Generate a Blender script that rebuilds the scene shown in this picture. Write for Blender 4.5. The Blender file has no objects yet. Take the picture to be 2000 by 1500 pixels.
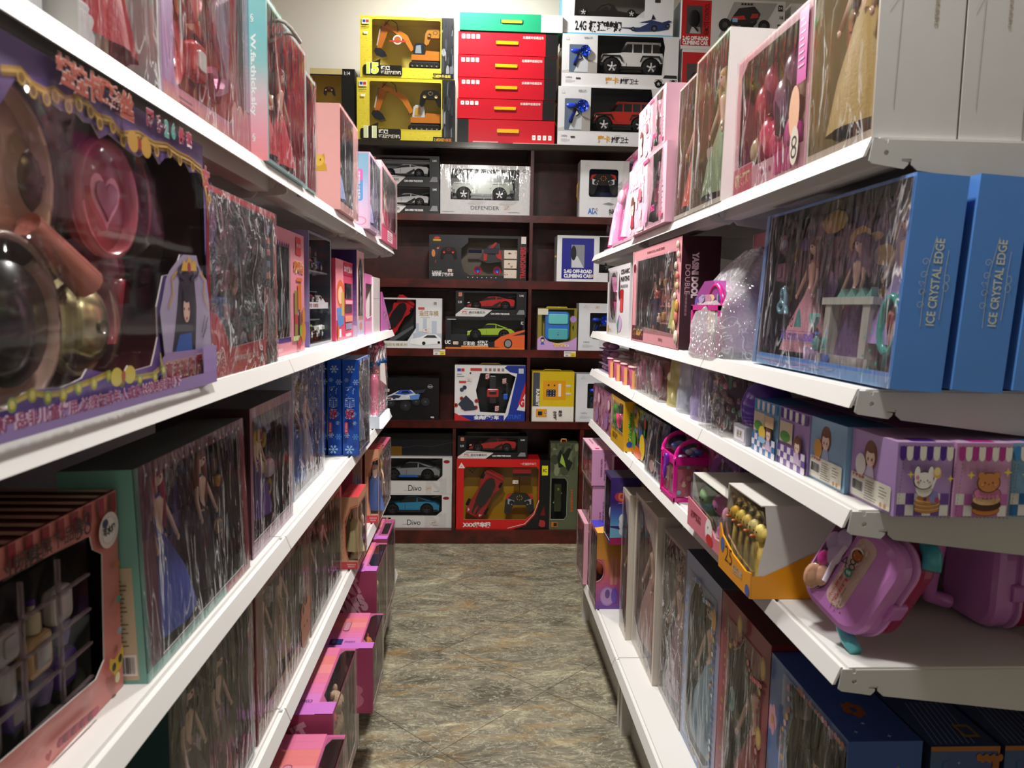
import bpy, math, random
from math import pi, sin, cos, radians, sqrt
from mathutils import Vector, Matrix, noise
from mathutils.geometry import tessellate_polygon
S = bpy.context.scene
COL = S.collection
# ---------------------------------------------------------------- camera
H0, FPX = 1.4, 1460.6
YA, PI_, RO = radians(2.79), radians(5.93), radians(0.958)
fw = Vector((sin(YA)*cos(PI_), cos(YA)*cos(PI_), -sin(PI_)))
r0 = Vector((cos(YA), -sin(YA), 0)); u0 = r0.cross(fw)
rt = cos(RO)*r0+sin(RO)*u0; up = -sin(RO)*r0+cos(RO)*u0
CAM = Vector((0, 0, H0))
cd = bpy.data.cameras.new('camera'); cam = bpy.data.objects.new('camera', cd); COL.objects.link(cam)
cd.sensor_width = 36; cd.lens = FPX/2000*36; cd.clip_start = .05
M = Matrix((rt, up, -fw)).transposed().to_4x4(); M.translation = CAM
cam.matrix_world = M
S.camera = cam
cd.dof.use_dof = True; cd.dof.focus_distance = 3.4; cd.dof.aperture_fstop = 10.0
def ray(px, py): return fw + rt*((px-1000)/FPX) + up*((750-py)/FPX)
def Pz(px, py, z): d = ray(px, py); t = (z-H0)/d.z; return d.x*t, d.y*t
def Py(px, py, Y): d = ray(px, py); t = Y/d.y; return d.x*t, H0+d.z*t
def Px(px, py, X): d = ray(px, py); t = X/d.x; return d.y*t, H0+d.z*t
# ---------------------------------------------------------------- light, world, exposure
S.view_settings.view_transform = 'Standard'; S.view_settings.look = 'None'
S.view_settings.gamma = 1; S.view_settings.exposure = 0.12; S.view_settings.use_curve_mapping = False
W = bpy.data.worlds.new('world'); S.world = W; W.use_nodes = True
W.node_tree.nodes['Background'].inputs[0].default_value = (.95, .97, 1, 1)
W.node_tree.nodes['Background'].inputs[1].default_value = .035
def lamp(x, y, z, size, power, col=(1, .975, .94), aim=None, spread=pi):
    l = bpy.data.lights.new('shop_or_fill_lamp', 'AREA'); l.shape = 'DISK'; l.size = size; l.energy = power; l.color = col; l.spread = spread
    o = bpy.data.objects.new('shop_or_fill_lamp', l); COL.objects.link(o); o.location = (x, y, z)
    if aim: o.rotation_euler = (Vector(aim)-Vector((x, y, z))).to_track_quat('-Z', 'Y').to_euler()
    return o
lamp(.0, 2.35, 2.50, .14, 38)
lamp(.05, 0.75, 2.80, .16, 26)
lamp(-.10, 3.98, 3.45, .14, 32)
lamp(1.9, 1.6, 3.2, .4, 7)  # added fill light from beyond the right shelving
lamp(-1.9, 1.6, 3.2, .4, 5)  # weaker counterpart on the left, likewise an added fill
# ---------------------------------------------------------------- materials (colour comes from the object's own printed colour attribute)
def hexc(h):
    h = h.lstrip('#')
    if len(h) == 3: h = ''.join(a*2 for a in h)
    o = []
    for i in (0, 2, 4):
        c = int(h[i:i+2], 16)/255
        o.append(c/12.92 if c <= .04045 else ((c+.055)/1.055)**2.4)
    return (*o, 1)
MATS = {}
def newmat(name, rough=.5, spec=.5, metal=0, coat=0, vary=.06, scale=30, bump=0, bscale=60, trans=0, alpha=1, ior=1.45):
    m = bpy.data.materials.new(name); m.use_nodes = True; n = m.node_tree.nodes; L = m.node_tree.links
    p = n['Principled BSDF']; a = n.new('ShaderNodeAttribute'); a.attribute_name = 'Col'
    tc = n.new('ShaderNodeTexCoord'); nz = n.new('ShaderNodeTexNoise'); nz.inputs['Scale'].default_value = scale; nz.inputs['Detail'].default_value = 4
    L.new(tc.outputs['Object'], nz.inputs['Vector'])
    mr = n.new('ShaderNodeMapRange'); mr.inputs[3].default_value = 1-vary; mr.inputs[4].default_value = 1+vary*.4
    L.new(nz.outputs[0], mr.inputs[0])
    mx = n.new('ShaderNodeMix'); mx.data_type = 'RGBA'; mx.blend_type = 'MULTIPLY'; mx.inputs[0].default_value = 1
    L.new(a.outputs['Color'], mx.inputs[6]); L.new(mr.outputs[0], mx.inputs[7]); L.new(mx.outputs[2], p.inputs['Base Color'])
    p.inputs['Roughness'].default_value = rough; p.inputs['Metallic'].default_value = metal
    p.inputs['Specular IOR Level'].default_value = spec; p.inputs['Coat Weight'].default_value = coat; p.inputs['Coat Roughness'].default_value = .12
    p.inputs['Transmission Weight'].default_value = trans; p.inputs['Alpha'].default_value = alpha; p.inputs['IOR'].default_value = ior
    if bump:
        b = n.new('ShaderNodeBump'); b.inputs['Strength'].default_value = bump; b.inputs['Distance'].default_value = .002
        nz2 = n.new('ShaderNodeTexNoise'); nz2.inputs['Scale'].default_value = bscale; L.new(tc.outputs['Object'], nz2.inputs['Vector'])
        L.new(nz2.outputs[0], b.inputs['Height']); L.new(b.outputs[0], p.inputs['Normal'])
    MATS[name] = m; return m
newmat('card', .38, .4, coat=.25)
newmat('matt', .75, .3)
newmat('plas', .22, .5, coat=.4, vary=.03)
newmat('soft', .55, .3, bump=.3, bscale=200)
newmat('metal', .25, .5, metal=1)
newmat('chrome', .1, .5, metal=1)
newmat('steel', .42, .5, vary=.03, scale=8)
newmat('foil', .3, .5, metal=.6, bump=.6, bscale=90, vary=.3, scale=160)
newmat('fur', .9, .1, bump=1, bscale=260, vary=.35, scale=70)
def filmmat(name, base, crease, haze, sx, sz, bump, rough=.07, gain=.8, col=None, bubbles=False, patch=.52):
    m = bpy.data.materials.new(name); m.use_nodes = True; n = m.node_tree.nodes; L = m.node_tree.links
    n.remove(n['Principled BSDF']); out = n['Material Output']
    def math(op, a, b=None, c=None):
        x = n.new('ShaderNodeMath'); x.operation = op
        for i, q in enumerate((a, b, c)):
            if q is None: continue
            if isinstance(q, (int, float)): x.inputs[i].default_value = q
            else: L.new(q, x.inputs[i])
        return x.outputs[0]
    tc = n.new('ShaderNodeTexCoord')
    def tex(scale, rot, detail, dist):
        mp = n.new('ShaderNodeMapping'); mp.inputs['Scale'].default_value = scale; mp.inputs['Rotation'].default_value = (0, radians(rot), 0); L.new(tc.outputs['Object'], mp.inputs['Vector'])
        nz = n.new('ShaderNodeTexNoise'); nz.inputs['Scale'].default_value = 1; nz.inputs['Detail'].default_value = detail; nz.inputs['Distortion'].default_value = dist; L.new(mp.outputs[0], nz.inputs['Vector']); return nz.outputs[0]
    n1 = tex((sx, sx, sz), 12, 3, 1.2); n2 = tex((sx*.22, sx*.22, sz*.5), -25, 2, .6)
    ridge = math('ABSOLUTE', math('MULTIPLY_ADD', n1, 2, -1))
    r = n.new('ShaderNodeMapRange'); r.inputs[1].default_value = 0; r.inputs[2].default_value = .045; r.inputs[3].default_value = 1; r.inputs[4].default_value = 0; L.new(ridge, r.inputs[0])
    p = n.new('ShaderNodeMapRange'); p.inputs[1].default_value = patch; p.inputs[2].default_value = patch+.14; L.new(n2, p.inputs[0])
    cm = math('MULTIPLY', r.outputs[0], p.outputs[0])
    hgt = n1
    if bubbles:
        v = n.new('ShaderNodeTexVoronoi'); v.inputs['Scale'].default_value = 95; L.new(tc.outputs['Object'], v.inputs['Vector']); hgt = math('MULTIPLY_ADD', v.outputs[0], -3, n1)
    bp = n.new('ShaderNodeBump'); bp.inputs['Strength'].default_value = bump; bp.inputs['Distance'].default_value = .004; L.new(hgt, bp.inputs['Height'])
    gl = n.new('ShaderNodeBsdfGlossy'); gl.inputs['Roughness'].default_value = rough; L.new(bp.outputs[0], gl.inputs['Normal'])
    tr = n.new('ShaderNodeBsdfTransparent'); lw = n.new('ShaderNodeFresnel'); lw.inputs[0].default_value = 1.4; L.new(bp.outputs[0], lw.inputs['Normal'])
    f = math('MINIMUM', math('MULTIPLY_ADD', lw.outputs[0], gain, base), .6)
    mx = n.new('ShaderNodeMixShader'); L.new(f, mx.inputs[0]); L.new(tr.outputs[0], mx.inputs[1]); L.new(gl.outputs[0], mx.inputs[2])
    df = n.new('ShaderNodeBsdfDiffuse'); df.inputs[0].default_value = (.85, .85, .87, 1)
    if col: at = n.new('ShaderNodeAttribute'); at.attribute_name = 'Col'; L.new(at.outputs['Color'], df.inputs[0])
    mx2 = n.new('ShaderNodeMixShader'); L.new(math('MULTIPLY_ADD', cm, crease, haze), mx2.inputs[0]); L.new(mx.outputs[0], mx2.inputs[1]); L.new(df.outputs[0], mx2.inputs[2])
    L.new(mx2.outputs[0], out.inputs[0]); MATS[name] = m
filmmat('film', .02, .62, .02, 34, 6, .8, gain=.85, patch=.44)                     # shrink wrap, creases run up and down in patches
filmmat('wrap', .03, .65, .04, 24, 14, 1.2, patch=.40, gain=1.2)        # very crumpled film or bag
filmmat('clear', .0, .0, .004, 7, 5, .12, gain=.32, rough=.04)    # smooth rigid window
filmmat('bubble', .08, .5, .30, 18, 16, 1.2, gain=1.3, rough=.12, bubbles=True, patch=.4)
filmmat('tintbag', .03, .3, .42, 34, 9, 1.0, gain=1.0, col=True, rough=.15, patch=.4)
# ---------------------------------------------------------------- mesh builder
def rotm(ax, deg): return Matrix.Rotation(radians(deg), 4, ax)
def tr(x, y, z): return Matrix.Translation((x, y, z))
class MB:
    def __init__(s): s.v = []; s.f = []; s.c = []; s.m = []; s.s = []; s.T = Matrix.Identity(4)
    def add(s, vs, fs, col='#fff', mat='card', smooth=False):
        o = len(s.v); T = s.T
        s.v += [T @ Vector(p) for p in vs]
        c = hexc(col) if isinstance(col, str) else col
        for q in fs: s.f.append([i+o for i in q]); s.c.append(c); s.m.append(mat); s.s.append(smooth)
    def box(s, x0, y0, z0, x1, y1, z1, col='#fff', mat='card'):
        vs = [(x0, y0, z0), (x1, y0, z0), (x1, y1, z0), (x0, y1, z0), (x0, y0, z1), (x1, y0, z1), (x1, y1, z1), (x0, y1, z1)]
        s.add(vs, [(0, 3, 2, 1), (4, 5, 6, 7), (0, 1, 5, 4), (1, 2, 6, 5), (2, 3, 7, 6), (3, 0, 4, 7)], col, mat)
    def rbox(s, cx, cy, cz, sx, sy, sz, r, col, mat='plas', n=5, axis='y'):
        # rounded rectangle in the plane across axis, extruded along it with a softened rim
        a, b, t = {'y': (sx, sz, sy), 'z': (sx, sy, sz), 'x': (sy, sz, sx)}[axis]
        r = min(r, a/2*.999, b/2*.999); e = min(r*.4, t*.3)
        def ring(g, q):
            out = []
            for k, (qx, qy) in enumerate(((1, 1), (-1, 1), (-1, -1), (1, -1))):
                for i in range(n+1):
                    th = pi/2*(k+i/n); rr = max(r-g, .0001)
                    u = qx*(a/2-r)+rr*cos(th); w = qy*(b/2-r)+rr*sin(th)
                    out.append({'y': (cx+u, cy+q, cz+w), 'z': (cx+u, cy+w, cz+q), 'x': (cx+q, cy+u, cz+w)}[axis])
            return out
        rs = [ring(e, -t/2), ring(e*.3, -t/2+e*.3), ring(0, -t/2+e), ring(0, t/2-e), ring(e*.3, t/2-e*.3), ring(e, t/2)]
        N = len(rs[0]); vs = sum(rs, []); fs = [tuple(range(N)), tuple(range(5*N, 6*N))]
        for k in range(5):
            for i in range(N): j = (i+1) % N; fs.append((k*N+i, k*N+j, (k+1)*N+j, (k+1)*N+i))
        s.add(vs, fs, col, mat, False)
    def ell(s, cx, cy, cz, rx, ry, rz, col, mat='plas', n=12, h=8, rot=None):
        vs = []; R = rot or Matrix.Identity(4)
        for j in range(h+1):
            ph = pi*j/h
            for i in range(n):
                th = 2*pi*i/n; p = R @ Vector((rx*sin(ph)*cos(th), ry*sin(ph)*sin(th), rz*cos(ph))); vs.append((cx+p.x, cy+p.y, cz+p.z))
        fs = []
        for j in range(h):
            for i in range(n): k = (i+1) % n; fs.append((j*n+i, (j+1)*n+i, (j+1)*n+k, j*n+k))
        s.add(vs, fs, col, mat, True)
    def lathe(s, cx, cy, z0, prof, col, mat='plas', n=16, sx=1, sy=1, axis='z', smooth=True):
        vs = []
        for r, z in prof:
            for i in range(n):
                th = 2*pi*i/n; a, b = r*cos(th)*sx, r*sin(th)*sy
                vs.append({'z': (cx+a, cy+b, z0+z), 'y': (cx+a, cy+z, z0+b), 'x': (cx+z, cy+a, z0+b)}[axis])
        fs = []
        for j in range(len(prof)-1):
            for i in range(n): k = (i+1) % n; fs.append((j*n+i, j*n+k, (j+1)*n+k, (j+1)*n+i))
        fs.append(tuple(range(n))); fs.append(tuple(range((len(prof)-1)*n, len(prof)*n)))
        s.add(vs, fs, col, mat, smooth)
    def tube(s, pts, r, col, mat='plas', n=8, close=False):
        pts = [Vector(p) for p in pts]; R = r if isinstance(r, (list, tuple)) else [r]*len(pts)
        vs = []; fs = []; prev = None
        N = len(pts)
        for i, p in enumerate(pts):
            d = (pts[(i+1) % N] - pts[i-1]) if close else (pts[min(i+1, N-1)] - pts[max(i-1, 0)])
            if d.length < 1e-9: d = Vector((0, 0, 1))
            d.normalize()
            if prev is None: a = d.orthogonal().normalized()
            else: a = (prev - d*prev.dot(d)).normalized()
            prev = a; b = d.cross(a)
            for k in range(n): th = 2*pi*k/n; vs.append(p + (a*cos(th)+b*sin(th))*R[i])
        for i in range(N if close else N-1):
            j = (i+1) % N
            for k in range(n): l = (k+1) % n; fs.append((i*n+k, i*n+l, j*n+l, j*n+k))
        if not close: fs.append(tuple(range(n))); fs.append(tuple(range((N-1)*n, N*n)))
        s.add(vs, fs, col, mat, True)
    def ext(s, pts, a0, a1, col, mat='card', axis='y', holes=(), smooth=False, taper=None):
        # polygon (with holes) in the plane across axis, extruded from a0 to a1
        loops = [list(pts)]+[list(h) for h in holes]
        def P(p, a): return {'y': (p[0], a, p[1]), 'x': (a, p[0], p[1]), 'z': (p[0], p[1], a)}[axis]
        flat = [p for l in loops for p in l]; n = len(flat)
        tri = tessellate_polygon([[Vector((p[0], p[1], 0)) for p in l] for l in loops])
        tt = taper or 1; cx = sum(p[0] for p in pts)/len(pts)
        s.add([P(p, a0) for p in flat]+[P(p, a1) for p in flat], [tuple(t) for t in tri]+[tuple(i+n for i in t) for t in tri], col, mat)
        o = 0
        for l in loops:
            k = len(l); s.add([P(p, a0) for p in l]+[P(p, a1) for p in l], [(i, (i+1) % k, (i+1) % k+k, i+k) for i in range(k)], col, mat, smooth)
    def build(s, name, parent=None, **pr):
        me = bpy.data.meshes.new(name)
        me.from_pydata(s.v, [], s.f)
        ks = []
        for m in s.m:
            if m not in ks: ks.append(m)
        for k in ks: me.materials.append(MATS[k])
        ix = {k: i for i, k in enumerate(ks)}
        me.polygons.foreach_set('material_index', [ix[m] for m in s.m]); me.polygons.foreach_set('use_smooth', s.s)
        at = me.attributes.new('Col', 'FLOAT_COLOR', 'FACE'); at.data.foreach_set('color', [x for c in s.c for x in c])
        me.update()
        o = bpy.data.objects.new(name, me); COL.objects.link(o)
        if parent: o.parent = parent
        for k, v in pr.items(): o[k] = v
        return o
# ---------------------------------------------------------------- text as real lettering
_tx = {}
def glyphs(t, bold=0):
    k = (t, bold)
    if k not in _tx:
        cu = bpy.data.curves.new('t', 'FONT'); cu.body = t; cu.offset = bold; cu.resolution_u = 3
        o = bpy.data.objects.new('t', cu); COL.objects.link(o)
        me = bpy.data.meshes.new_from_object(o.evaluated_get(bpy.context.evaluated_depsgraph_get()))
        vs = [(v.co.x, v.co.y) for v in me.vertices]; fs = [tuple(p.vertices) for p in me.polygons]
        bpy.data.objects.remove(o); bpy.data.curves.remove(cu); bpy.data.meshes.remove(me)
        x0 = min(v[0] for v in vs); x1 = max(v[0] for v in vs); y0 = min(v[1] for v in vs); y1 = max(v[1] for v in vs)
        _tx[k] = ([((a-x0)/(x1-x0)-.5, (b-y0)/(y1-y0)-.5) for a, b in vs], fs, (x1-x0)/(y1-y0))
    return _tx[k]
class FC:
    """printing on one flat face of an object; x, y run 0..1 over the face"""
    def __init__(s, mb, O, U, V, w, h): s.mb = mb; s.O = Vector(O); s.U = Vector(U); s.V = Vector(V); s.N = s.U.cross(s.V); s.w = w; s.h = h; s.k = .0003
    def put(s, pts, fs, col, mat):
        s.k += .00012
        s.mb.add([s.O+s.U*(a*s.w)+s.V*(b*s.h)+s.N*s.k for a, b in pts], fs, col, mat); return s
    def poly(s, pts, col, mat='card'):
        tri = tessellate_polygon([[Vector((p[0], p[1], 0)) for p in pts]]); return s.put(pts, [tuple(t) for t in tri], col, mat)
    def rect(s, x0, y0, x1, y1, col, mat='card', r=0):
        if not r: return s.put([(x0, y0), (x1, y0), (x1, y1), (x0, y1)], [(0, 1, 2, 3)], col, mat)
        return s.put(rr(x0, y0, x1, y1, r/s.w, r/s.h), [tuple(range(24))], col, mat)
    def ell(s, x, y, rx, ry, col, mat='card', n=20, a0=0, a1=360):
        p = [(x+rx*cos(radians(a0+(a1-a0)*i/n)), y+ry*sin(radians(a0+(a1-a0)*i/n))) for i in range(n+(a1-a0 < 360))]; return s.put(p, [tuple(range(len(p)))], col, mat)
    def circ(s, x, y, r, col, mat='card', **k): return s.ell(x, y, r/s.w, r/s.h, col, mat, **k)
    def line(s, pts, t, col, mat='card'):
        P = [Vector((a*s.w, b*s.h)) for a, b in pts]; vs = []
        for i, p in enumerate(P):
            d = P[min(i+1, len(P)-1)]-P[max(i-1, 0)]; d = d.normalized() if d.length else Vector((1, 0)); n = Vector((-d.y, d.x))*t/2
            vs += [((p+n).x/s.w, (p+n).y/s.h), ((p-n).x/s.w, (p-n).y/s.h)]
        return s.put(vs, [(2*i, 2*i+1, 2*i+3, 2*i+2) for i in range(len(P)-1)], col, mat)
    def text(s, t, x, y, h, col, w=None, rot=0, bold=.012, mat='card', out=None):
        vs, fs, asp = glyphs(t, bold); H = h*s.h; Wd = (w*s.w) if w else H*asp
        if w and rot in (90, -90): Wd = w*s.h; H = h*s.w
        c, n = cos(radians(rot)), sin(radians(rot))
        if out:
            vo, fo, _ = glyphs(t, bold+.045)
            s.put([(x+(a*Wd*1.03*c-b*H*1.06*n)/s.w, y+(a*Wd*1.03*n+b*H*1.06*c)/s.h) for a, b in vo], fo, out, mat)
        return s.put([(x+(a*Wd*c-b*H*n)/s.w, y+(a*Wd*n+b*H*c)/s.h) for a, b in vs], fs, col, mat)
    def star(s, x, y, r, col, n=5, q=.45, a=90, mat='card'):
        return s.poly([(x+(r if i % 2 == 0 else r*q)*cos(radians(a+180/n*i))/s.w, y+(r if i % 2 == 0 else r*q)*sin(radians(a+180/n*i))/s.h) for i in range(2*n)], col, mat)
    def snow(s, x, y, r, col):
        for i in range(6):
            a = pi/3*i; dx, dy = cos(a)/s.w, sin(a)/s.h; s.line([(x, y), (x+r*dx, y+r*dy)], r*.13, col)
            for q in (.5, .75):
                for e in (-1, 1):
                    b = a+e*.9; s.line([(x+r*q*dx, y+r*q*dy), (x+r*q*dx+r*.3*cos(b)/s.w, y+r*q*dy+r*.3*sin(b)/s.h)], r*.1, col)
    def bars(s, x0, y0, x1, y1, seed=1):
        s.rect(x0, y0, x1, y1, '#f2f0ec'); g = random.Random(seed); x = x0+.06*(x1-x0)
        while x < x1-.08*(x1-x0):
            t = (x1-x0)*g.choice((.015, .03, .045)); s.rect(x, y0+.12*(y1-y0), x+t, y1-.1*(y1-y0), '#26221f'); x += t+(x1-x0)*g.choice((.02, .035))
    def lines(s, x0, y0, x1, y1, n, col, seed=1, t=.3):
        g = random.Random(seed)
        for i in range(n):
            y = y1-(i+.5)*(y1-y0)/n; s.rect(x0, y-(y1-y0)/n*t/2, x0+(x1-x0)*g.uniform(.55, 1), y+(y1-y0)/n*t/2, col)
    def awning(s, x0, y0, x1, y1, n, ca, cb, line='#4a2a48'):
        wd = (x1-x0)/n
        for i in range(n):
            c = ca if i % 2 == 0 else cb; a = x0+i*wd; m = y0+(y1-y0)*.4
            s.rect(a, m, a+wd, y1, c); s.ell(a+wd/2, m, wd/2, m-y0, c, n=10, a0=180, a1=360)
    def check(s, x0, y0, x1, y1, nx, ny, ca, cb):
        for i in range(nx):
            for j in range(ny): s.rect(x0+(x1-x0)*i/nx, y0+(y1-y0)*j/ny, x0+(x1-x0)*(i+1)/nx, y0+(y1-y0)*(j+1)/ny, ca if (i+j) % 2 else cb)
    def grad(s, x0, y0, x1, y1, cols, n=16):
        cs = [hexc(c) for c in cols]
        for i in range(n):
            t = (i+.5)/n*(len(cs)-1); k = min(int(t), len(cs)-2); t -= k
            c = tuple(cs[k][j]*(1-t)+cs[k+1][j]*t for j in range(4)); s.rect(x0, y0+(y1-y0)*i/n, x1, y0+(y1-y0)*(i+1)/n, c); s.k -= .00012
        s.k += .00012
    def sticker(s, t, x, y, w=.028, h=.017, rot=-4):
        w *= 1.15; h *= 1.15; W_, H_ = w/s.w, h/s.h
        s.rect(x-W_/2, y-H_/2, x+W_/2, y+H_/2, '#c87850', r=.003); s.rect(x-W_*.46, y-H_*.43, x+W_*.46, y+H_*.43, '#f7ece4', r=.0025)
        s.text(t, x, y, .62*H_, '#2c2220', bold=.01, rot=rot)
def rr(x0, y0, x1, y1, rx, ry=None, n=5):
    ry = ry or rx; o = []
    for k, (cx, cy) in enumerate(((x1-rx, y1-ry), (x0+rx, y1-ry), (x0+rx, y0+ry), (x1-rx, y0+ry))):
        for i in range(n+1): th = pi/2*(k+i/n); o.append((cx+rx*cos(th), cy+ry*sin(th)))
    return o
def wavy(x0, y0, x1, y1, n=7, a=.025, seed=0, r=.06):
    """a fancy scalloped window outline"""
    g = random.Random(seed); o = []; base = rr(x0, y0, x1, y1, r)
    L = len(base)
    for i in range(L):
        p, q = Vector(base[i]), Vector(base[(i+1) % L]); d = q-p; k = max(1, int(d.length/.03))
        for j in range(k):
            c = p+d*(j/k); nn = Vector((-d.y, d.x)).normalized() if d.length > 1e-6 else Vector((0, 0))
            o.append(tuple(c+nn*a*abs(sin((i*3.1+j)*pi/2.7+seed))))
    return o
# ---------------------------------------------------------------- cartons
def carton(mb, w, d, h, col, win=None, inner='#3a2a30', bd=None, **cols):
    """box with printed faces; local x = width seen from the front, y = depth (front at 0), z = height"""
    C = {'F': FC(mb, (0, 0, 0), (1, 0, 0), (0, 0, 1), w, h), 'B': FC(mb, (w, d, 0), (-1, 0, 0), (0, 0, 1), w, h), 'L': FC(mb, (0, d, 0), (0, -1, 0), (0, 0, 1), d, h),
         'R': FC(mb, (w, 0, 0), (0, 1, 0), (0, 0, 1), d, h), 'T': FC(mb, (0, 0, h), (1, 0, 0), (0, 1, 0), w, d), 'D': FC(mb, (0, d, 0), (1, 0, 0), (0, -1, 0), w, d)}
    win = win or {}
    for k, c in C.items():
        cc = cols.get(k, col)
        def P(a, b, n=0): return c.O+c.U*(a*c.w)+c.V*(b*c.h)-c.N*n
        if k in win:
            outer = [(0, 0), (1, 0), (1, 1), (0, 1)]; hole = win[k]
            tri = tessellate_polygon([[Vector((p[0]*c.w, p[1]*c.h, 0)) for p in outer], [Vector((p[0]*c.w, p[1]*c.h, 0)) for p in hole]])
            pts = outer+list(hole)
            mb.add([P(*p) for p in pts], [tuple(t) for t in tri], cc, 'card')
            n = len(hole); mb.add([P(*p) for p in hole]+[P(*p, .0015) for p in hole], [(i, (i+1) % n, (i+1) % n+n, i+n) for i in range(n)], '#e9e2dc', 'card')
        else: mb.add([P(0, 0), P(1, 0), P(1, 1), P(0, 1)], [(0, 1, 2, 3)], cc, 'card')
    if win:
        e = .002
        X0, X1, Z0, Z1, Y1 = e, w-e, e, h-e, (bd or d)-e; Y0 = e
        fs = []
        vs = [(X0, Y0, Z0), (X1, Y0, Z0), (X1, Y1, Z0), (X0, Y1, Z0), (X0, Y0, Z1), (X1, Y0, Z1), (X1, Y1, Z1), (X0, Y1, Z1)]
        if 'D' not in win: fs.append((0, 1, 2, 3))
        if 'T' not in win: fs.append((4, 5, 6, 7))
        if 'R' not in win: fs.append((1, 2, 6, 5))
        if 'L' not in win: fs.append((3, 0, 4, 7))
        fs.append((2, 3, 7, 6))
        mb.add(vs, fs, inner, 'card')
    return C
def film(parent, w, h, x0=0, z0=0, y=-.0025, mat='film', amp=.0018, seed=0, n=14, name='window_film', sc=1.0):
    """thin plastic sheet in front of a window or over a whole front, slightly buckled"""
    mb = MB(); vs = []; g = Vector((seed*3.7, seed*1.3, 0))
    nx = n; nz = max(4, int(n*h/w)) if w else n; nz = min(nz, 26)
    for j in range(nz+1):
        for i in range(nx+1):
            a, b = i/nx, j/nz; e = min(a, 1-a, b, 1-b); q = min(1, e*6)
            vs.append((x0+a*w, y-amp*q*(.6+noise.noise(Vector((a*w*34*sc, b*h*11*sc, 0))+g)*1.2), z0+b*h))
    fs = [(j*(nx+1)+i, j*(nx+1)+i+1, (j+1)*(nx+1)+i+1, (j+1)*(nx+1)+i) for j in range(nz) for i in range(nx)]
    mb.add(vs, fs, '#fff', mat, True); return mb.build(name, parent)
def filmbox(parent, w, d, h, mat='clear', name='clear_cover', e=.002, z0=0, seed=0):
    """clear plastic cover round a whole box (front, sides and top)"""
    mb = MB(); vs = []
    def sheet(O, U, V, a, b, nx, nz):
        o = []; N = U.cross(V)
        for j in range(nz+1):
            for i in range(nx+1):
                s_, t_ = i/nx, j/nz; q = min(1, min(s_, 1-s_, t_, 1-t_)*6)
                P = O+U*(a*s_)+V*(b*t_); o.append(P+N*q*.0014*(.3+noise.noise(P*30+Vector((seed, 0, 0)))))
        mb.add(o, [(j*(nx+1)+i, j*(nx+1)+i+1, (j+1)*(nx+1)+i+1, (j+1)*(nx+1)+i) for j in range(nz) for i in range(nx)], '#fff', mat, True)
    X, Y, Z = Vector((1, 0, 0)), Vector((0, 1, 0)), Vector((0, 0, 1))
    sheet(Vector((-e, -e, z0)), X, Z, w+2*e, h+e, 12, 14); sheet(Vector((-e, d+e, z0)), -Y, Z, d+2*e, h+e, 6, 14)
    sheet(Vector((w+e, -e, z0)), Y, Z, d+2*e, h+e, 6, 14); sheet(Vector((-e, -e, h+e+z0)), X, Y, w+2*e, d+2*e, 12, 6)
    return mb.build(name, parent)
def thing(name, label, cat, loc=(0, 0, 0), rz=0, group=None, rx=0, ry=0):
    o = bpy.data.objects.new(name, None); COL.objects.link(o); o.empty_display_size = .05
    o.rotation_mode = 'XYZ'; o.location = loc; o.rotation_euler = (radians(rx), radians(ry), radians(rz))
    o['label'] = label; o['category'] = cat
    if group: o['group'] = group
    return o
def tag(o, label, cat, group=None):
    o['label'] = label; o['category'] = cat
    if group: o['group'] = group
    return o
def copy_tree(o, parent=None):
    c = o.copy(); COL.objects.link(c); c.parent = parent
    for ch in list(o.children): copy_tree(ch, c)
    return c
# ================================================================ setting
D = 4.306
def st(o): o['kind'] = 'structure'; return o
def nodemat(name):
    m = bpy.data.materials.new(name); m.use_nodes = True; MATS[name] = m
    n = m.node_tree.nodes; return m, n, m.node_tree.links, n['Principled BSDF'], n.new('ShaderNodeTexCoord')
def nn(n, t, **k):
    x = n.new(t)
    for a, b in k.items():
        if a in x.inputs: x.inputs[a].default_value = b
        else: setattr(x, a, b)
    return x
# floor: printed slate tiles laid on the diagonal
m, n, L, p, tc = nodemat('slate_floor')
mp = nn(n, 'ShaderNodeMapping'); mp.inputs['Rotation'].default_value = (0, 0, radians(-45)); mp.inputs['Location'].default_value = (.035, -.105, 0)
L.new(tc.outputs['Object'], mp.inputs[0])
nz = nn(n, 'ShaderNodeTexNoise', Scale=3.2, Detail=12, Roughness=.68, Distortion=1.1); 
ms = nn(n, 'ShaderNodeMapping'); ms.inputs['Scale'].default_value = (1, 2.1, 1); ms.inputs['Rotation'].default_value = (0, 0, radians(18)); L.new(tc.outputs['Object'], ms.inputs[0]); L.new(ms.outputs[0], nz.inputs[0])
cr = nn(n, 'ShaderNodeValToRGB'); e = cr.color_ramp.elements
e[0].position = .33; e[0].color = hexc('#4c4738'); e[1].position = .70; e[1].color = hexc('#d0caa8')
for ps, c in ((.42, '#6f6a5a'), (.5, '#847e6b'), (.58, '#918b74')): q = e.new(ps); q.color = hexc(c)
L.new(nz.outputs[0], cr.inputs[0])
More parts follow.
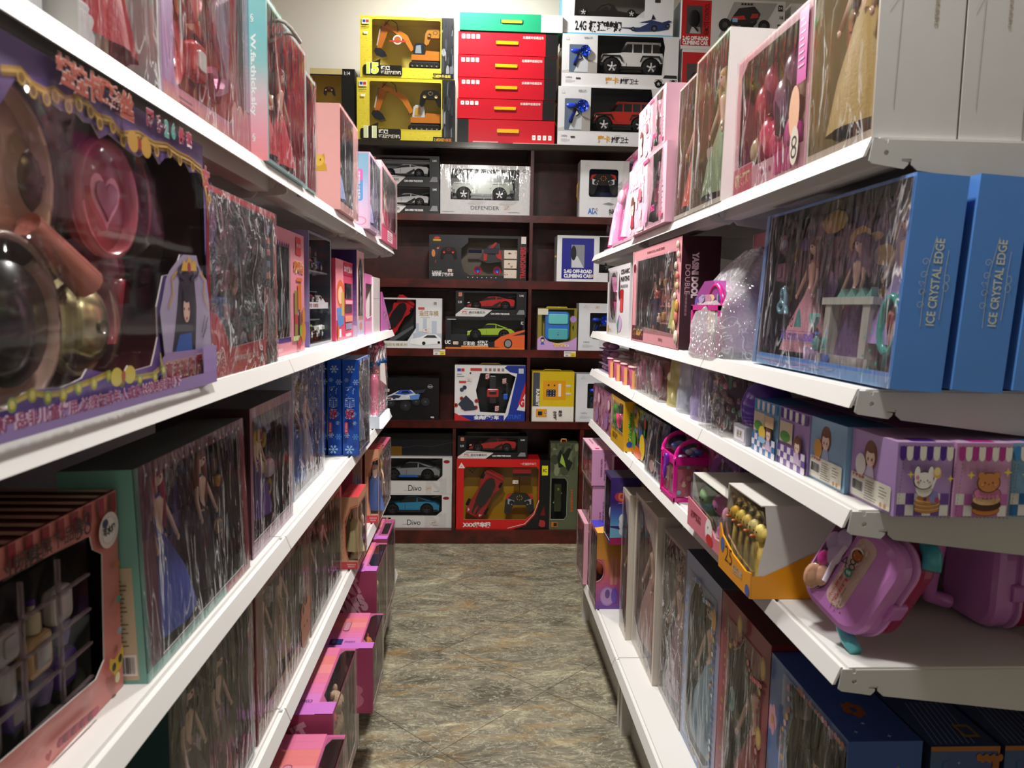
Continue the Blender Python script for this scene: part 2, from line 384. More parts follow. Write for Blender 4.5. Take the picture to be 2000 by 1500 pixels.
# ridged pale veins and dark cracks
v = nn(n, 'ShaderNodeTexNoise', Scale=8.5, Detail=7, Roughness=.6, Distortion=2.2); L.new(ms.outputs[0], v.inputs[0])
a1 = nn(n, 'ShaderNodeMath', operation='MULTIPLY_ADD'); a1.inputs[1].default_value = 2; a1.inputs[2].default_value = -1; L.new(v.outputs[0], a1.inputs[0])
a2 = nn(n, 'ShaderNodeMath', operation='ABSOLUTE'); L.new(a1.outputs[0], a2.inputs[0])
a3 = nn(n, 'ShaderNodeMapRange'); a3.inputs[1].default_value = 0; a3.inputs[2].default_value = .045; a3.inputs[3].default_value = .75; a3.inputs[4].default_value = 0; L.new(a2.outputs[0], a3.inputs[0])
mv = nn(n, 'ShaderNodeMix', data_type='RGBA'); L.new(a3.outputs[0], mv.inputs[0]); L.new(cr.outputs[0], mv.inputs[6]); mv.inputs[7].default_value = hexc('#c9c4a8')
v2 = nn(n, 'ShaderNodeTexNoise', Scale=4.3, Detail=9, Roughness=.72, Distortion=2.6); L.new(ms.outputs[0], v2.inputs[0])
b1 = nn(n, 'ShaderNodeMath', operation='MULTIPLY_ADD'); b1.inputs[1].default_value = 2; b1.inputs[2].default_value = -1.04; L.new(v2.outputs[0], b1.inputs[0])
b2 = nn(n, 'ShaderNodeMath', operation='ABSOLUTE'); L.new(b1.outputs[0], b2.inputs[0])
b3 = nn(n, 'ShaderNodeMapRange'); b3.inputs[1].default_value = 0; b3.inputs[2].default_value = .05; b3.inputs[3].default_value = .7; b3.inputs[4].default_value = 0; L.new(b2.outputs[0], b3.inputs[0])
mk = nn(n, 'ShaderNodeMix', data_type='RGBA'); L.new(b3.outputs[0], mk.inputs[0]); L.new(mv.outputs[2], mk.inputs[6]); mk.inputs[7].default_value = hexc('#3b372c')
# rust patches
ro = nn(n, 'ShaderNodeTexNoise', Scale=3.1, Detail=9, Roughness=.72, Distortion=.8); mr_ = nn(n, 'ShaderNodeMapping'); mr_.inputs['Scale'].default_value = (1.0, 2.9, 1); mr_.inputs['Location'].default_value = (1.3, .4, 0); L.new(tc.outputs['Object'], mr_.inputs[0]); L.new(mr_.outputs[0], ro.inputs[0])
rm = nn(n, 'ShaderNodeMapRange'); rm.inputs[1].default_value = .53; rm.inputs[2].default_value = .70; rm.inputs[3].default_value = 0; rm.inputs[4].default_value = .72; L.new(ro.outputs[0], rm.inputs[0])
mo = nn(n, 'ShaderNodeMix', data_type='RGBA'); L.new(rm.outputs[0], mo.inputs[0]); L.new(mk.outputs[2], mo.inputs[6]); mo.inputs[7].default_value = hexc('#a07a3c')
br = nn(n, 'ShaderNodeTexBrick', offset=0.0); br.inputs['Color1'].default_value = (1, 1, 1, 1); br.inputs['Color2'].default_value = (.93, .93, .93, 1); br.inputs['Mortar'].default_value = (.32, .3, .25, 1)
br.inputs['Scale'].default_value = 1; br.inputs['Mortar Size'].default_value = .0016; br.inputs['Brick Width'].default_value = .515; br.inputs['Row Height'].default_value = .515; L.new(mp.outputs[0], br.inputs[0])
mt = nn(n, 'ShaderNodeMix', data_type='RGBA', blend_type='MULTIPLY'); mt.inputs[0].default_value = 1; L.new(mo.outputs[2], mt.inputs[6]); L.new(br.outputs[0], mt.inputs[7]); L.new(mt.outputs[2], p.inputs['Base Color'])
bp = nn(n, 'ShaderNodeBump', Strength=.35, Distance=.004); L.new(nz.outputs[0], bp.inputs['Height']); L.new(bp.outputs[0], p.inputs['Normal']); p.inputs['Roughness'].default_value = .42
# wall plaster with scuffs
m, n, L, p, tc = nodemat('plaster')
nz = nn(n, 'ShaderNodeTexNoise', Scale=1.3, Detail=6); L.new(tc.outputs['Object'], nz.inputs[0])
cr = nn(n, 'ShaderNodeValToRGB'); cr.color_ramp.elements[0].color = hexc('#d2ccc0'); cr.color_ramp.elements[1].color = hexc('#e8e4da'); L.new(nz.outputs[0], cr.inputs[0])
n2 = nn(n, 'ShaderNodeTexNoise', Scale=14, Detail=9, Roughness=.75, Distortion=.6); L.new(tc.outputs['Object'], n2.inputs[0])
r2 = nn(n, 'ShaderNodeMapRange'); r2.inputs[1].default_value = .69; r2.inputs[2].default_value = .73; r2.inputs[4].default_value = .75; L.new(n2.outputs[0], r2.inputs[0])
mxx = nn(n, 'ShaderNodeMix', data_type='RGBA'); L.new(r2.outputs[0], mxx.inputs[0]); L.new(cr.outputs[0], mxx.inputs[6]); mxx.inputs[7].default_value = hexc('#857c70')
L.new(mxx.outputs[2], p.inputs['Base Color']); p.inputs['Roughness'].default_value = .6
# dark red-brown wood laminate
m, n, L, p, tc = nodemat('mahogany')
mp = nn(n, 'ShaderNodeMapping'); mp.inputs['Scale'].default_value = (3, 3, 3); L.new(tc.outputs['Object'], mp.inputs[0])
nz = nn(n, 'ShaderNodeTexNoise', Scale=2.2, Detail=8, Roughness=.55, Distortion=1.8); L.new(mp.outputs[0], nz.inputs[0])
cr = nn(n, 'ShaderNodeValToRGB'); cr.color_ramp.elements[0].position = .3; cr.color_ramp.elements[0].color = hexc('#2a0c09'); cr.color_ramp.elements[1].position = .75; cr.color_ramp.elements[1].color = hexc('#5e1c13'); L.new(nz.outputs[0], cr.inputs[0])
L.new(cr.outputs[0], p.inputs['Base Color']); p.inputs['Roughness'].default_value = .28
def slab(name, x0, y0, z0, x1, y1, z1, mat, **k):
    b = MB(); b.box(x0, y0, z0, x1, y1, z1, '#fff', mat); return st(b.build(name, **k))
WY = D+.40
slab('floor', -2.3, -1.6, -.05, 2.6, WY, 0, 'slate_floor')
slab('wall_back', -2.3, WY, 0, 2.6, WY+.1, 3.7, 'plaster')
slab('wall_left', -2.4, -1.6, 0, -2.3, WY, 3.7, 'plaster')
slab('wall_right', 2.6, -1.6, 0, 2.7, WY, 3.7, 'plaster')
slab('wall_front', -2.3, -1.7, 0, 2.6, -1.6, 3.7, 'plaster')
slab('ceiling', -2.3, -1.6, 3.7, 2.6, WY, 3.8, 'plaster')
# ================================================================ gondola shelving
ZT = dict(LA=1.633, LB=1.293, LC=.947, LD=.594, LE=.25, RA=1.624, RB=1.298, RC=1.134, RD=.911, RE=.25)
XL = dict(LA=.346, LB=.345, LC=.3557, LD=.3614, LE=.330, RA=.4936, RB=.4962, RC=.4971, RD=.4982, RE=.4613)   # lip front, distance from the aisle centre line x=0
WH = '#d9d7d3'
def shelf_profile(depth):
    return [(0, -.025), (.010, 0), (.013, .0006), (.014, -.005), (.021, -.005), (.022, 0), (depth, 0), (depth, -.003), (.075, -.003), (.075, -.030), (.040, -.030), (.040, -.003), (.020, -.006), (.016, -.010), (.012, -.004), (.004, -.0245)]
def bracket_outline(depth):
    return [(.012, -.002), (.026, -.002), (.027, -.008), (.031, -.008), (.032, -.003), (depth, -.003), (depth, -.135), (depth-.05, -.128), (depth-.085, -.096), (depth-.10, -.070), (.072, -.041), (.064, -.034), (.064, -.0265), (.051, -.0265), (.051, -.030), (.060, -.031), (.0595, -.034), (.054, -.0395), (.012, -.0335), (.0075, -.030)]
def gondola(side, bounds, label):
    sx = -1 if side == 'L' else 1
    root = thing('gondola_shelving', label, 'shelving', (sx*.9, sum((bounds[0], bounds[-1]))/2, 0)); ox, oy, _ = root.location
    def B(mb, name, par=root, **k):
        mb.v = [v-Vector((ox, oy, 0)) for v in mb.v]; return mb.build(name, par, **k)
    back = .93
    for key in 'ABCDE':
        k = side+key; x0 = XL[k]; z = ZT[k]; dep = back-x0-.012
        for a, b in zip(bounds[:-1], bounds[1:]):
            mb = MB(); pr = [((x0+u)*sx, z+w) for u, w in shelf_profile(dep)]
            mb.ext(pr, a+.002, b-.002, WH, 'steel')
            for e in (a+.0026, b-.0046): mb.ext([((x0+u)*sx, z+w) for u, w in ((.02, -.003), (dep, -.003), (dep, -.030), (.032, -.024))], e, e+.002, WH, 'steel')
            sh = B(mb, 'shelf')
            if key == 'E':
                mb = MB(); mb.box((x0+.06)*sx, a+.03, 0, (x0+.075)*sx, b-.03, z-.03, '#b9b8b4', 'steel'); B(mb, 'kick_plate')
                for yy in (a+.01, b-.04): mb = MB(); mb.box((x0+.03)*sx, yy, 0, back*sx, yy+.03, z-.025, WH, 'steel'); B(mb, 'foot')
            else:
                for yy in (a+.0045, b-.0065):
                    mb = MB(); hole = [((x0+.030+.0033*cos(t*pi/6))*sx, z-.0195+.0033*sin(t*pi/6)) for t in range(12)]
                    mb.ext([((x0+u)*sx, z+w) for u, w in bracket_outline(dep)], yy-.0045 if yy < a+.01 else yy+.0025, yy-.0025 if yy < a+.01 else yy+.0045, '#c9c9c6', 'steel', holes=[hole]); B(mb, 'bracket')
    for i, y in enumerate(bounds):
        mb = MB(); mb.box((back-.012)*sx, y-.02, 0, (back+.018)*sx, y+.02, 2.25, WH, 'steel')
        for q in range(40): mb.box((back-.0125)*sx, y-.008, .3+q*.048, (back-.0118)*sx, y-.004, .325+q*.048, '#1c1c1c', 'matt')
        B(mb, 'upright')
    mb = MB(); mb.box((back+.002)*sx, bounds[0]+.02, .05, (back+.012)*sx, bounds[-1]-.02, 2.2, '#c4c3c0', 'steel'); B(mb, 'back_panel')
    return root
gondola('L', (-.36, .53, 1.4356, 2.2427, 3.1907), 'white steel gondola shelving along the left side of the aisle')
gondola('R', (.9628, 1.6307, 2.3459, 3.2483), 'white steel gondola shelving along the right side of the aisle, its bare end brackets showing')
# ================================================================ back cabinet
cab = thing('display_cabinet', 'dark red wooden display cabinet across the end of the aisle', 'cabinet', (0, D+.19, 0))
def cb(name, x0, y0, z0, x1, y1, z1, mat='mahogany'):
    b = MB(); b.box(x0, y0-D-.19, z0, x1, y1-D-.19, z1, '#fff', mat); return b.build(name, cab)
CD = .38; XA, XB = -1.25, 2.3
CZ = [.081, .732, 1.151, 1.547, 1.913]   # shelf tops
cb('back_panel', XA, D+CD-.01, 0, XB, D+CD, 2.28)
cb('plinth', XA, D, 0, XB, D+CD, CZ[0])
for z, th in ((CZ[1], .042), (CZ[2], .044), (CZ[3], .048), (CZ[4], .039)): cb('shelf', XA, D, z-th, XB, D+CD-.01, z)
for x0, x1, z0, z1 in ((.295, .313, CZ[1], 2.272), (-.130, -.112, CZ[0], CZ[1]-.045), (.614, .637, 0, CZ[1]-.045), (XA, XA+.03, 0, 2.26), (XB-.03, XB, 0, 2.26), (-.66, -.63, 0, CZ[1]-.045)):
    cb('divider', x0, D-.002, z0, x1, D+CD-.01, z1)
b = MB(); b.box(XA, -.20, 2.272, XB, .19, 2.306, '#141210', 'plas'); b.box(XA, -.204, 2.278, XB, -.2, 2.306, '#8b8a86', 'chrome'); b.build('top_board', cab)
# ================================================================ toys that sit inside the boxes
def scr(c, x0, y0, x1, y1, pal, n=24, seed=0, big=.5):
    """painterly printed picture: overlapping blobs and strokes in a few colours"""
    g = random.Random(seed*31+7); W_, H_ = x1-x0, y1-y0
    for i in range(n):
        col = g.choice(pal); cx, cy = g.uniform(x0, x1), g.uniform(y0, y1); s = big*(1-i/n*.75)
        rx, ry = min(W_*g.uniform(.1, .4)*s, cx-x0, x1-cx), min(H_*g.uniform(.1, .4)*s, cy-y0, y1-cy)
        if i % 3 and rx > .004 and ry > .004: c.ell(cx, cy, rx, ry, col, n=9)
        elif rx > .004 and ry > .004:
            a = g.uniform(-.8, .8); c.poly([(cx-rx*.3, cy-ry), (cx+rx*.25, cy-ry*.8), (cx+rx*.3+a*rx*.5, cy+ry), (cx-rx*.2+a*rx*.6, cy+ry*.7)], col)
    return c
def heart(c, x, y, r, col):
    p = []
    for i in range(18): t = 2*pi*i/18; p.append((x+r*(16*sin(t)**3)/17/c.w, y+r*(13*cos(t)-5*cos(2*t)-2*cos(3*t)-cos(4*t))/17/c.h))
    c.poly(p, col)
def girl(c, x, y, s, hair='#6b4228', dress='#a8c4e4', skin='#f6d9c6'):
    """small printed cartoon girl, s = height in metres"""
    a, b = s/c.w, s/c.h
    c.ell(x, y+.12*b, .27*a, .34*b, hair); c.poly([(x-.12*a, y-.12*b), (x+.12*a, y-.12*b), (x+.26*a, y-.5*b), (x-.26*a, y-.5*b)], dress)
    c.ell(x, y+.06*b, .19*a, .2*b, skin); c.ell(x, y+.27*b, .2*a, .1*b, hair)
    for e in (-1, 1): c.ell(x+e*.08*a, y+.03*b, .022*a, .035*b, '#3a2420'); c.ell(x+e*.13*a, y-.03*b, .035*a, .02*b, '#f0a8a0')
def bear(c, x, y, s, col='#c98d5c', ear=1, line='#6a4028'):
    a, b = s/c.w, s/c.h
    for k, q in ((1.12, line), (1, col)):
        for e in (-1, 1): c.ell(x+e*.3*a, y+.28*b, .13*a*k, (.13 if ear else .34)*b*k, q)
        c.ell(x, y, .42*a*k, .36*b*k, q)
    for e in (-1, 1): c.ell(x+e*.15*a, y, .025*a, .04*b, '#3a2018'); c.ell(x+e*.25*a, y-.08*b, .06*a, .04*b, '#e89078')
    c.ell(x, y-.06*b, .03*a, .02*b, '#3a2018')
def wheel(parent, x, y, z, r, wd, rim='#d8d8d8', tread=True, name='wheel'):
    mb = MB(); n = 18
    mb.lathe(x, y, z, [(r*.55, -wd/2), (r*.92, -wd/2), (r, -wd*.3), (r, wd*.3), (r*.92, wd/2), (r*.55, wd/2)], '#161616', 'matt', n, axis='y')
    if tread:
        for i in range(14): t = 2*pi*i/14; mb.T = tr(x, y, z) @ rotm('Y', degrees_(t)) ; mb.box(-r*.07, -wd*.5, r*.94, r*.07, wd*.5, r*1.07, '#101010', 'matt')
        mb.T = Matrix.Identity(4)
    mb.lathe(x, y-wd/2-.0002, z, [(r*.56, 0), (r*.6, .0012), (.0001, .0015)], '#3a3a3c', 'matt', n, axis='y')
    for i in range(5):
        t = 2*pi*i/5; mb.T = tr(x, y-wd/2-.0012, z) @ rotm('Y', degrees_(t)); mb.box(-r*.09, -.001, 0, r*.09, .001, r*.55, rim, 'plas')
    mb.T = Matrix.Identity(4); mb.lathe(x, y-wd/2-.003, z, [(.0001, 0), (r*.14, 0), (r*.14, .003)], rim, 'plas', 10, axis='y')
    return mb.build(name, parent)
def degrees_(t): return t*180/pi
CARS = {
 'sport': dict(body=[(0, .07), (.01, .11), (.12, .15), (.28, .19), (.45, .22), (.66, .235), (.80, .25), (.97, .235), (1, .2), (.98, .09), (.9, .06), (.1, .05)],
    glass=[(.27, .185), (.43, .27), (.58, .285), (.70, .27), (.82, .238), (.62, .215)], roof=[(.40, .262), (.45, .29), (.60, .298), (.72, .275), (.84, .245), (.70, .262), (.58, .277), (.45, .27)], wh=((.19, .095), (.80, .10)), R=.088, wd=.42, wing=1),
 'coupe': dict(body=[(0, .08), (.01, .15), (.10, .19), (.3, .22), (.5, .23), (.75, .24), (.93, .22), (1, .17), (.99, .08), (.9, .06), (.08, .06)],
    glass=[(.28, .21), (.42, .31), (.60, .31), (.80, .235)], roof=[(.38, .30), (.44, .33), (.60, .33), (.86, .24), (.78, .24), (.60, .305), (.44, .305)], wh=((.18, .10), (.78, .10)), R=.098, wd=.40, wing=0),
 'jeep': dict(body=[(0, .18), (0, .30), (.02, .33), (.30, .35), (.34, .36), (.98, .36), (1, .30), (1, .2), (.9, .15), (.1, .15)],
    glass=[(.35, .36), (.42, .50), (.93, .50), (.96, .36)], roof=[(.38, .49), (.41, .54), (.96, .54), (.97, .49)], wh=((.17, .13), (.80, .13)), R=.135, wd=.42, wing=0),
 'suv': dict(body=[(0, .15), (0, .26), (.04, .29), (.26, .31), (.98, .33), (1, .28), (1, .17), (.92, .13), (.08, .13)],
    glass=[(.27, .31), (.38, .45), (.88, .45), (.92, .32)], roof=[(.35, .44), (.40, .475), (.88, .475), (.91, .43)], wh=((.19, .12), (.78, .12)), R=.108, wd=.40, wing=0)}
def car(parent, x, z, L, kind='sport', col='#c01818', y=.05, rim='#cfcfcf', glass='#15171b', flip=False, pillars=True, trim='#141414', rot=None, name='toy_car'):
    k = CARS[kind]; mb = MB(); W_ = k['wd']*L
    S_ = lambda pts: [(((1-a) if flip else a)*L, b*L) for a, b in pts]
    mb.ext(S_(k['body']), 0, W_, col, 'plas'); mb.ext(S_(k['glass']), W_*.08, W_*.92, glass, 'plas'); mb.ext(S_(k['roof']), W_*.12, W_*.88, col, 'plas')
    if pillars:
        gx = k['glass']; xa = sum(p[0] for p in gx[:2])/2; 
        for q in ((.50, .66, .81) if kind in ('jeep', 'suv') else (.60,)):
            t = max(p[1] for p in gx); mb.ext(S_([(q, gx[0][1]), (q+.02, gx[0][1]), (q+.02, t), (q, t)]), W_*.07, W_*.93, col, 'plas')
    by = k['body'][0][1]
    mb.ext(S_([(.02, .05), (.98, .06), (.97, .1), (.03, .09)]), -.001, W_+.001, trim, 'plas')
    for wx, wz in k['wh']:
        mb.lathe(((1-wx) if flip else wx)*L, -.0012, wz*L, [(k['R']*L*1.2, 0), (k['R']*L*1.2, .02)], '#0c0c0c', 'matt', 18, axis='y')
    # door lines, lamps
    mb.ext(S_([(.40, .11), (.405, .11), (.41, .2), (.405, .2)]), -.0012, 0, trim); 
    mb.ext(S_([(.005, .15 if kind != 'jeep' else .26), (.06, .155 if kind != 'jeep' else .26), (.05, .175 if kind != 'jeep' else .30), (.01, .165 if kind != 'jeep' else .30)]), -.0015, .0, '#e8eef2', 'plas')
    if kind in ('jeep', 'suv'):
        mb.ext(S_([(-.02, .15), (.05, .15), (.05, .2), (-.02, .2)]), -.002, W_+.002, trim, 'plas'); mb.ext(S_([(.95, .15), (1.02, .15), (1.02, .2), (.95, .2)]), -.002, W_+.002, trim, 'plas')
        mb.ext(S_([(.30, .10), (.66, .10), (.66, .135), (.30, .135)]), -.004, W_+.004, trim, 'plas'); mb.lathe((-.03 if flip else 1.0)*L, W_/2, .30*L, [(.1*L, 0), (.1*L, .03*L)], '#151515', 'matt', 16, axis='x')
        for a in (.17, .80): mb.ext(S_([(a-.16, .22), (a-.13, .29), (a+.12, .29), (a+.16, .22), (a+.18, .22), (a+.135, .315), (a-.14, .315), (a-.18, .22)]), -.006, .01, trim if kind == 'jeep' else col, 'plas')
    if k['wing']: mb.ext(S_([(.86, .27), (1.0, .30), (1.0, .31), (.86, .285)]), -.002, W_+.002, trim, 'plas'); mb.ext(S_([(.52, .10), (.70, .20), (.72, .16), (.62, .09)]), -.0015, 0, '#101010', 'plas')
    o = mb.build(name, parent); o.location = (x, y, z)
    for wx, wz in k['wh']: wheel(o, ((1-wx) if flip else wx)*L, 0, wz*L, k['R']*L, .05*L, rim, kind == 'jeep')
    if rot: o.rotation_euler = rot
    return o
def topcar(parent, x, z, L, ang, col, y=.03, name='toy_car'):
    """a car strapped to the backing so that its roof faces out"""
    mb = MB(); w = L*.42
    out = [(-.5, -.13), (-.48, -.17), (-.3, -.2), (-.2, -.17), (.1, -.16), (.2, -.21), (.42, -.21), (.5, -.15), (.5, .15), (.42, .21), (.2, .21), (.1, .16), (-.2, .17), (-.3, .2), (-.48, .17), (-.5, .13)]
    mb.ext([(a*L, b*L) for a, b in out], .008, .035, col, 'plas')
    mb.ext([(a*L, b*L) for a, b in [(-.2, -.1), (.05, -.13), (.28, -.1), (.36, -.03), (.36, .03), (.28, .1), (.05, .13), (-.2, .1), (-.26, 0)]], -.006, .008, '#1a1114', 'plas')
    for s_ in (-1, 1): mb.ext([(a*L, b*s_*L) for a, b in [(-.45, .05), (-.24, .09), (-.26, .02), (-.47, .02)]], .005, .008, '#3a0a0e', 'plas'); mb.ext([(a*L, b*s_*L) for a, b in [(-.47, .13), (-.40, .16), (-.42, .1)]], .006, .008, '#e8d8d8', 'plas')
    mb.ext([(a*L, b*L) for a, b in [(.42, -.2), (.47, -.2), (.47, .2), (.42, .2)]], -.004, .008, col, 'plas')
    o = mb.build(name, parent); o.location = (x, y, z); o.rotation_euler = (0, radians(ang), 0)
    for wx in (-.31, .31):
        for s_ in (-1, 1):
            m2 = MB(); m2.lathe(wx*L, .022, s_*.2*L-(.025*L), [(.075*L, 0), (.075*L, .05*L)], '#141414', 'matt', 12, axis='z'); 
            m2.build('wheel', o)
    return o
def pistol(parent, x, z, s, col='#1c40c8', y=.02, name='pistol_controller'):
    mb = MB()
    mb.ell(x+s*.45, y+.012, z+s*.82, s*.42, .014, s*.16, '#15161a'); mb.ell(x+s*.25, y+.006, z+s*.83, s*.24, .014, s*.12, col)
    mb.tube([(x+s*.42, y+.01, z+s*.72), (x+s*.30, y+.01, z+s*.4), (x+s*.22, y+.01, z+.02)], [s*.1, s*.09, s*.1], '#15161a')
    mb.tube([(x+s*.34, y-.004, z+s*.55), (x+s*.2, y-.004, z+.03)], [s*.05, s*.06], col); mb.tube([(x+s*.5, y, z+s*.66), (x+s*.58, y, z+s*.5), (x+s*.46, y, z+s*.42)], s*.03, '#15161a')
    o = mb.build(name, parent)
    m2 = MB(); m2.lathe(x+s*.72, y-.014, z+s*.82, [(s*.24, 0), (s*.24, .012)], col, 'plas', 16, axis='y'); m2.lathe(x+s*.72, y-.017, z+s*.82, [(s*.1, 0), (s*.1, .003)], '#0e2a90', 'plas', 12, axis='y')
    for i in range(5): t = i*2*pi/5; m2.ell(x+s*.72+s*.17*cos(t), y-.015, z+s*.82+s*.17*sin(t), s*.035, .002, s*.035, '#0e2a90', n=8, h=4)
    m2.build('steering_wheel', o); return o
def gamepad(parent, x, z, s, body='#1a1a1c', dots='#e07a28', y=.02, antenna=False, side=None, name='gamepad_controller'):
    mb = MB()
    pts = [(-.5, .12), (-.38, .32), (-.16, .36), (.16, .36), (.38, .32), (.5, .12), (.54, -.34), (.44, -.42), (.33, -.36), (.22, -.06), (-.22, -.06), (-.33, -.36), (-.44, -.42), (-.54, -.34)]
    mb.ext([(x+a*s, z+b*s) for a, b in pts], y, y+.02, body, 'plas')
    if side: 
        for e in (-1, 1): mb.ext([(x+e*a*s, z+b*s) for a, b in [(.18, .1), (.42, .18), (.42, -.02), (.24, -.06)]], y-.002, y, side, 'plas'); mb.ext([(x+e*a*s, z+b*s) for a, b in [(.26, .36), (.46, .32), (.5, .14), (.44, .16)]], y-.002, y, '#c82820', 'plas')
    for e in (-1, 1): mb.lathe(x+e*s*.28, y-.008, z+s*.04, [(s*.085, 0), (s*.07, .008)], dots if not side else '#222', 'plas', 12, axis='y')
    for i in range(8): t = 2*pi*i/8; mb.ell(x+s*.1*cos(t), y-.001, z+s*.2+s*.08*sin(t), s*.022, .002, s*.022, dots, n=6, h=4)
    if antenna: mb.tube([(x, y+.01, z+s*.36), (x, y+.01, z+s*1.15)], s*.012, '#202020')
    return mb.build(name, parent)
def digger(parent, x, z, L, cab_='#23252a', bkt='#23252a', y=.05):
    mb = MB(); o = '#c87a28'; S_ = lambda p: [(x+a*L, z+b*L) for a, b in p]
    mb.rbox(x+.76*L, y+.06, z+.07*L, .48*L, .10, .12*L, .06*L, '#1c1c1e', 'matt')
    for i in range(6): mb.lathe(x+(.58+i*.072)*L, y+.008, z+.065*L, [(.026*L, 0), (.026*L, .004)], '#47423c', 'plas', 10, axis='y')
    mb.ext(S_([(.56, .14), (1.0, .14), (1.02, .22), (.98, .27), (.78, .28), (.76, .22), (.56, .22)]), y+.01, y+.12, o, 'plas')
    mb.ext(S_([(.58, .2), (.60, .36), (.63, .39), (.75, .39), (.77, .2)]), y+.012, y+.06, cab_, 'plas'); mb.ext(S_([(.615, .24), (.63, .35), (.70, .36), (.71, .24)]), y+.010, y+.012, '#8d9aa2' if cab_ != '#c9ccd0' else '#c8a24a', 'plas')
    mb.ext(S_([(.60, .30), (.50, .50), (.30, .62), (.13, .66), (.10, .62), (.27, .56), (.44, .44), (.55, .27)]), y+.02, y+.045, o, 'plas')
    mb.ext(S_([(.17, .70), (.24, .64), (.10, .28), (.04, .30), (.06, .44), (.10, .58)]), y+.022, y+.042, '#b86a22', 'plas')
    mb.tube([(x+.15*L, y+.015, z+.62*L), (x+.24*L, y+.012, z+.72*L), (x+.34*L, y+.012, z+.66*L), (x+.36*L, y+.015, z+.56*L)], .006*L, '#2a2522'); mb.tube([(x+.04*L, y+.02, z+.34*L), (x+.10*L, y+.016, z+.62*L)], .01*L, '#8f8a80')
    r = mb.build('toy_excavator', parent); m2 = MB()
    m2.ext(S_([(.02, .3), (.10, .3), (.16, .25), (.20, .18), (.12, .16), (.04, .19), (.0, .25)]), y+.01, y+.055, bkt, 'plas'); m2.build('bucket', r); return r
def doll(parent, x, z, H, hair='#5a3a24', dress='#e86a9a', skin='#f0c8b0', y=.05, full=.26, hairlen=.35, name='doll'):
    """H tall, standing, facing out of the box"""
    mb = MB(); e = H
    mb.ell(x, y, z+.90*e, .052*e, .05*e, .065*e, skin); mb.tube([(x, y, z+.84*e), (x, y, z+.79*e)], .016*e, skin)
    mb.lathe(x, y, z+.56*e, [(.045*e, 0), (.038*e, .06*e), (.055*e, .16*e), (.062*e, .20*e), (.02*e, .235*e)], skin, 'plas', 12, sy=.65)
    for s_ in (-1, 1):
        mb.tube([(x+s_*.065*e, y, z+.77*e), (x+s_*.12*e, y-.02*e, z+.64*e), (x+s_*.14*e, y-.05*e, z+.52*e)], [.018*e, .014*e, .012*e], skin, n=6); mb.ell(x+s_*.142*e, y-.055*e, z+.505*e, .014*e, .01*e, .022*e, skin, n=6, h=5)
        mb.tube([(x+s_*.03*e, y, z+.56*e), (x+s_*.035*e, y, z+.28*e), (x+s_*.035*e, y, z)], [.034*e, .024*e, .013*e], skin, n=6)
        mb.ell(x+s_*.020*e, y-.047*e, z+.90*e, .008*e, .004*e, .011*e, '#2a2430', n=6, h=4)
    mb.ell(x, y-.05*e, z+.866*e, .011*e, .004*e, .005*e, '#c83a4a', n=6, h=4)
    o = mb.build(name, parent)
    d_ = MB(); n = 22; prof = [(.05*e, .80*e), (.056*e, .72*e), (.042*e, .62*e), (.09*e, .52*e), (full*.7*e, .3*e), (full*e, .06*e)]
    vs = []; fs = []
    for r, zz in prof:
        for i in range(n): th = 2*pi*i/n; rr_ = r*(1+(.10 if zz < .5*e else 0)*sin(th*7)); vs.append((x+rr_*cos(th), y+min(rr_*.42, .032)*sin(th), z+zz))
    for j in range(len(prof)-1):
        for i in range(n): k = (i+1) % n; fs.append((j*n+i, j*n+k, (j+1)*n+k, (j+1)*n+i))
    d_.add(vs, fs, dress, 'soft', True); d_.build('dress', o)
    h_ = MB(); h_.ell(x, y+.012*e, z+.925*e, .066*e, .062*e, .062*e, hair, 'soft')
    for s_ in (-1, 1): h_.tube([(x+s_*.05*e, y, z+.93*e), (x+s_*.075*e, y+.01*e, z+.80*e), (x+s_*.085*e, y+.0*e, z+(.93-hairlen)*e)], [.03*e, .04*e, .015*e], hair, 'soft', 7)
    h_.tube([(x, y+.05*e, z+.93*e), (x, y+.06*e, z+(.93-hairlen)*e)], [.06*e, .05*e], hair, 'soft'); h_.build('hair', o)
    return o
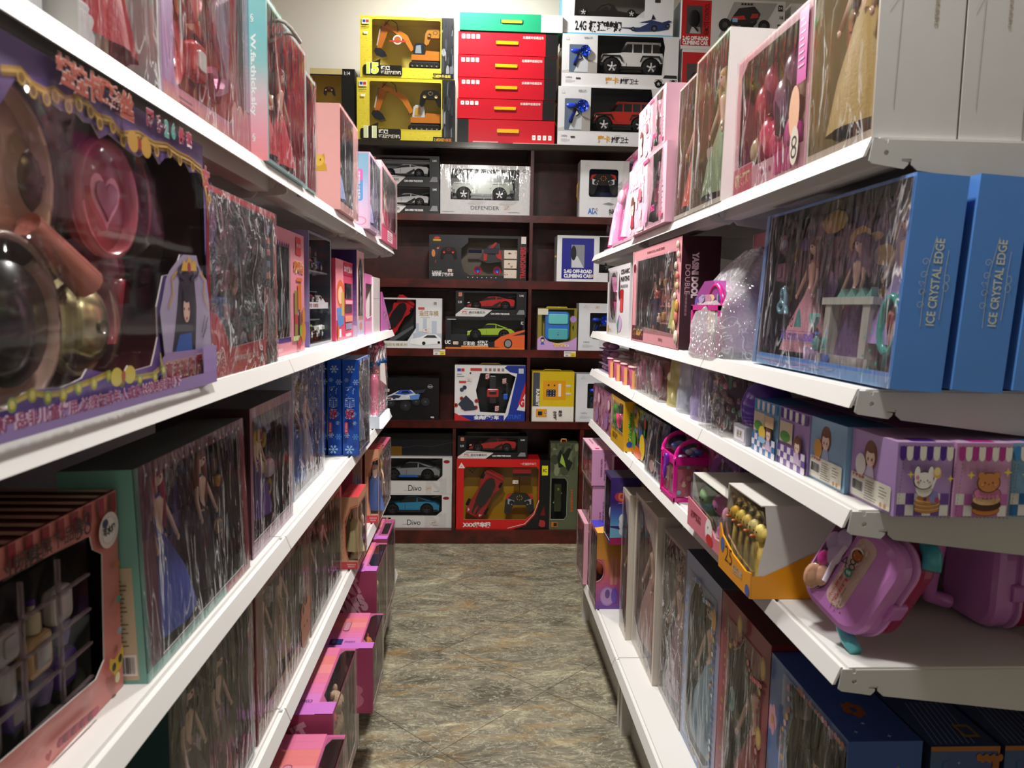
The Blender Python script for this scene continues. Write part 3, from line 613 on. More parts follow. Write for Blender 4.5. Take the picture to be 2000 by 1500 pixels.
def trinkets(parent, x0, z0, x1, z1, y, pal, n=8, seed=0, s=.03, kinds='chsbpt', name='play_accessory'):
    g = random.Random(seed*17+3); cols = max(1, int(sqrt(n*(x1-x0)/(z1-z0))+.5)); rows = (n+cols-1)//cols; k = 0
    for r in range(rows):
        for c in range(cols):
            if k >= n: return
            k += 1; cx = x0+(x1-x0)*(c+.5+g.uniform(-.18, .18))/cols; cz = z0+(z1-z0)*(r+.5+g.uniform(-.18, .18))/rows
            q = s*g.uniform(.7, 1.2); col = g.choice(pal); t = g.choice(kinds); mb = MB(); c2 = g.choice(pal)
            if t == 'c': mb.lathe(cx, y, cz-q/2, [(q*.28, 0), (q*.4, q*.5), (q*.42, q)], col, 'plas', 12); mb.tube([(cx+q*.4, y, cz+q*.3), (cx+q*.65, y, cz+q*.15), (cx+q*.35, y, cz-q*.2)], q*.06, c2, n=6)
            elif t == 'h':
                p = [(cx+q*.6*(16*sin(a)**3)/17, cz+q*.6*(13*cos(a)-5*cos(2*a)-2*cos(3*a)-cos(4*a))/17) for a in [2*pi*i/16 for i in range(16)]]; mb.ext(p, y-q*.15, y+q*.15, col, 'plas')
            elif t == 's': mb.ext([(cx+q*(.6 if i % 2 == 0 else .28)*sin(i*pi/5), cz+q*(.6 if i % 2 == 0 else .28)*cos(i*pi/5)) for i in range(10)], y-q*.12, y+q*.12, col, 'plas')
            elif t == 'b': mb.lathe(cx, y, cz-q*.6, [(q*.25, 0), (q*.3, q*.1), (q*.3, q*.7), (q*.12, q*.85), (q*.12, q*1.1)], col, 'plas', 12); mb.lathe(cx, y, cz+q*.45, [(q*.16, 0), (q*.14, q*.2)], c2, 'plas', 10)
            elif t == 'p': mb.lathe(cx, y-q*.1, cz, [(q*.62, 0), (q*.5, q*.1), (q*.3, q*.12), (.0001, q*.12)], col, 'plas', 16, axis='y'); mb.lathe(cx, y-q*.12, cz, [(q*.3, 0), (q*.28, q*.04)], c2, 'plas', 12, axis='y')
            else: mb.rbox(cx, y, cz, q*1.1, q*.4, q*1.1, q*.25, col); mb.rbox(cx, y-q*.22, cz, q*.6, q*.08, q*.6, q*.1, c2)
            mb.build(name, parent)
def backprint(mb, w, d, h, pal, seed=0, n=26, big=.8):
    c = FC(mb, (.004, d-.004, .004), (1, 0, 0), (0, 0, 1), w-.008, h-.008); scr(c, 0, 0, 1, 1, pal, n, seed, big); scr(c, 0, 0, 1, 1, pal, n*2, seed+50, .35); return c
# ================================================================ placing helpers
def cabthing(label, cat, x0, x1, yt, z, d=.13, back=.02, yb=None, group=None, name=None, rz=0):
    """thing standing on a cabinet shelf at height z, front face spanning picture columns x0..x1"""
    Y = D+back; ym = yt if yb is None else (yt+yb)/2
    X0 = Py(x0, ym, Y)[0]; X1 = Py(x1, ym, Y)[0]; h = Py((x0+x1)/2, yt, Y)[1]-z
    return thing(name or 'toy_box', label, cat, (X0, Y, z+.0005), rz, group), X1-X0, h
def sidething(side, label, cat, near, far, top, z, name='toy_box', group=None, lean=0, dx=0, X=None):
    """thing on a gondola shelf with its front to the aisle; near, far = picture points of the two bottom front corners, top = a picture point on the top edge at the near corner"""
    Xa, Ya = Pz(*near, z); Xb, Yb = Pz(*far, z)
    if X is None: X = (Xa+Xb)/2
    else: Ya = Px(near[0], near[1], X)[0]; Yb = Px(far[0], far[1], X)[0]
    X += dx; w = abs(Yb-Ya); h = Px(top[0], top[1], X)[1]-z
    loc = (X, Ya, z+.0005) if side == 'L' else (X, Yb, z+.0005)
    return thing(name, label, cat, loc, 90 if side == 'L' else -90, group, rx=lean), w, h
# ================================================================ goods on top of the cabinet
ZTOP = 2.3065
def fin(mb, root, name='carton', **k): return mb.build(name, root, **k)
YEL = ['#e8d838', '#d8c020', '#f2e860', '#c8a818', '#f0dc40']
# black and gold box at the left with a game pad window
r, w, h = cabthing('black and gold box with a black game pad, left of the excavator boxes', 'toy box', 606, 693, 134, ZTOP, yb=272, back=.04, name='remote_control_box')
mb = MB(); C = carton(mb, w, .12, h, '#141414', win={'F': [(.04, .04), (.70, .04), (.70, .90), (.04, .90)]}, inner='#c9a840')
C['F'].rect(0, .92, .72, 1, '#c4b480'); C['F'].text('1:14', .83, .94, .05, '#e8e8e8', w=.13)
fin(mb, r); gamepad(r, w*.42, h*.70, .058, y=.01, dots='#d07028'); film(r, w*.66, h*.86, w*.04, h*.04, mat='clear', amp=.001)
def excav(label, x0, x1, yt, yb, z, num, badge, grey, back):
    r, w, h = cabthing(label, 'toy box', x0, x1, yt, z, yb=yb, back=back, d=.14, name='excavator_box', group='boxed toy excavators on the cabinet')
    mb = MB(); C = carton(mb, w, .14, h, '#d8c83c', win={'F': rr(.13, .17 if not grey else .2, .86, .95, .02)}, inner='#d6c45c', R='#1e1e20', L='#17171a')
    c = C['F']; g = random.Random(3)
    for i in range(260):
        a, b = g.random(), g.random()
        if (b < .16) or a < .12 or a > .965: c.rect(a, b, min(1, a+.008), min(1, b+.009), g.choice(['#f6ee80', '#b89c14', '#efe258'])); c.k -= .00012
    c.rect(.87, 0, 1, 1, '#26272b'); scr(c, .87, .02, 1, .98, ['#3a3d42', '#17181b', '#6a6e73', '#8d8f92', '#1f2024'], 22, num, .8)
    c.rect(.78, .0, 1, .09, '#1c1c1e'); c.text('2.4GHZ', .80 if not grey else .84, .045, .05, '#d8c83c', w=.1); c.text('合金升级版', .89, .045, .05, '#e0862e' if grey else '#e8d860', w=.16)
    c.rect(.02, .86, .105, .95, '#e8e4b0'); c.rect(.03, .885, .06, .93, '#2848a8'); c.rect(.065, .885, .095, .93, '#c83030'); c.lines(.02, .80, .105, .85, 2, '#4a4018'); c.rect(.04, .70, .085, .74, '#f4f0d8', r=.002)
    c.rect(.035, .025, .45, .20, '#191712', r=.01); c.poly([(.06, .19), (.22, .30), (.20, .04), (.04, .04)], '#191712')
    c.text('15' if num == 15 else '11', .135, .145, .18, '#d6e84a' if num == 15 else '#d8e0a8', w=.13, bold=.05, out='#fffbe0')
    c.text('通道', .27, .155, .07, '#f4f0e0', w=.1, bold=.04); c.text('遥控挖掘机', .33, .08, .06, '#d8d0c0', w=.22, bold=.03)
    if not grey: c.rect(.7, .985, .78, .99, '#fff')
    fin(mb, r)
    digger(r, w*.14, h*.17, w*.72, cab_='#c9ccd0' if grey else '#23252a', y=.02)
    if grey: gamepad(r, w*.75, h*.72, w*.21, y=.012, dots='#b8a060')
    else:
        gamepad(r, w*.80, h*.72, w*.22, y=.03, body='#a8752c', dots='#7a5220')
        m2 = MB(); m2.ext([(w*.40+.024*(1+.1*(i % 2))*cos(i*pi/16), h*.62+.024*(1+.1*(i % 2))*sin(i*pi/16)) for i in range(32)], -.0022, -.0016, '#f0e8dc'); m2.ext([(w*.40+.019*cos(i*pi/8), h*.62+.019*sin(i*pi/8)) for i in range(16)], -.0026, -.0022, '#a86a34'); m2.ext([(w*.31, h*.585), (w*.49, h*.585), (w*.49, h*.61), (w*.31, h*.61)], -.003, -.0026, '#c84038'); m2.build('badge_sticker', r)
    film(r, w*.73, h*.76, w*.13, h*.19, mat='clear', amp=.001, seed=num); return r
Y2 = Py(790, 152, D+.03)[1]
excav('yellow glitter box of a toy excavator marked 11, standing on the black cabinet top', 697, 888, 154, 270, ZTOP, 11, 0, True, .03)
excav('yellow glitter box of a toy excavator marked 15, stacked on the box marked 11', 703, 886, 33, 152, Y2+.001, 15, 1, False, .04)
# red cartons in a stack and the green one on top
reds = [(272, 233, 'lowest of the stack with black end at left'), (233, 193, 'second from the bottom of the stack'), (193, 152, 'third from the bottom of the stack'), (152, 108, 'second from the top red one'), (108, 62, 'uppermost red one, right under the green box')]
zz = ZTOP
for i, (yb, yt, t) in enumerate(reds):
    fl = i == 0; x0 = (893, 893, 895, 894, 895)[i]; x1 = (1083, 1083, 1086, 1087, 1090)[i]
    r, w, h = cabthing('red carton with yellow handle, '+t, 'carton', x0, x1, yt, zz, yb=yb, back=.02+.004*i, name='carton_box', group='red cartons stacked on the cabinet')
    mb = MB(); C = carton(mb, w, .26, h-.0045, '#c41226', R='#1b1b1d' if not fl else '#c41226', L='#c41226'); c = C['F']
    c.rect(0 if fl else .875, 0, .115 if fl else 1, 1, '#1d1c1e')
    for k in range(4): a = (.035+k*.048) if not fl else (.77+k*.055); c.rect(a, .68 if not fl else .2, a+.036, .88 if not fl else .4, '#f2eeea', r=.003); c.circ(a+.018, .79 if not fl else .3, .0028, '#4a3a3a' if k < 2 else '#d8a0a0')
    if not fl: c.text('五通道动态遥控车', .75, .80, .13, '#f2e4e0', w=.21, bold=.02)
    else: c.rect(.16, .05, .42, .10, '#e8a0a4')
    C['R'].text('RC', .3, .5, .4, '#b82020'); C['T'].rect(.1, .1, .9, .9, '#a81020')
    fin(mb, r, 'carton'); m2 = MB(); m2.rbox(w*(.49 if not fl else .52), -.003, h*.52, w*.225, .005, h*.15, .004, '#f0b414', 'plas'); m2.build('carrying_handle', r, label='yellow plastic carrying handle')
    zz += h
r, w, h = cabthing('green carton with a white end and yellow handle, lying on top of the red cartons', 'carton', 898, 1099, 27, zz, yb=62, back=.03, name='carton_box')
mb = MB(); C = carton(mb, w, .24, h, '#1e9a6c', R='#e4e4e2', T='#1a8a60'); c = C['F']; c.rect(.79, 0, 1, 1, '#e6e6e4'); c.rect(.39, .44, .62, .66, '#14634a', r=.003)
fin(mb, r); m2 = MB(); m2.rbox(w*.505, -.003, h*.54, w*.2, .005, h*.17, .004, '#dfe03a'); m2.build('carrying_handle', r, label='yellow plastic carrying handle')
m2 = MB(); m2.box(Py(1002, 273, D)[0], D-.008, ZTOP+.0004, Py(1088, 273, D)[0], D+.018, ZTOP+.003, '#e8e6e2'); tag(m2.build('paper_sheet'), 'thin white paper lying at the cabinet top edge under the red cartons', 'paper')
# jeeps
def jeepbox(label, x0, x1, yt, yb, z, col, mini, back):
    r, w, h = cabthing(label, 'toy box', x0, x1, yt, z, yb=yb, back=back, name='remote_control_car_box', group='boxed remote control jeeps on the cabinet')
    mb = MB(); C = carton(mb, w, .16, h, '#e3e4e6', win={'F': [(.30, .26), (.86, .26), (.88, .80), (.86, .985), (.30, .985)]}, inner='#2c3038', D='#c8c8c8'); c = C['F']
    W1 = rr(.06, .27, .22, .80, .012)
    c.poly([(0, .3), (.30, .42), (.30, .26), (0, .26)], '#c9c8c6'); c.poly([(.12, .26), (.22, .52), (.30, .46), (.30, .26)], '#a7a49f'); c.poly(W1, '#5f6f84'); c.poly([(.10, .28), (.17, .6), (.22, .5), (.22, .28)], '#c9ced4')
    c.rect(0, 0, 1, .25, '#eaeaec'); c.poly([(.03, .88), (.045, .96), (.06, .88)], '#e6e6e8'); c.line([(.03, .89), (.045, .96), (.06, .89), (.03, .89)], .0012, '#8a8a8c')
    c.text('越野卫士', .58, .12, .11, '#26272c', w=.16, bold=.03); c.text('摩卡', .43, .13, .13, '#e0a030', w=.12, bold=.03); c.lines(.53, .185, .62, .2, 1, '#888'); c.text('2.4GHz', .06, .17, .035, '#667', w=.055); c.lines(.03, .07, .12, .13, 4, '#b6b6b8'); c.rect(.12, .14, .16, .17, '#3a3a3e', r=.002)
    c.text('超酷漂移', .22, .93, .035, '#7a8088', w=.075)
    fin(mb, r); pistol(r, w*.065, h*.33, h*.42, '#1c44cc', y=-.002)
    car(r, w*.34, h*.26, w*.54, 'jeep', col, y=.03, glass='#1a1c20')
    film(r, w*.57, h*.73, w*.30, h*.26, mat='clear', amp=.001)
    if mini: car(r, w*.80, h*.03, w*.20, 'jeep', col, y=-.003, pillars=False, name='printed_picture_car').scale = (1, .02, 1)
    m2 = MB(); m2.tube([(-.002, .05, h*.75), (-.014, .05, h*.68), (-.016, .05, h*.45), (-.002, .05, h*.36)], .0025, '#e0a020'); m2.build('carrying_handle', r, label='yellow looped side handle')
    return r, h
zj = ZTOP
r, h1 = jeepbox('white box holding a red off-road jeep, bottom of the jeep stack', 1090, 1300, 171, 271, zj, '#c0281c', False, .02)
r, h2 = jeepbox('white box holding a white off-road jeep, stacked on the red jeep box', 1098, 1325, 69, 170, zj+h1+.003, '#e6e7e6', True, .03)
r, w, h = cabthing('white and sky blue box with a black racing car, top of the jeep stack', 'toy box', 1098, 1316, -42, zj+h1+h2+.006, yb=66, back=.05, name='remote_control_car_box')
mb = MB(); C = carton(mb, w, .16, h, '#e4e6ea', win={'F': [(.11, .33), (.12, .98), (.74, .98), (.74, .46), (.66, .33)]}, inner='#83807a', L='#4ea4c8', R='#5aa8cc'); c = C['F']; c.rect(0, 0, 1, .035, '#62b8dc')
c.text('2.4G', .17, .16, .17, '#22242a', w=.10, bold=.03); c.text('极速梦想', .39, .15, .2, '#1c1e24', w=.30, bold=.05); c.text('6+', .85, .78, .06, '#333', w=.02)
c.line([(.10, .04), (.0, .14), (.02, .30)], .0012, '#a8b0b8'); c.rect(.83, .6, .88, .68, '#333', r=.003)
for q in range(1): c.poly([(.52, .14), (.64, .20), (.72, .26), (.80, .30), (.9, .26), (.97, .24), (.96, .14), (.86, .10), (.66, .08), (.60, .13)], '#2c3a66'); c.poly([(.53, .15), (.66, .24), (.78, .24), (.70, .16)], '#dfe4ea')
for wx, wy, q in ((.83, .15, .018), (.95, .2, .013), (.64, .13, .012)): c.circ(wx, wy, q, '#17181c'); c.circ(wx, wy, q*.5, '#5a6070')
c.poly([(.80, .30), (.815, .40), (.84, .31)], '#1c2238'); c.poly([(.90, .26), (.96, .30), (.99, .28), (.95, .24)], '#2c3a66')
fin(mb, r); m2 = MB(); S_ = lambda p: [(w*(.13+.60*a), h*(.34+b)) for a, b in p]
m2.ext(S_([(0, .02), (.2, .09), (.36, .12), (.45, .19), (.5, .12), (.55, .24), (.62, .12), (.8, .09), (1, .08), (1, .02), (.1, 0)]), .02, .07, '#17181b', 'plas'); m2.ext(S_([(.30, .13), (.37, .22), (.50, .26), (.57, .20), (.56, .19), (.49, .245), (.38, .205), (.32, .13)]), .03, .035, '#17181b', 'plas'); o = m2.build('toy_racing_car', r)
for a in (.1, .82): wheel(o, w*(.13+.6*a), .014, h*.40, .026, .02, '#d8d8d8', False)
film(r, w*.62, h*.63, w*.11, h*.34, mat='clear', amp=.001)
# climbing car boxes
def climb(label, x0, x1, yt, yb, z, back, art):
    r, w, h = cabthing(label, 'toy box', x0, x1, yt, z, yb=yb, back=back, name='remote_control_car_box', group='climbing car boxes on the cabinet')
    mb = MB(); C = carton(mb, w, .2, h, '#dcdcdc'); c = C['F']
    c.rect(.0, .07, .285, .97, '#c01e24'); c.poly(rr(.045, .30, .20, .86, .012), '#4a4446'); c.poly([(.08, .31), (.10, .44), (.18, .44), (.19, .31)], '#b8b8b6')
    c.text('REMOTE CONTROL', .243, .60, .045, '#3c0c10', w=.62, rot=90, bold=.02); c.text('2.4G OFF-ROAD', .14, .215, .085, '#f4f0ee', w=.25, bold=.05); c.text('CLIMBING CAR', .14, .125, .085, '#f4f0ee', w=.25, bold=.05)
    c.poly([(.36, .25), (.50, .96), (.92, .96), (.73, .22)], '#a4a4a4')
    if art:
        for wx, wy, q in ((.42, .50, .036), (.64, .42, .040), (.80, .50, .034), (.68, .60, .03)): c.circ(wx, wy, q, '#1c1c1e'); c.circ(wx, wy, q*.45, '#45474a')
        c.poly([(.46, .52), (.50, .70), (.55, .84), (.70, .88), (.76, .74), (.74, .62), (.64, .56), (.58, .46)], '#2a2a2e'); c.poly([(.48, .66), (.60, .70), (.62, .62), (.50, .60)], '#c03a34'); c.poly([(.66, .64), (.74, .66), (.74, .74), (.68, .74)], '#b8342e'); c.rect(.49, .56, .54, .64, '#8fb8e8')
        for k in range(4): c.rect(.57+k*.03, .90, .59+k*.03, .94, '#26262a')
        c.poly([(.47, .46), (.57, .50), (.57, .40), (.48, .38)], '#8a8a88')
    c.rect(.93, .80, .975, .92, '#2a2a2c', r=.003); c.text('2.4', .952, .865, .05, '#fff', w=.03); c.text('1:6', .965, .68, .07, '#222', w=.035, bold=.04); c.rect(.93, .46, .99, .54, '#222')
    fin(mb, r); m2 = MB(); m2.ell(w*.12, -.006, h*.6, w*.055, .008, h*.17, '#1c1a1c', 'matt'); m2.tube([(w*.10, -.005, h*.5), (w*.16, -.005, h*.35)], .005, '#1c1a1c'); m2.build('pistol_controller', r)
    return h
hc = climb('lower white climbing car box with red panel, half hidden by doll boxes', 1331, 1530, 99, 225, ZTOP, .03, False)
climb('upper white climbing car box with a picture of a red climbing car', 1331, 1532, 0, 99, ZTOP+hc+.001, .03, True)
r, w, h = cabthing('plain white box marked JZ, at the right behind the clear toy packs on the cabinet', 'toy box', 1540, 1720, 10, ZTOP, yb=200, back=.06); mb = MB(); C = carton(mb, w, .2, h, '#dedede'); C['F'].text('JZ', .10, .90, .05, '#777', w=.08); fin(mb, r)
# ================================================================ row 1
Z1 = CZ[4]
def racer(label, x0, x1, yt, yb, z, back, col, txt=True, cart='#f2efec', group='black boxes of toy sports cars in the cabinet', inner='#1c1e22'):
    r, w, h = cabthing(label, 'toy box', x0, x1, yt, z, yb=yb, back=back, name='sports_car_box', group=group)
    mb = MB(); C = carton(mb, w, .15, h, '#17181b', win={'F': [(.12, .26), (.12, .93), (.86, .93), (.86, .26)], 'T': rr(.1, .1, .9, .9, .02)}, inner=inner); c = C['F']
    c.poly([(0, 0), (0, .08), (.13, .36), (.52, .27), (.40, 0)], '#e4e2e0'); c.poly([(.40, 0), (.53, .28), (.84, .28), (.84, 0)], '#1a1a1c'); c.rect(.12, .255, .86, .27, '#17181b')
    c.text('威腾', .13, .16, .12, '#c83028', w=.08, bold=.03); c.text('遥控车模系列', .30, .155, .11, '#4a4a4c', w=.23, bold=.02); c.lines(.08, .06, .30, .10, 1, '#999')
    c.text('CAN OPEN THE DOOR', .63, .12, .075, '#f0f0f0', w=.27, bold=.04); c.poly([(.86, .10), (.90, .28), (.97, .28), (.98, .10)], '#8a8c90'); c.text('1:14', .06, .56, .1, '#eee', w=.05, bold=.03); c.rect(.04, .78, .09, .94, '#c87868', r=.003); c.text('2.4G', .93, .84, .07, '#eee', w=.06, bold=.03)
    fin(mb, r); car(r, w*.16, h*.24, w*.68, 'sport', col, y=.02, rim='#3a3a3e' if col[1] == 'c' or col[1] == 'b' else '#55585c'); film(r, w*.74, h*.67, w*.12, h*.26, mat='clear', amp=.002, seed=int(x0), sc=1.5); return h
hh = racer('black and white sports car box under its twin, top cabinet row', 725, 858, 360, 412, Z1, .03, '#d0d0d2', inner='#5a5c60')
racer('black and white sports car box stacked on its twin, top cabinet row', 722, 858, 304, 358, Z1+hh+.001, .04, '#d0d0d2', inner='#7a7c80')
r, w, h = cabthing('white window box with a pale green four-wheel-drive car and the word DEFENDER', 'toy box', 860, 1035, 323, Z1, yb=415, name='model_car_box')
mb = MB(); C = carton(mb, w, .16, h, '#e2e1e0', win={'F': [(.115, .30), (.115, .92), (.88, .92), (.88, .30)]}, inner='#9a9a9a'); c = C['F']
c.text('DEFENDER', .50, .14, .075, '#4a4a4c', w=.32, bold=.01); c.lines(.02, .04, .24, .075, 1, '#888'); c.lines(.76, .04, .97, .075, 1, '#888'); c.ell(.945, .90, .035, .035, '#5a5a5c'); c.ell(.945, .90, .028, .025, '#c8c8c8'); c.sticker('320', .745, .155, .030, .018, 18); c.poly([(.3, .22), (.36, .29), (.5, .29), (.44, .22)], '#cfcecd'); c.poly([(.65, .22), (.71, .29), (.86, .29), (.80, .22)], '#cfcecd')
fin(mb, r); car(r, w*.13, h*.27, w*.68, 'suv', '#aab8a2', y=.025, rim='#e8e8e8'); film(r, w, h, mat='film', amp=.001, seed=5, name='shrink_wrap')
r, w, h = cabthing('tall white box with a black and red drone remote behind a square window', 'toy box', 1133, 1228, 314, Z1, yb=418, name='remote_control_box')
mb = MB(); C = carton(mb, w, .12, h, '#e8e9ec', win={'F': rr(.18, .36, .78, .85, .05)}, inner='#1a2c58', L='#c8cacc'); c = C['F']; c.text('特遇', .72, .10, .11, '#333', w=.24, bold=.02); c.text('AIX', .27, .11, .11, '#3a78d0', w=.2, bold=.04); c.sticker('190', .34, .13, .018, .011); c.poly([(.46, .24), (.62, .22), (.72, .24), (.6, .27)], '#8a8c90'); c.line([(.10, .90), (.14, .96), (.18, .90), (.10, .90)], .001, '#888')
fin(mb, r); gamepad(r, w*.48, h*.60, w*.54, side='#e0e0e4', y=.01); film(r, w*.6, h*.49, w*.18, h*.36, mat='clear', amp=.001)
m2 = MB(); m2.tube([(-.001, .05, h*.65), (-.010, .05, h*.58), (-.010, .05, h*.38), (-.001, .05, h*.30)], .003, '#e8a820'); m2.build('carrying_handle', r)
# ================================================================ row 2
Z2 = CZ[3]
r, w, h = cabthing('black window box with a red and grey transforming tank toy and a controller', 'toy box', 838, 1028, 460, Z2, yb=547, name='robot_toy_box')
mb = MB(); C = carton(mb, w, .15, h, '#16171b', win={'F': [(.36, .18), (.33, .40), (.33, .70), (.40, .84), (.40, .94), (.91, .94), (.91, .10), (.42, .10)]}, inner='#6b604e', R='#16171b'); c = C['F']
c.rect(.925, 0, 1, 1, '#0e0e10'); c.text('TRANSFORMERS', .965, .40, .055, '#b82028', w=.72, rot=90, bold=.03); c.rect(.945, .83, .995, .99, '#e8dcd4'); c.rect(.04, .86, .12, .90, '#c8a020'); c.ell(.08, .93, .03, .03, '#b83028'); c.text('全形变特效战车', .14, .11, .09, '#dcdcdc', w=.22, bold=.04); c.text('2.4GHZ', .08, .16, .06, '#dcdcdc', w=.1, bold=.02)
for k in range(7): c.circ(.40+k*.048, .055, .003, '#c8c8c8'); 
scr(c, .01, .2, .14, .8, ['#8a2a1c', '#1c2a58', '#303038', '#c87838', '#16171b'], 14, 4, .6)
for k, q in enumerate(((.30, .09, '#b0302a'), (.45, .10, '#a89878'), (.62, .12, '#6a3830'))): c.rect(.77, .05+k*.22, .90, .05+k*.22+.19, '#d8c8b8'); scr(c, .775, .06+k*.22, .895, .05+k*.22+.14, ['#6a3028', '#b89868', '#2a2a2e'], 6, k)
c.sticker('260', .215, .20, .022, .014)
fin(mb, r); gamepad(r, w*.20, h*.60, w*.16, y=-.004, body='#0c0c0e', dots='#b82828')
m2 = MB(); S_ = lambda p: [(w*a, h*b) for a, b in p]; m2.ext(S_([(.52, .46), (.56, .66), (.62, .80), (.72, .84), (.74, .62), (.74, .42), (.60, .38)]), .02, .07, '#34363c', 'plas'); m2.ext(S_([(.56, .62), (.68, .86), (.70, .84), (.65, .70), (.73, .68), (.75, .46), (.70, .50), (.68, .60), (.60, .60), (.59, .44), (.56, .44)]), .012, .02, '#b82826', 'plas'); m2.rbox(w*.64, .018, h*.66, w*.15, .02, h*.13, .006, '#1c2434'); m2.tube([(w*.40, .03, h*.65), (w*.54, .03, h*.65)], h*.035, '#23305a'); o = m2.build('toy_tank', r)
for wx in (.50, .70): m3 = MB(); m3.lathe(w*wx, .02, h*.22, [(.023, 0), (.023, .02)], '#c03030', 'plas', 14, axis='y'); m3.lathe(w*wx, .018, h*.22, [(.014, 0), (.014, .003)], '#2848a8', 'plas', 12, axis='y'); m3.build('wheel', o)
film(r, w*.58, h*.84, w*.33, h*.10, mat='clear', amp=.002, seed=9)
r, w, h = cabthing('white climbing car box with a blue panel, second cabinet row', 'toy box', 1088, 1240, 461, Z2, yb=552, name='remote_control_car_box')
mb = MB(); C = carton(mb, w, .16, h, '#e4e5e7', win={'F': [(.54, .20), (.54, .98), (.99, .98), (.99, .20)]}, inner='#22242a', L='#d8d8da'); c = C['F']; c.rect(.0, .0, .51, 1, '#e8e9eb'); c.rect(.06, .06, .47, .94, '#181c8c'); c.poly(rr(.18, .30, .35, .80, .012), '#8a8c92'); c.poly([(.19, .31), (.19, .5), (.26, .56), (.34, .31)], '#d0d2d6'); c.ell(.21, .62, .035, .16, '#14151a')
c.text('2.4G OFF-ROAD', .27, .225, .085, '#f0f0f4', w=.36, bold=.06); c.text('CLIMBING CAR', .27, .125, .085, '#f0f0f4', w=.36, bold=.06); c.sticker('385', .45, .13, .022, .014)
fin(mb, r); wheel(r, w*.66, .05, h*.34, .030, .03, '#505050'); wheel(r, w*.92, .05, h*.34, .030, .03, '#505050'); m2 = MB(); m2.box(w*.6, .03, h*.42, w*.98, .09, h*.62, '#2a2c30', 'plas'); m2.build('toy_car', r); film(r, w*.45, h*.78, w*.54, h*.2, mat='clear', amp=.001)
m2 = MB(); m2.rbox(-.004, .06, h*.55, .007, .02, .012, .003, '#e8b818', axis='x'); m2.build('carrying_handle', r)
# ================================================================ row 3
Z3 = CZ[2]
r, w, h = cabthing('white and black box with a slanted red car, price tag 95', 'toy box', 722, 863, 582, Z3, yb=680, name='model_car_box')
mb = MB(); C = carton(mb, w, .14, h, '#dfe0e2', win={'F': [(.02, .14), (.02, .97), (.64, .97), (.64, .40), (.52, .14)]}, inner='#26272b'); c = C['F']
c.text('遥控车模', .82, .70, .11, '#a89058', w=.27, bold=.015); c.rect(.67, .77, .76, .82, '#c05048', r=.002); c.lines(.70, .60, .92, .63, 1, '#a8a8a8'); c.text('高品质遥控车模系列', .28, .065, .06, '#a89858', w=.48); c.poly([(.6, .2), (.6, .3), (.64, .3), (.64, .5), (.68, .5), (.68, .34), (.74, .34), (.74, .6), (.79, .6), (.79, .3), (.86, .3), (.86, .55), (.93, .55), (.93, .3), (1, .3), (1, .12), (.6, .12)], '#b8c4d2')
c.poly([(.56, .09), (.57, .18), (.70, .22), (.78, .28), (.92, .28), (.99, .20), (.99, .10), (.7, .06)], '#eceeee'); c.poly([(.74, .21), (.80, .265), (.90, .265), (.94, .21)], '#34383e'); c.circ(.75, .10, .010, '#1c1c1e'); c.circ(.96, .12, .008, '#1c1c1e'); c.sticker('95', .78, .36, .028, .018); c.bars(.88, .86, .93, .94, 3)
fin(mb, r); topcar(r, w*.36, h*.62, w*.62, -58, '#c01a20'); film(r, w*.62, h*.83, w*.02, h*.14, mat='clear', amp=.001); m2 = MB(); m2.ext([(w*.24, h*.14), (w*.60, h*.46), (w*.60, h*.40), (w*.34, h*.14)], .03, .035, '#5a5c60'); m2.build('number_plate_board', r)
r, w, h = cabthing('black box with a lime green sports car and an orange car picture, price tag 230', 'toy box', 870, 1025, 619, Z3, yb=680, name='sports_car_box'); hg = h
mb = MB(); C = carton(mb, w, .15, h, '#17181c', win={'F': [(.07, .26), (.07, .90), (.97, .90), (.97, .36), (.55, .22)]}, inner='#33363a'); c = C['F']
c.rect(0, 0, 1, .05, '#e07830'); c.poly([(.62, .08), (.62, .25), (.70, .40), (.82, .50), (1, .62), (1, .05), (.7, .05)], '#e0622c'); c.ell(.79, .18, .055, .15, '#1a1a1c'); c.ell(.79, .18, .04, .11, '#8a8a8a'); c.poly([(.84, .42), (1, .56), (1, .46)], '#22242a'); c.text('迈凯伦', .30, .17, .13, '#eee', w=.15, bold=.04); c.text('675LT', .47, .22, .08, '#eee', w=.13, bold=.04); c.text('COUPE', .47, .13, .07, '#eee', w=.13, bold=.04); c.rect(.2, .055, .54, .10, '#e89858'); c.text('UC', .03, .2, .12, '#eee', w=.07, bold=.05); c.sticker('230', .13, .18, .026, .016); c.rect(.02, .90, .13, .92, '#ddd'); c.text('RC', .965, .82, .1, '#eee', w=.03)
fin(mb, r); car(r, w*.27, h*.30, w*.60, 'coupe', '#a4c832', y=.02, rim='#26282c'); film(r, w*.9, h*.66, w*.07, h*.24, mat='clear', amp=.002, seed=12, sc=1.4)
racer('black box with a red sports car, stacked on the lime green car box', 890, 1028, 569, 618, Z3+hg+.001, .03, '#c01c24')
r, w, h = cabthing('clear box with a blue and turquoise toy backpack, yellow rim and a price tag 80', 'toy box', 1050, 1127, 602, Z3, yb=683, name='toy_backpack_box')
mb = MB(); C = carton(mb, w, .09, h, '#8c8034', win={'F': [(.10, .30), (.10, .97), (.92, .97), (.92, .30), (.8, .22), (.5, .16), (.25, .22)]}, inner='#b4a832', L='#b8a888'); c = C['F']
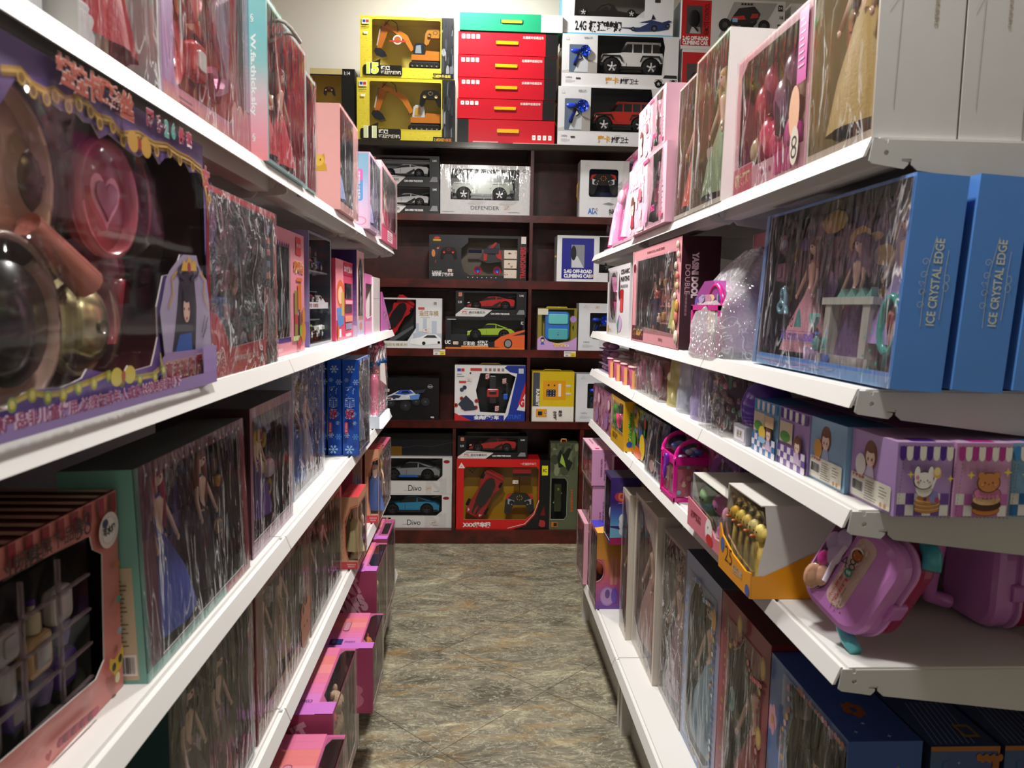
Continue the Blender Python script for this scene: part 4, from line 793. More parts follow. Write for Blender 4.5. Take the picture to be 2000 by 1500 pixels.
c.poly([(0, 0), (0, .26), (.10, .34), (.3, .2), (.5, .16), (.8, .2), (1, .32), (1, 0)], '#c8a0d4'); girl(c, .13, .22, .045, '#2c2448', '#4858a8'); c.rect(.0, .84, .26, .98, '#e0dcc8', r=.003); c.ell(.90, .74, .08, .08, '#b088c8'); c.text('背包', .56, .12, .09, '#e8b848', w=.3, bold=.03, out='#fff6e0'); c.sticker('80', .75, .11, .021, .012)
fin(mb, r, label='lilac and yellow card'); m2 = MB(); m2.rbox(w*.5, .035, h*.58, w*.62, .05, h*.68, .02, '#3a7ad0'); o = m2.build('toy_backpack', r)
m2 = MB(); m2.rbox(w*.52, .006, h*.74, w*.50, .014, h*.24, .010, '#6cc8c8'); m2.build('top_pocket', o); m2 = MB(); m2.rbox(w*.52, .006, h*.38, w*.5, .014, h*.26, .010, '#56b0b8'); girl_c = FC(m2, (w*.3, -.0015, h*.27), (1, 0, 0), (0, 0, 1), w*.44, h*.24); girl(girl_c, .5, .5, .016, '#2a2038', '#3a3060'); m2.build('lower_pocket', o)
m2 = MB(); m2.tube([(w*.22, .05, h*.97), (w*.25, .05, h*1.02), (w*.75, .05, h*1.02), (w*.78, .05, h*.97)], .004, '#d8c820'); m2.build('handle', o)
film(r, w*.82, h*.7, w*.10, h*.27, mat='clear', amp=.001)
def whitegun(label, x0, x1, yt, yb, z, tagp):
    r, w, h = cabthing(label, 'toy box', x0, x1, yt, z, yb=yb, name='remote_control_box')
    mb = MB(); C = carton(mb, w, .12, h, '#e0e2e6', win={'F': rr(.22, .28, .62, .80, .02)}, inner='#50545e', L='#d0d2d6'); c = C['F']
    if tagp: c.sticker(tagp, .36, .92, .022, .013, 6)
    c.text('酷炫', .78, .88, .05, '#667', w=.12); c.text('2.4GHz', .16, .18, .03, '#667', w=.12); c.lines(.08, .06, .3, .13, 4, '#b6b6b8'); c.poly([(.6, .3), (.8, .5), (1, .36), (1, .26), (.6, .24)], '#a8acb2'); c.line([(.10, .90), (.14, .96), (.18, .90), (.10, .90)], .001, '#888')
    fin(mb, r); pistol(r, w*.25, h*.32, h*.40, '#1838b8', y=.008); film(r, w*.4, h*.52, w*.22, h*.28, mat='clear', amp=.001)
whitegun('white box with a blue pistol controller and price tag 262, beside the toy backpack', 1130, 1230, 593, 683, Z3, '262')
# ================================================================ row 4
Z4 = CZ[1]
r, w, h = cabthing('black box printed with a blue and white monster truck, price tag 570', 'toy box', 727, 857, 738, Z4, yb=823, name='monster_truck_box', back=.03)
mb = MB(); C = carton(mb, w, .2, h, '#101013'); c = C['F']
c.text('RYU', .13, .88, .05, '#d8d8d8', w=.07, bold=.05); c.text('570', .2, .68, .05, '#333'); c.sticker('570', .22, .70, .026, .015, -2); c.circ(.87, .80, .013, '#8a8a8c'); c.circ(.87, .80, .0105, '#2a2a2c'); c.rect(.83, .78, .91, .81, '#9a9a9c')
for wx, wy, q in ((.28, .40, .020), (.50, .34, .027), (.66, .44, .020), (.80, .44, .022)):
    for t in range(16): c.circ(wx+q*cos(t*pi/8)/w, wy+q*sin(t*pi/8)/h, q*.14, '#3a3c40', n=6)
    c.circ(wx, wy, q, '#26272a'); c.circ(wx, wy, q*.72, '#17181a'); c.circ(wx, wy, q*.62, '#4a4c50'); c.circ(wx, wy, q*.55, '#1c1d20'); c.star(wx, wy, q*.5, '#5a5c62', 5, .3)
c.poly([(.20, .55), (.30, .62), (.40, .70), (.58, .72), (.70, .64), (.66, .50), (.44, .48), (.22, .46)], '#c8ccd2'); c.poly([(.34, .62), (.42, .71), (.56, .72), (.62, .64), (.5, .60)], '#3858b8'); c.poly([(.43, .63), (.46, .69), (.54, .695), (.57, .64)], '#1c2230'); c.poly([(.21, .53), (.33, .60), (.44, .58), (.40, .52)], '#22304c'); c.poly([(.20, .49), (.34, .53), (.36, .50), (.22, .465)], '#3a3c42'); c.line([(.22, .52), (.30, .545)], .002, '#c83830'); c.line([(.44, .50), (.66, .56)], .0016, '#e8ecf0'); c.text('LAND', .56, .565, .035, '#f0f4f8', w=.10, rot=6, bold=.04); c.poly([(.56, .58), (.72, .62), (.70, .50), (.58, .48)], '#5888c8'); c.poly([(.60, .70), (.80, .74), (.78, .66), (.66, .62)], '#2c3040')
for wx in (.14, .30): c.circ(wx, .50, .0045, '#f4f4f4')
c.rect(.88, .06, .93, .09, '#d8d8d8'); c.rect(.90, .03, .93, .05, '#a82020'); C['T'].text('SUPER TRUCK', .6, .2, .1, '#777'); fin(mb, r)
r, w, h = cabthing('white, red and blue stunt car box with red wheels, lettered STUNT', 'toy box', 888, 1026, 714, Z4, yb=822, name='stunt_car_box')
mb = MB(); C = carton(mb, w, .13, h, '#e6e4e4', win={'F': [(.36, .16), (.30, .55), (.36, .86), (.76, .86), (.86, .80), (.72, .14)]}, inner='#1c1d22', R='#c82028'); c = C['F']
c.poly([(.70, .96), (.78, .88), (.88, .86), (.76, .12), (.70, 0), (1, 0), (1, 1), (.74, 1)], '#1c3494'); c.poly([(.90, .30), (1, .70), (1, .2)], '#cc2830'); c.poly([(.88, .2), (1, .5), (1, .18)], '#e2e0e0'); c.text('G', .955, .33, .16, '#cc2830', w=.07, bold=.07); c.rect(.90, .86, .97, .95, '#c8ccd8'); c.rect(.0, .0, .7, .10, '#1c3494'); c.poly([(.0, .0), (.0, .14), (.24, .0)], '#cc2830'); c.text('全向扭变车', .45, .06, .08, '#f0f0f0', w=.36, bold=.06); c.text('STUNT', .85, .075, .08, '#2a62d8', w=.2, bold=.03); c.rect(.03, .88, .14, .95, '#d8d0e0'); c.rect(.035, .89, .085, .94, '#2848b0'); c.rect(.09, .89, .135, .94, '#c83030'); c.rect(.22, .90, .38, .95, '#c83838', r=.002)
for k in range(5): c.rect(.42+k*.06, .90, .455+k*.06, .95, '#b06858' if k % 2 else '#8a8a8a')
c.lines(.03, .78, .14, .86, 2, '#999'); c.circ(.22, .86, .005, '#333'); c.circ(.14, .60, .012, '#2c3040'); c.circ(.10, .56, .012, '#3a4458'); c.rect(.06, .68, .16, .72, '#c83838'); c.sticker('160', .20, .735, .028, .016)
for wx, wy in ((.10, .40), (.31, .36), (.30, .24), (.12, .24), (.02, .28)): c.circ(wx, wy, .012, '#b8342c'); c.circ(wx, wy, .006, '#2a3040')
c.poly([(.05, .30), (.16, .46), (.26, .34), (.3, .2), (.14, .18)], '#33384a'); c.rect(.05, .10, .29, .15, '#e8e0f0', r=.003)
fin(mb, r); m2 = MB(); m2.rbox(w*.54, .03, h*.56, w*.10, .03, h*.5, .008, '#26272c'); m2.rbox(w*.54, .014, h*.50, w*.17, .02, h*.15, .008, '#b02a2a'); m2.rbox(w*.54, .004, h*.51, w*.10, .008, h*.06, .003, '#2a1214'); o = m2.build('toy_stunt_car', r)
for wx, wz in ((.46, .80), (.70, .72), (.60, .22)):
    m3 = MB(); m3.lathe(w*wx, .008, h*wz-.016, [(.010, 0), (.013, .006), (.013, .026), (.010, .032)], '#b8342c', 'plas', 12, axis='z')
    for q in range(4): m3.tube([(w*wx-.011, -.003, h*wz-.012+q*.007), (w*wx+.011, -.003, h*wz-.006+q*.007)], .0022, '#e0d8d4')
    m3.build('wheel', o)
m2 = MB(); m2.rbox(w*.72, .01, h*.44, w*.06, .02, h*.1, .004, '#2058c8'); m2.rbox(w*.74, .012, h*.58, w*.03, .01, h*.2, .004, '#26272c'); m2.build('wrist_remote', r); film(r, w*.5, h*.72, w*.32, h*.14, mat='clear', amp=.002, seed=2, sc=1.3)
m2 = MB(); m2.tube([(w*.35, .06, h), (w*.38, .06, h+.008), (w*.62, .06, h+.008), (w*.65, .06, h)], .002, '#d8b020'); m2.build('carrying_handle', r, label='yellow handle')
r, w, h = cabthing('yellow and white box picturing a yellow safe with a keypad, RABBIT down its left edge', 'toy box', 1039, 1121, 726, Z4, yb=822, name='money_box_carton')
mb = MB(); C = carton(mb, w, .13, h, '#dcbc1c'); c = C['F']; c.rect(0, 0, 1, .30, '#ece6dc'); c.rect(.02, .30, .18, .98, '#474c5c'); c.text('RABBIT', .135, .48, .08, '#e8e4dc', w=.34, rot=-90, bold=.04)
c.rect(.26, .44, .80, .82, '#e09a18', r=.004); c.rect(.20+.14, .50, .56, .64, '#20283c', r=.002)
for a in range(3):
    for b in range(3): c.circ(.375+a*.07, .525+b*.045, .0022, '#dfe8ee')
c.circ(.39, .73, .0055, '#2a2424'); c.circ(.53, .725, .005, '#3a3028'); c.rect(.62, .50, .69, .76, '#efe4cc', r=.003)
for b in (.56, .72): c.rect(.80, b-.02, .92, b+.02, '#d8d4cc', r=.002)
for q in ((.36, .88), (.48, .88), (.48, .40), (.92, .64)): c.line([q, (q[0], q[1]-.05)], .0006, '#8a7418')
c.rect(.10, .09, .36, .25, '#e09a18', r=.002); c.rect(.15, .12, .25, .2, '#20283c'); c.text('存钱罐', .55, .12, .09, '#3a3434', w=.18, rot=-90, bold=.03); c.text('萌兔', .68, .16, .09, '#3a3434', w=.13, rot=-90, bold=.03); c.sticker('45', .33, .17, .010, .02, 80)
fin(mb, r); m2 = MB(); m2.tube([(w*.28, .06, h), (w*.32, .06, h+.007), (w*.68, .06, h+.007), (w*.72, .06, h)], .002, '#d8b020'); m2.build('carrying_handle', r, label='yellow handle')
whitegun('white controller box on the lower cabinet row, mostly hidden by the right-hand shelves', 1125, 1225, 731, 822, Z4, None)
# ================================================================ bottom row
Z5 = CZ[0]
def divo(label, x0, x1, yt, yb, z, col, col2, tg):
    r, w, h = cabthing(label, 'toy box', x0, x1, yt, z, yb=yb, back=.05, name='model_car_box', group='white boxes of supercar models')
    mb = MB(); C = carton(mb, w, .16, h, '#dcdad8', win={'F': [(.02, .36), (.02, .97), (.86, .97), (.86, .50), (.78, .36)]}, inner='#55575a'); c = C['F']
    c.text('Divo', .46, .16, .16, '#1e1e20', w=.19, bold=.0); c.line([(.30, .09), (.42, .10), (.52, .14)], .0012, '#1e1e20'); c.lines(.73, .05, .96, .08, 1, '#555'); c.ell(.92, .88, .045, .045, '#8a2228'); c.poly([(.62, .36), (.72, .36), (.82, .16), (.82, .36), (.92, .46), (.92, 0), (.84, 0), (.70, .28), (.70, .0), (.62, 0)], '#cfcdcb'); c.sticker('300', tg, .15, .028, .019, 6)
    fin(mb, r); o = car(r, w*.0, h*.33, w*.82, 'coupe', col, y=.03, rim='#2a2a2c', glass='#0e0f12')
    m2 = MB(); m2.ext([(w*.18, h*.10), (w*.52, h*.10), (w*.46, h*.16), (w*.22, h*.16)], -.004, 0, col2, 'plas'); m2.ext([(w*.72, h*.50), (w*.82, h*.54), (w*.82, h*.58), (w*.70, h*.54)], .01, .09, '#17181a', 'plas'); m2.build('trim_panel', o)
    film(r, w*.84, h*.61, w*.02, h*.36, mat='clear', amp=.0015); return h
hd = divo('white supercar box with a sky blue car, lower of the bottom left pair', 745, 882, 965, 1035, Z5, '#2a8cb8', '#16181c', .74)
divo('white supercar box with a silver car, upper of the bottom left pair', 748, 883, 893, 964, Z5+hd+.001, '#8d8f92', '#2868c0', .66)
r, w, h = cabthing('black carton lying in the shadow on top of the two supercar boxes', 'carton', 748, 884, 846, Z5+2*hd+.020, yb=886, back=.09, name='carton_box')
mb = MB(); C = carton(mb, w, .16, h, '#15161a'); C['F'].line([(.2, .3), (.5, .45), (.7, .4), (1, .6)], .002, '#3a4046'); C['F'].rect(0, 0, .27, .4, '#6a4a10'); fin(mb, r)
r, w, h = cabthing('large red window box with red racing car on gold card, price tag 150', 'toy box', 891, 1053, 897, Z5, yb=1035, name='remote_control_car_box'); hr = h
mb = MB(); C = carton(mb, w, .15, h, '#cc1a1c', win={'F': [(.09, .14), (.09, .86), (.12, .89), (.96, .89), (.99, .86), (.99, .40), (.93, .24), (.84, .14)]}, inner='#b88c18', R='#131316', T='#b81418'); c = C['F']
c.line([(1, .42), (.94, .22), (.83, .08), (.62, .015)], .003, '#f0e8e4'); c.poly([(1, .38), (.95, .20), (.84, .06), (.68, .0), (1, 0)], '#141416'); c.text('XXX锋车模', .25, .065, .08, '#f0ecea', w=.34, bold=.06); c.text('一键遥控开车门', .86, .935, .035, '#f0dcd8', w=.19); c.poly([(.02, .87), (.06, .95), (.105, .87)], '#f0e0dc'); c.circ(.062, .895, .003, '#cc1a1c')
fin(mb, r); topcar(r, w*.34, h*.48, h*.70, -62, '#a8141c', y=.035); gamepad(r, w*.765, h*.36, w*.34, antenna=True, side='#a8a8ac', y=.02, dots='#aa8a2a')
m2 = MB(); C2 = FC(m2, (0, 0, 0), (1, 0, 0), (0, 0, 1), w, h); C2.sticker('150', .71, .68, .030, .020, -2); o = m2.build('price_sticker', r); o.location = (0, -.003, 0)
m2 = MB(); m2.box(w*.68, .02, h*.75, w*.90, .03, h*.88, '#a81820'); m2.box(w*.68, .019, h*.75, w*.90, .02, h*.79, '#1a1a1a'); m2.build('battery_pack', r); m2 = MB(); cc2 = FC(m2, (0, .146, 0), (1, 0, 0), (0, 0, 1), w, h); cc2.text('1:12', .20, .80, .09, '#6a5210', w=.11, rot=55, bold=.03); m2.build('scale_print', r); film(r, w*.9, h*.75, w*.09, h*.14, mat='clear', amp=.001)
m2 = MB(); C = carton(m2, .063, .14, h*.99, '#131316'); c = C['F']; c.rect(.22, .78, .78, .92, '#e8e020', r=.002); c.text('RC', .5, .85, .05, '#26240c', w=.35, bold=.03); c.poly([(0, .05), (.1, .14), (.5, .13), (.62, .10), (.6, .04), (.3, .03)], '#a83034'); c.poly([(.1, .2), (.5, .34), (.6, .2)], '#6a1014'); o = m2.build('black_side_panel', r); o.location = (w+.0005, .003, 0)
racer('black box with a dark red sports car, standing on the large red racing car box', 894, 1030, 852, 897, Z5+hr+.001, .03, '#b01c22')
r, w, h = cabthing('dark green box with a soldier picture, slim octagonal window and orange handle', 'toy box', 1074, 1128, 866, Z5, yb=1033, name='soldier_toy_box')
mb = MB(); C = carton(mb, w, .12, h, '#5a6048', win={'F': [(.04, .12), (.04, .60), (.54, .60), (.62, .56), (.62, .16), (.54, .12)]}, inner='#1c2018'); c = C['F']; scr(c, 0, .62, 1, 1, ['#6f7558', '#474d38', '#838868', '#3c4030'], 24, 5, .9)
c.poly([(.3, .72), (.24, .84), (.34, .93), (.46, .88), (.66, .95), (.74, .93), (.62, .82), (.8, .78), (.66, .68), (.5, .74)], '#1c2418'); c.poly([(.34, .78), (.4, .88), (.5, .80), (.56, .72)], '#9ab848'); c.line([(.04, .12), (.04, .60), (.54, .60), (.62, .56), (.62, .16), (.54, .12), (.04, .12)], .0012, '#c8ccb8'); c.text('2.4GHZ遥控系列', .80, .34, .09, '#d86828', w=.26, rot=-90, bold=.02); c.rect(.08, .03, .30, .09, '#c87028'); c.rect(.16, .04, .28, .08, '#22251c')
fin(mb, r); m2 = MB(); m2.rbox(w*.3, .03, h*.36, w*.26, .03, h*.32, .006, '#33391f'); m2.ell(w*.32, .02, h*.46, .010, .01, .012, '#6a7a30'); m2.tube([(w*.15, .02, h*.3), (w*.45, .02, h*.42)], .004, '#90a840'); m2.build('toy_soldier', r); film(r, w*.58, h*.48, w*.04, h*.12, mat='clear', amp=.001)
m2 = MB(); m2.tube([(w*.40, .05, h), (w*.42, .05, h+.016), (w*.58, .05, h+.016), (w*.60, .05, h)], .005, '#e08818'); m2.build('carrying_handle', r, label='orange handle')
# price cards on the shelf edges
for i, (x, y, z, c1) in enumerate(((858, 687, Z3, 'left'), (1113, 690, Z3, 'right'))):
    X, _ = Py(x, y, D-.004); m2 = MB(); m2.box(X-.034, D-.0045, z-.036, X+.034, D-.003, z-.004, '#e8e2da'); m2.box(X+.004, D-.005, z-.036, X+.032, D-.0045, z-.012, '#e8d020'); c = FC(m2, (X-.034, D-.0045, z-.036), (1, 0, 0), (0, 0, 1), .068, .032); c.lines(.06, .55, .9, .9, 2, '#555'); c.text('60', .25, .25, .3, '#444'); c.text('160', .75, .3, .3, '#555')
    tag(m2.build('price_label'), 'white and yellow price label on the third shelf edge, %s of the dark upright' % c1, 'label')
# ================================================================ goods on the left shelves
class SB:
    """a carton on a gondola shelf, facing the aisle; picture columns xa (near) and xb (far) of its front edge are read at picture row `row`"""
    def __init__(s, side, label, cat, X, xa, xb, row, top, z, d=.12, name='toy_box', group=None, lean=0, Y=None, h=None, yaw=0):
        s.side = side; row = row if isinstance(row, tuple) else (row, row)
        Ya, Yb = Y or (Px(xa, row[0], X)[0], Px(xb, row[1], X)[0]); s.Ya, s.Yb, s.X, s.z, s.d = Ya, Yb, X, z, d
        s.w = Yb-Ya; s.h = h or Px(top[0], top[1], X)[1]-z
        s.r = thing(name, label, cat, (X, Ya if side == 'L' else Yb, z+.0006), (90 if side == 'L' else -90)+yaw, group, rx=lean); s.mb = MB()
    def F(s, px, py):
        Y, zz = Px(px, py, s.X); return ((Y-s.Ya)/s.w if s.side == 'L' else (s.Yb-Y)/s.w), (zz-s.z)/s.h
    def box(s, col, **k): s.bd = min(s.d, .062); s.C = carton(s.mb, s.w, s.d, s.h, col, bd=s.bd, **k); s.c = s.C['F']; s.n = s.C['L' if s.side == 'L' else 'R']; return s
    def done(s, name='carton', **k): return s.mb.build(name, s.r, **k)
    def film(s, mat='film', full=True, win=(0, 0, 1, 1), **k):
        a = win; k.setdefault('name', 'shrink_wrap' if full else 'window_film'); k.setdefault('seed', len(COL.objects) % 97)
        return film(s.r, s.w*(a[2]-a[0]), s.h*(a[3]-a[1]), s.w*a[0], s.h*a[1], mat=mat, **k)
    def dolls(s, lst, y=.05):
        for f in lst:
            kw = dict(f[3]) if len(f) > 3 else {}; room = s.w*min(f[0], 1-f[0])-.004; H = min(s.h*f[2], room/.15, .30 if s.h < .4 else .42); kw['full'] = min(kw.get('full', .26)*1.15, room*.98/H)
            doll(s.r, s.w*f[0], s.h*f[1], H, y=min(y, .034), **kw)
        if len(lst) < 3 and s.w > .1: g_ = s.w*s.h; s.bits(.06, .06, .94, .94, min(14, max(5, int(g_*170))), getattr(s, 'pal', PAL0), int(s.Ya*50), min(.034, s.w*.16), y=.046)
    def bits(s, x0, y0, x1, y1, n, pal, seed=0, size=.03, y=.03, kinds='chsbpt'): trinkets(s.r, s.w*x0, s.h*y0, s.w*x1, s.h*y1, y, pal, n, seed, size, kinds)
    def print_(s, pal, n=26, seed=0, big=.8): s.pal = list(pal)+['#e8d8e0']; return backprint(s.mb, s.w, s.bd, s.h, pal, seed, n, big)
PAL0 = ['#c88898', '#d8c8d0', '#8a6a90', '#c8a060']
FR = lambda a=.04, b=.04, c=.96, d=.96: [(a, b), (c, b), (c, d), (a, d)]
REDS = ['#c82838', '#e05058', '#a81828', '#f0d8d0', '#e8a090', '#d84848']
# ---- top shelf
A = ZT['LA']
b = SB('L', 'white tray box wrapped in shiny clear film, nearest pack on the left top shelf', 'toy box', -.375, 153, 312, (27, 150), None, A, .07, h=.36)
b.box('#dddbd8', win={'F': FR(.015, .02, .985, .98)}, inner='#cfc8c6'); b.print_(['#d8d4d4', '#c04048', '#e8e4e4', '#b8b4b8', '#d87878'], 30, 1); b.done(); b.dolls([(.62, .06, .7, dict(dress='#b82834', hair='#d8d0c8'))], y=.035); b.bits(.05, .05, .45, .9, 6, ['#d8d8dc', '#c83040', '#e8e8ea'], 2, .05); b.film()
b = SB('L', 'pale grey carton on the top shelf at the left picture edge', 'toy box', -.40, 20, 110, (5, 10), None, A, .1, h=.34, name='carton_box', Y=(.50, .735)); b.box('#b4b4b6'); b.c.rect(.1, .1, .9, .9, '#a4a4a8'); b.done()
b = SB('L', 'pink and lilac window box full of red and orange dress-up clothes with a pale swirl', 'toy box', -.378, 318, 487, (150, 250), None, A, .075, h=.37, name='dress_up_box')
W_ = [(.10, .12), (.14, .09), (.72, .10), (.86, .2), (.90, .13), (.94, .2), (.94, .95), (.10, .95)]
b.box('#d8a0b8', win={'F': W_}, inner='#c85040', L='#c9b4cc'); b.c.grad(0, 0, 1, .085, ['#f0c090', '#e898b0']); b.c.rect(0, .085, .10, 1, '#c898cc'); b.c.rect(.94, .2, 1, 1, '#c8a8c4'); b.c.lines(.14, .02, .34, .07, 3, '#b06090')
for q in (.78, .86, .93): b.c.ell(q, .10, .045, .10, '#f0b4a4'); b.c.ell(q, .10, .028, .07, '#e898a8')
b.print_(['#c83038', '#e07040', '#e85a40', '#f0b088', '#a82838', '#f0e0d0'], 30, 6); b.done()
b.bits(.14, .15, .9, .9, 8, ['#d83a40', '#f0efe8', '#e8803a', '#c04870'], 5, .06, y=.03)
m2 = MB(); m2.ext([(b.w*(.70+.10*sin(i*.7)*(1-i/14)), b.h*(.2+.045*i)) for i in range(14)]+[(b.w*(.86-.05*i/14), b.h*(.83-.045*i)) for i in range(14)], .012, .02, '#d8a0b8', 'foil'); m2.build('swirl_skirt', b.r)
m2 = MB(); FC(m2, (b.w*.72, -.004, b.h*.62), (1, 0, 0), (0, 0, 1), .028, .03).rect(0, 0, 1, 1, '#e8e0e8').lines(.15, .15, .9, .85, 3, '#b088b8'); m2.build('price_label', b.r); b.film(amp=.003)
for (xa, xb, lab, hh, seed) in ((522, 597, 'tall box of red ball gowns with a turquoise to pink spine and a rope handle', .262, 3), (599, 617, 'narrow red gown pack at the far end of the turquoise-spined box', .235, 4)):
    b = SB('L', lab, 'toy box', -.348 if seed == 3 else -.352, xa, xb, (200, 200) if seed == 3 else (300, 300), None, A, .08, h=hh, name='gown_box')
    b.box('#a8d0d0', win={'F': FR(.03, .02, .98, .97)}, inner='#a83040', R='#e0a0a8', T='#a8c8cc'); b.print_(['#c82838', '#e04858', '#7c3038', '#d86068', '#d8c0a0'], 30, seed); 
    if seed == 3:
        b.n.grad(0, 0, 1, 1, ['#e89098', '#e8a8b8', '#d8c0c8', '#90c8c8', '#80c4c8', '#88c4c4'], 30); b.n.text('W.fa.thick.sky', .72, .52, .14, '#e8f0ee', w=.5, rot=-90, bold=.03)
        for q in (.14, .86): b.n.text('§', .72, q, .05, '#e8f0ee')
    b.done(); b.dolls([(.3, .04, .78, dict(dress='#cc2434', hair='#6a3028')), (.75, .04, .78, dict(dress='#d83a48', hair='#8a5a40'))] if seed == 3 else [(.5, .04, .7, dict(dress='#cc3038'))], y=.04)
    b.bits(.08, .03, .9, .16, 4, ['#4a6890', '#8aa0d0', '#5a4a90'], 7, .03); b.film(amp=.003)
    if seed == 3:
        m2 = MB(); m2.tube([(b.w*.35+.03*cos(t), -.004-.03*sin(t)*.9, b.h*.90+.012*cos(t*2)) for t in [2*pi*i/18 for i in range(18)]], .0035, '#a8a49c', 'soft', close=True); m2.build('rope_handle', b.r, label='twisted grey rope handle')
b = SB('L', 'tall plain pink carton with a small yellow cat sticker on its side, clear front', 'toy box', -.342, 664, 699, (300, 330), (660, 197), A, .115, name='doll_box')
b.box('#dca8a4', win={'F': FR(.02, .08, .72, .97)}, inner='#6a6468', L='#e0aaa6', T='#d8a09c'); n = b.n
n.poly([(.40, .41), (.46, .44), (.60, .44), (.66, .41), (.68, .49), (.66, .53), (.60, .50), (.46, .50), (.40, .53), (.38, .48)], '#c8a030'); n.poly([(.34, .36), (.72, .36), (.70, .43), (.36, .43)], '#c8a030'); n.ell(.53, .46, .13, .055, '#dcb848')
for q in (.48, .58): n.ell(q, .465, .012, .012, '#4a3410')
n.lines(.30, .38, .31, .50, 8, '#8a6a30')
b.print_(['#a8b8d8', '#8878c0', '#c8d0d8', '#5a5a60'], 18, 3); b.done(); b.dolls([(.4, .1, .8, dict(dress='#9aa8d8', hair='#4a3a30'))], y=.05); b.film()
b = SB('L', 'slim lilac and sky blue box with a lettered pill on its side', 'toy box', -.335, 722, 744, (380, 400), (722, 297), A, .075, name='doll_box')
b.box('#d4b8d0', win={'F': FR(.05, .06, .95, .96)}, inner='#7a7090', L='#c8b0cc'); b.n.grad(.06, .02, .94, .98, ['#d0b0c8', '#ccb8d8', '#b8bce0', '#88b4d0', '#80b4d0'], 20); b.n.rect(.36, .36, .72, .78, '#5a98d0', r=.009); b.n.rect(.36, .62, .72, .78, '#d070b8', r=.009); b.n.text('仿真时装·公主系列', .54, .57, .16, '#f0e8f4', w=.36, rot=-90); b.n.ell(.6, .10, .26, .055, '#c880a0'); b.n.ell(.6, .10, .22, .045, '#d4b0cc')
b.print_(['#8890c0', '#a8a0d0', '#585080', '#d8d8e8'], 16, 5); b.done(); b.dolls([(.5, .08, .8, dict(dress='#a8a8d8', hair='#584878'))], y=.03); b.film()
b = SB('L', 'pink window box at the far end of the left top shelf, overhanging its edge', 'toy box', -.345, 745, 775, (400, 420), (774, 357), A, .075, name='doll_box')
b.box('#e0a0a8', win={'F': [(.06, .22), (.2, .22), (.9, .22), (.94, .3), (.94, .88), (.88, .94), (.06, .94)]}, inner='#8a4458'); b.c.rect(0, 0, 1, .2, '#d05878'); b.c.rect(.35, .03, .68, .18, '#f0d8dc'); b.c.lines(.38, .05, .66, .16, 4, '#c04868'); b.c.rect(.95, 0, 1, 1, '#e8b8a8')
b.print_(['#b83a5a', '#d88090', '#e8c8c8', '#8a3048'], 18, 8); b.done(); b.dolls([(.35, .2, .65, dict(dress='#e8e0e0', hair='#6a4038')), (.72, .2, .65, dict(dress='#c83858', hair='#a87850'))], y=.035); b.film(full=False, win=(.05, .2, .95, .95))
# ---- second shelf
B = ZT['LB']
b = SB('L', 'huge purple kitchen playset box with gold scrollwork and pans behind clear blisters', 'toy box', -.357, 0, 408, (860, 745), None, B, .10, h=.306, Y=(.33, 1.012), name='kitchen_playset_box')
up_ = [b.F(*p) for p in ((-40, 200), (0, 205), (30, 155), (75, 185), (82, 205), (98, 198), (122, 218), (150, 222), (165, 240), (180, 243), (196, 272), (212, 262), (245, 290), (272, 308), (285, 300), (300, 300), (312, 322), (322, 310), (340, 308), (352, 320), (362, 318), (372, 338), (386, 338), (398, 345), (402, 380))]
lo_ = [b.F(*p) for p in ((402, 490), (396, 535), (380, 500), (352, 498), (340, 535), (318, 540), (306, 600), (308, 660), (302, 690), (296, 715), (262, 725), (250, 715), (240, 735), (200, 728), (170, 722), (160, 740), (140, 750), (120, 758), (70, 762), (45, 770), (20, 800), (-40, 815))]
b.box('#6a5296', win={'F': [(.03, .16)]+lo_[::-1][:0]+[(.03, .72)]+up_+lo_}, inner='#50282e'); c = b.c
g = random.Random(2)
GOLD = '#b88c34'
def scroll(pts, t=.0035, col=GOLD): c.line([b.F(*p) for p in pts], t, col)
U = [(0, 135), (40, 138), (62, 165), (88, 180), (105, 175), (130, 195), (150, 192), (172, 205), (190, 228), (215, 235), (235, 262), (270, 262), (300, 282), (325, 285), (345, 300), (370, 312), (392, 330), (402, 375), (405, 420)]
for k in range(3): scroll([(x, y+k*7-4) for x, y in U], .0028, [GOLD, '#d8b04c', '#8a6420'][k])
for i, (x, y) in enumerate(U[1:-1]): fx, fy = b.F(x, y+14); c.circ(fx, fy, .0062, '#d0a848'); c.circ(fx, fy, .0038, '#8a6420')
Lw = [(10, 785), (50, 765), (80, 770), (110, 765), (140, 752), (170, 742), (200, 728), (225, 738), (260, 735), (290, 730), (306, 715)]
for k in range(2): scroll([(x, y+k*6) for x, y in Lw], .0028, ['#a89030', '#c8b040'][k])
for i, (x, y) in enumerate(Lw): fx, fy = b.F(x, y+8); c.circ(fx, fy, .006, '#a8a030' if i % 2 else '#8aa050'); c.circ(fx, fy, .0035, '#d8c860')
fx, fy = b.F(258, 283); c.ell(fx-.022, fy, .018, .035, '#d0a040'); c.ell(fx+.022, fy, .018, .035, '#d0a040'); c.ell(fx, fy, .006, .02, '#a83028')
fx, fy = b.F(225, 735); c.ell(fx-.02, fy, .018, .03, '#d0c050'); c.ell(fx+.02, fy, .018, .03, '#d0c050'); c.ell(fx, fy, .006, .018, '#a84028')
for ch, x, y in zip('娃娃卡通蜜丝', (107, 135, 162, 185, 208, 229), (140, 158, 170, 183, 197, 207)): fx, fy = b.F(x, y); c.text(ch, fx, fy, .085, '#b04830', w=.042, bold=.04, out='#e8bcb0')
for ch, x, y, cc in zip('厨房26件套', (274, 293, 307, 320, 336, 351), (232, 243, 252, 257, 266, 274), ('#a83048', '#a83048', '#3a9a88', '#3a9a88', '#a83048', '#a83048')): fx, fy = b.F(x, y); c.text(ch, fx, fy, .06, cc, bold=.05, out='#e8d8e0')
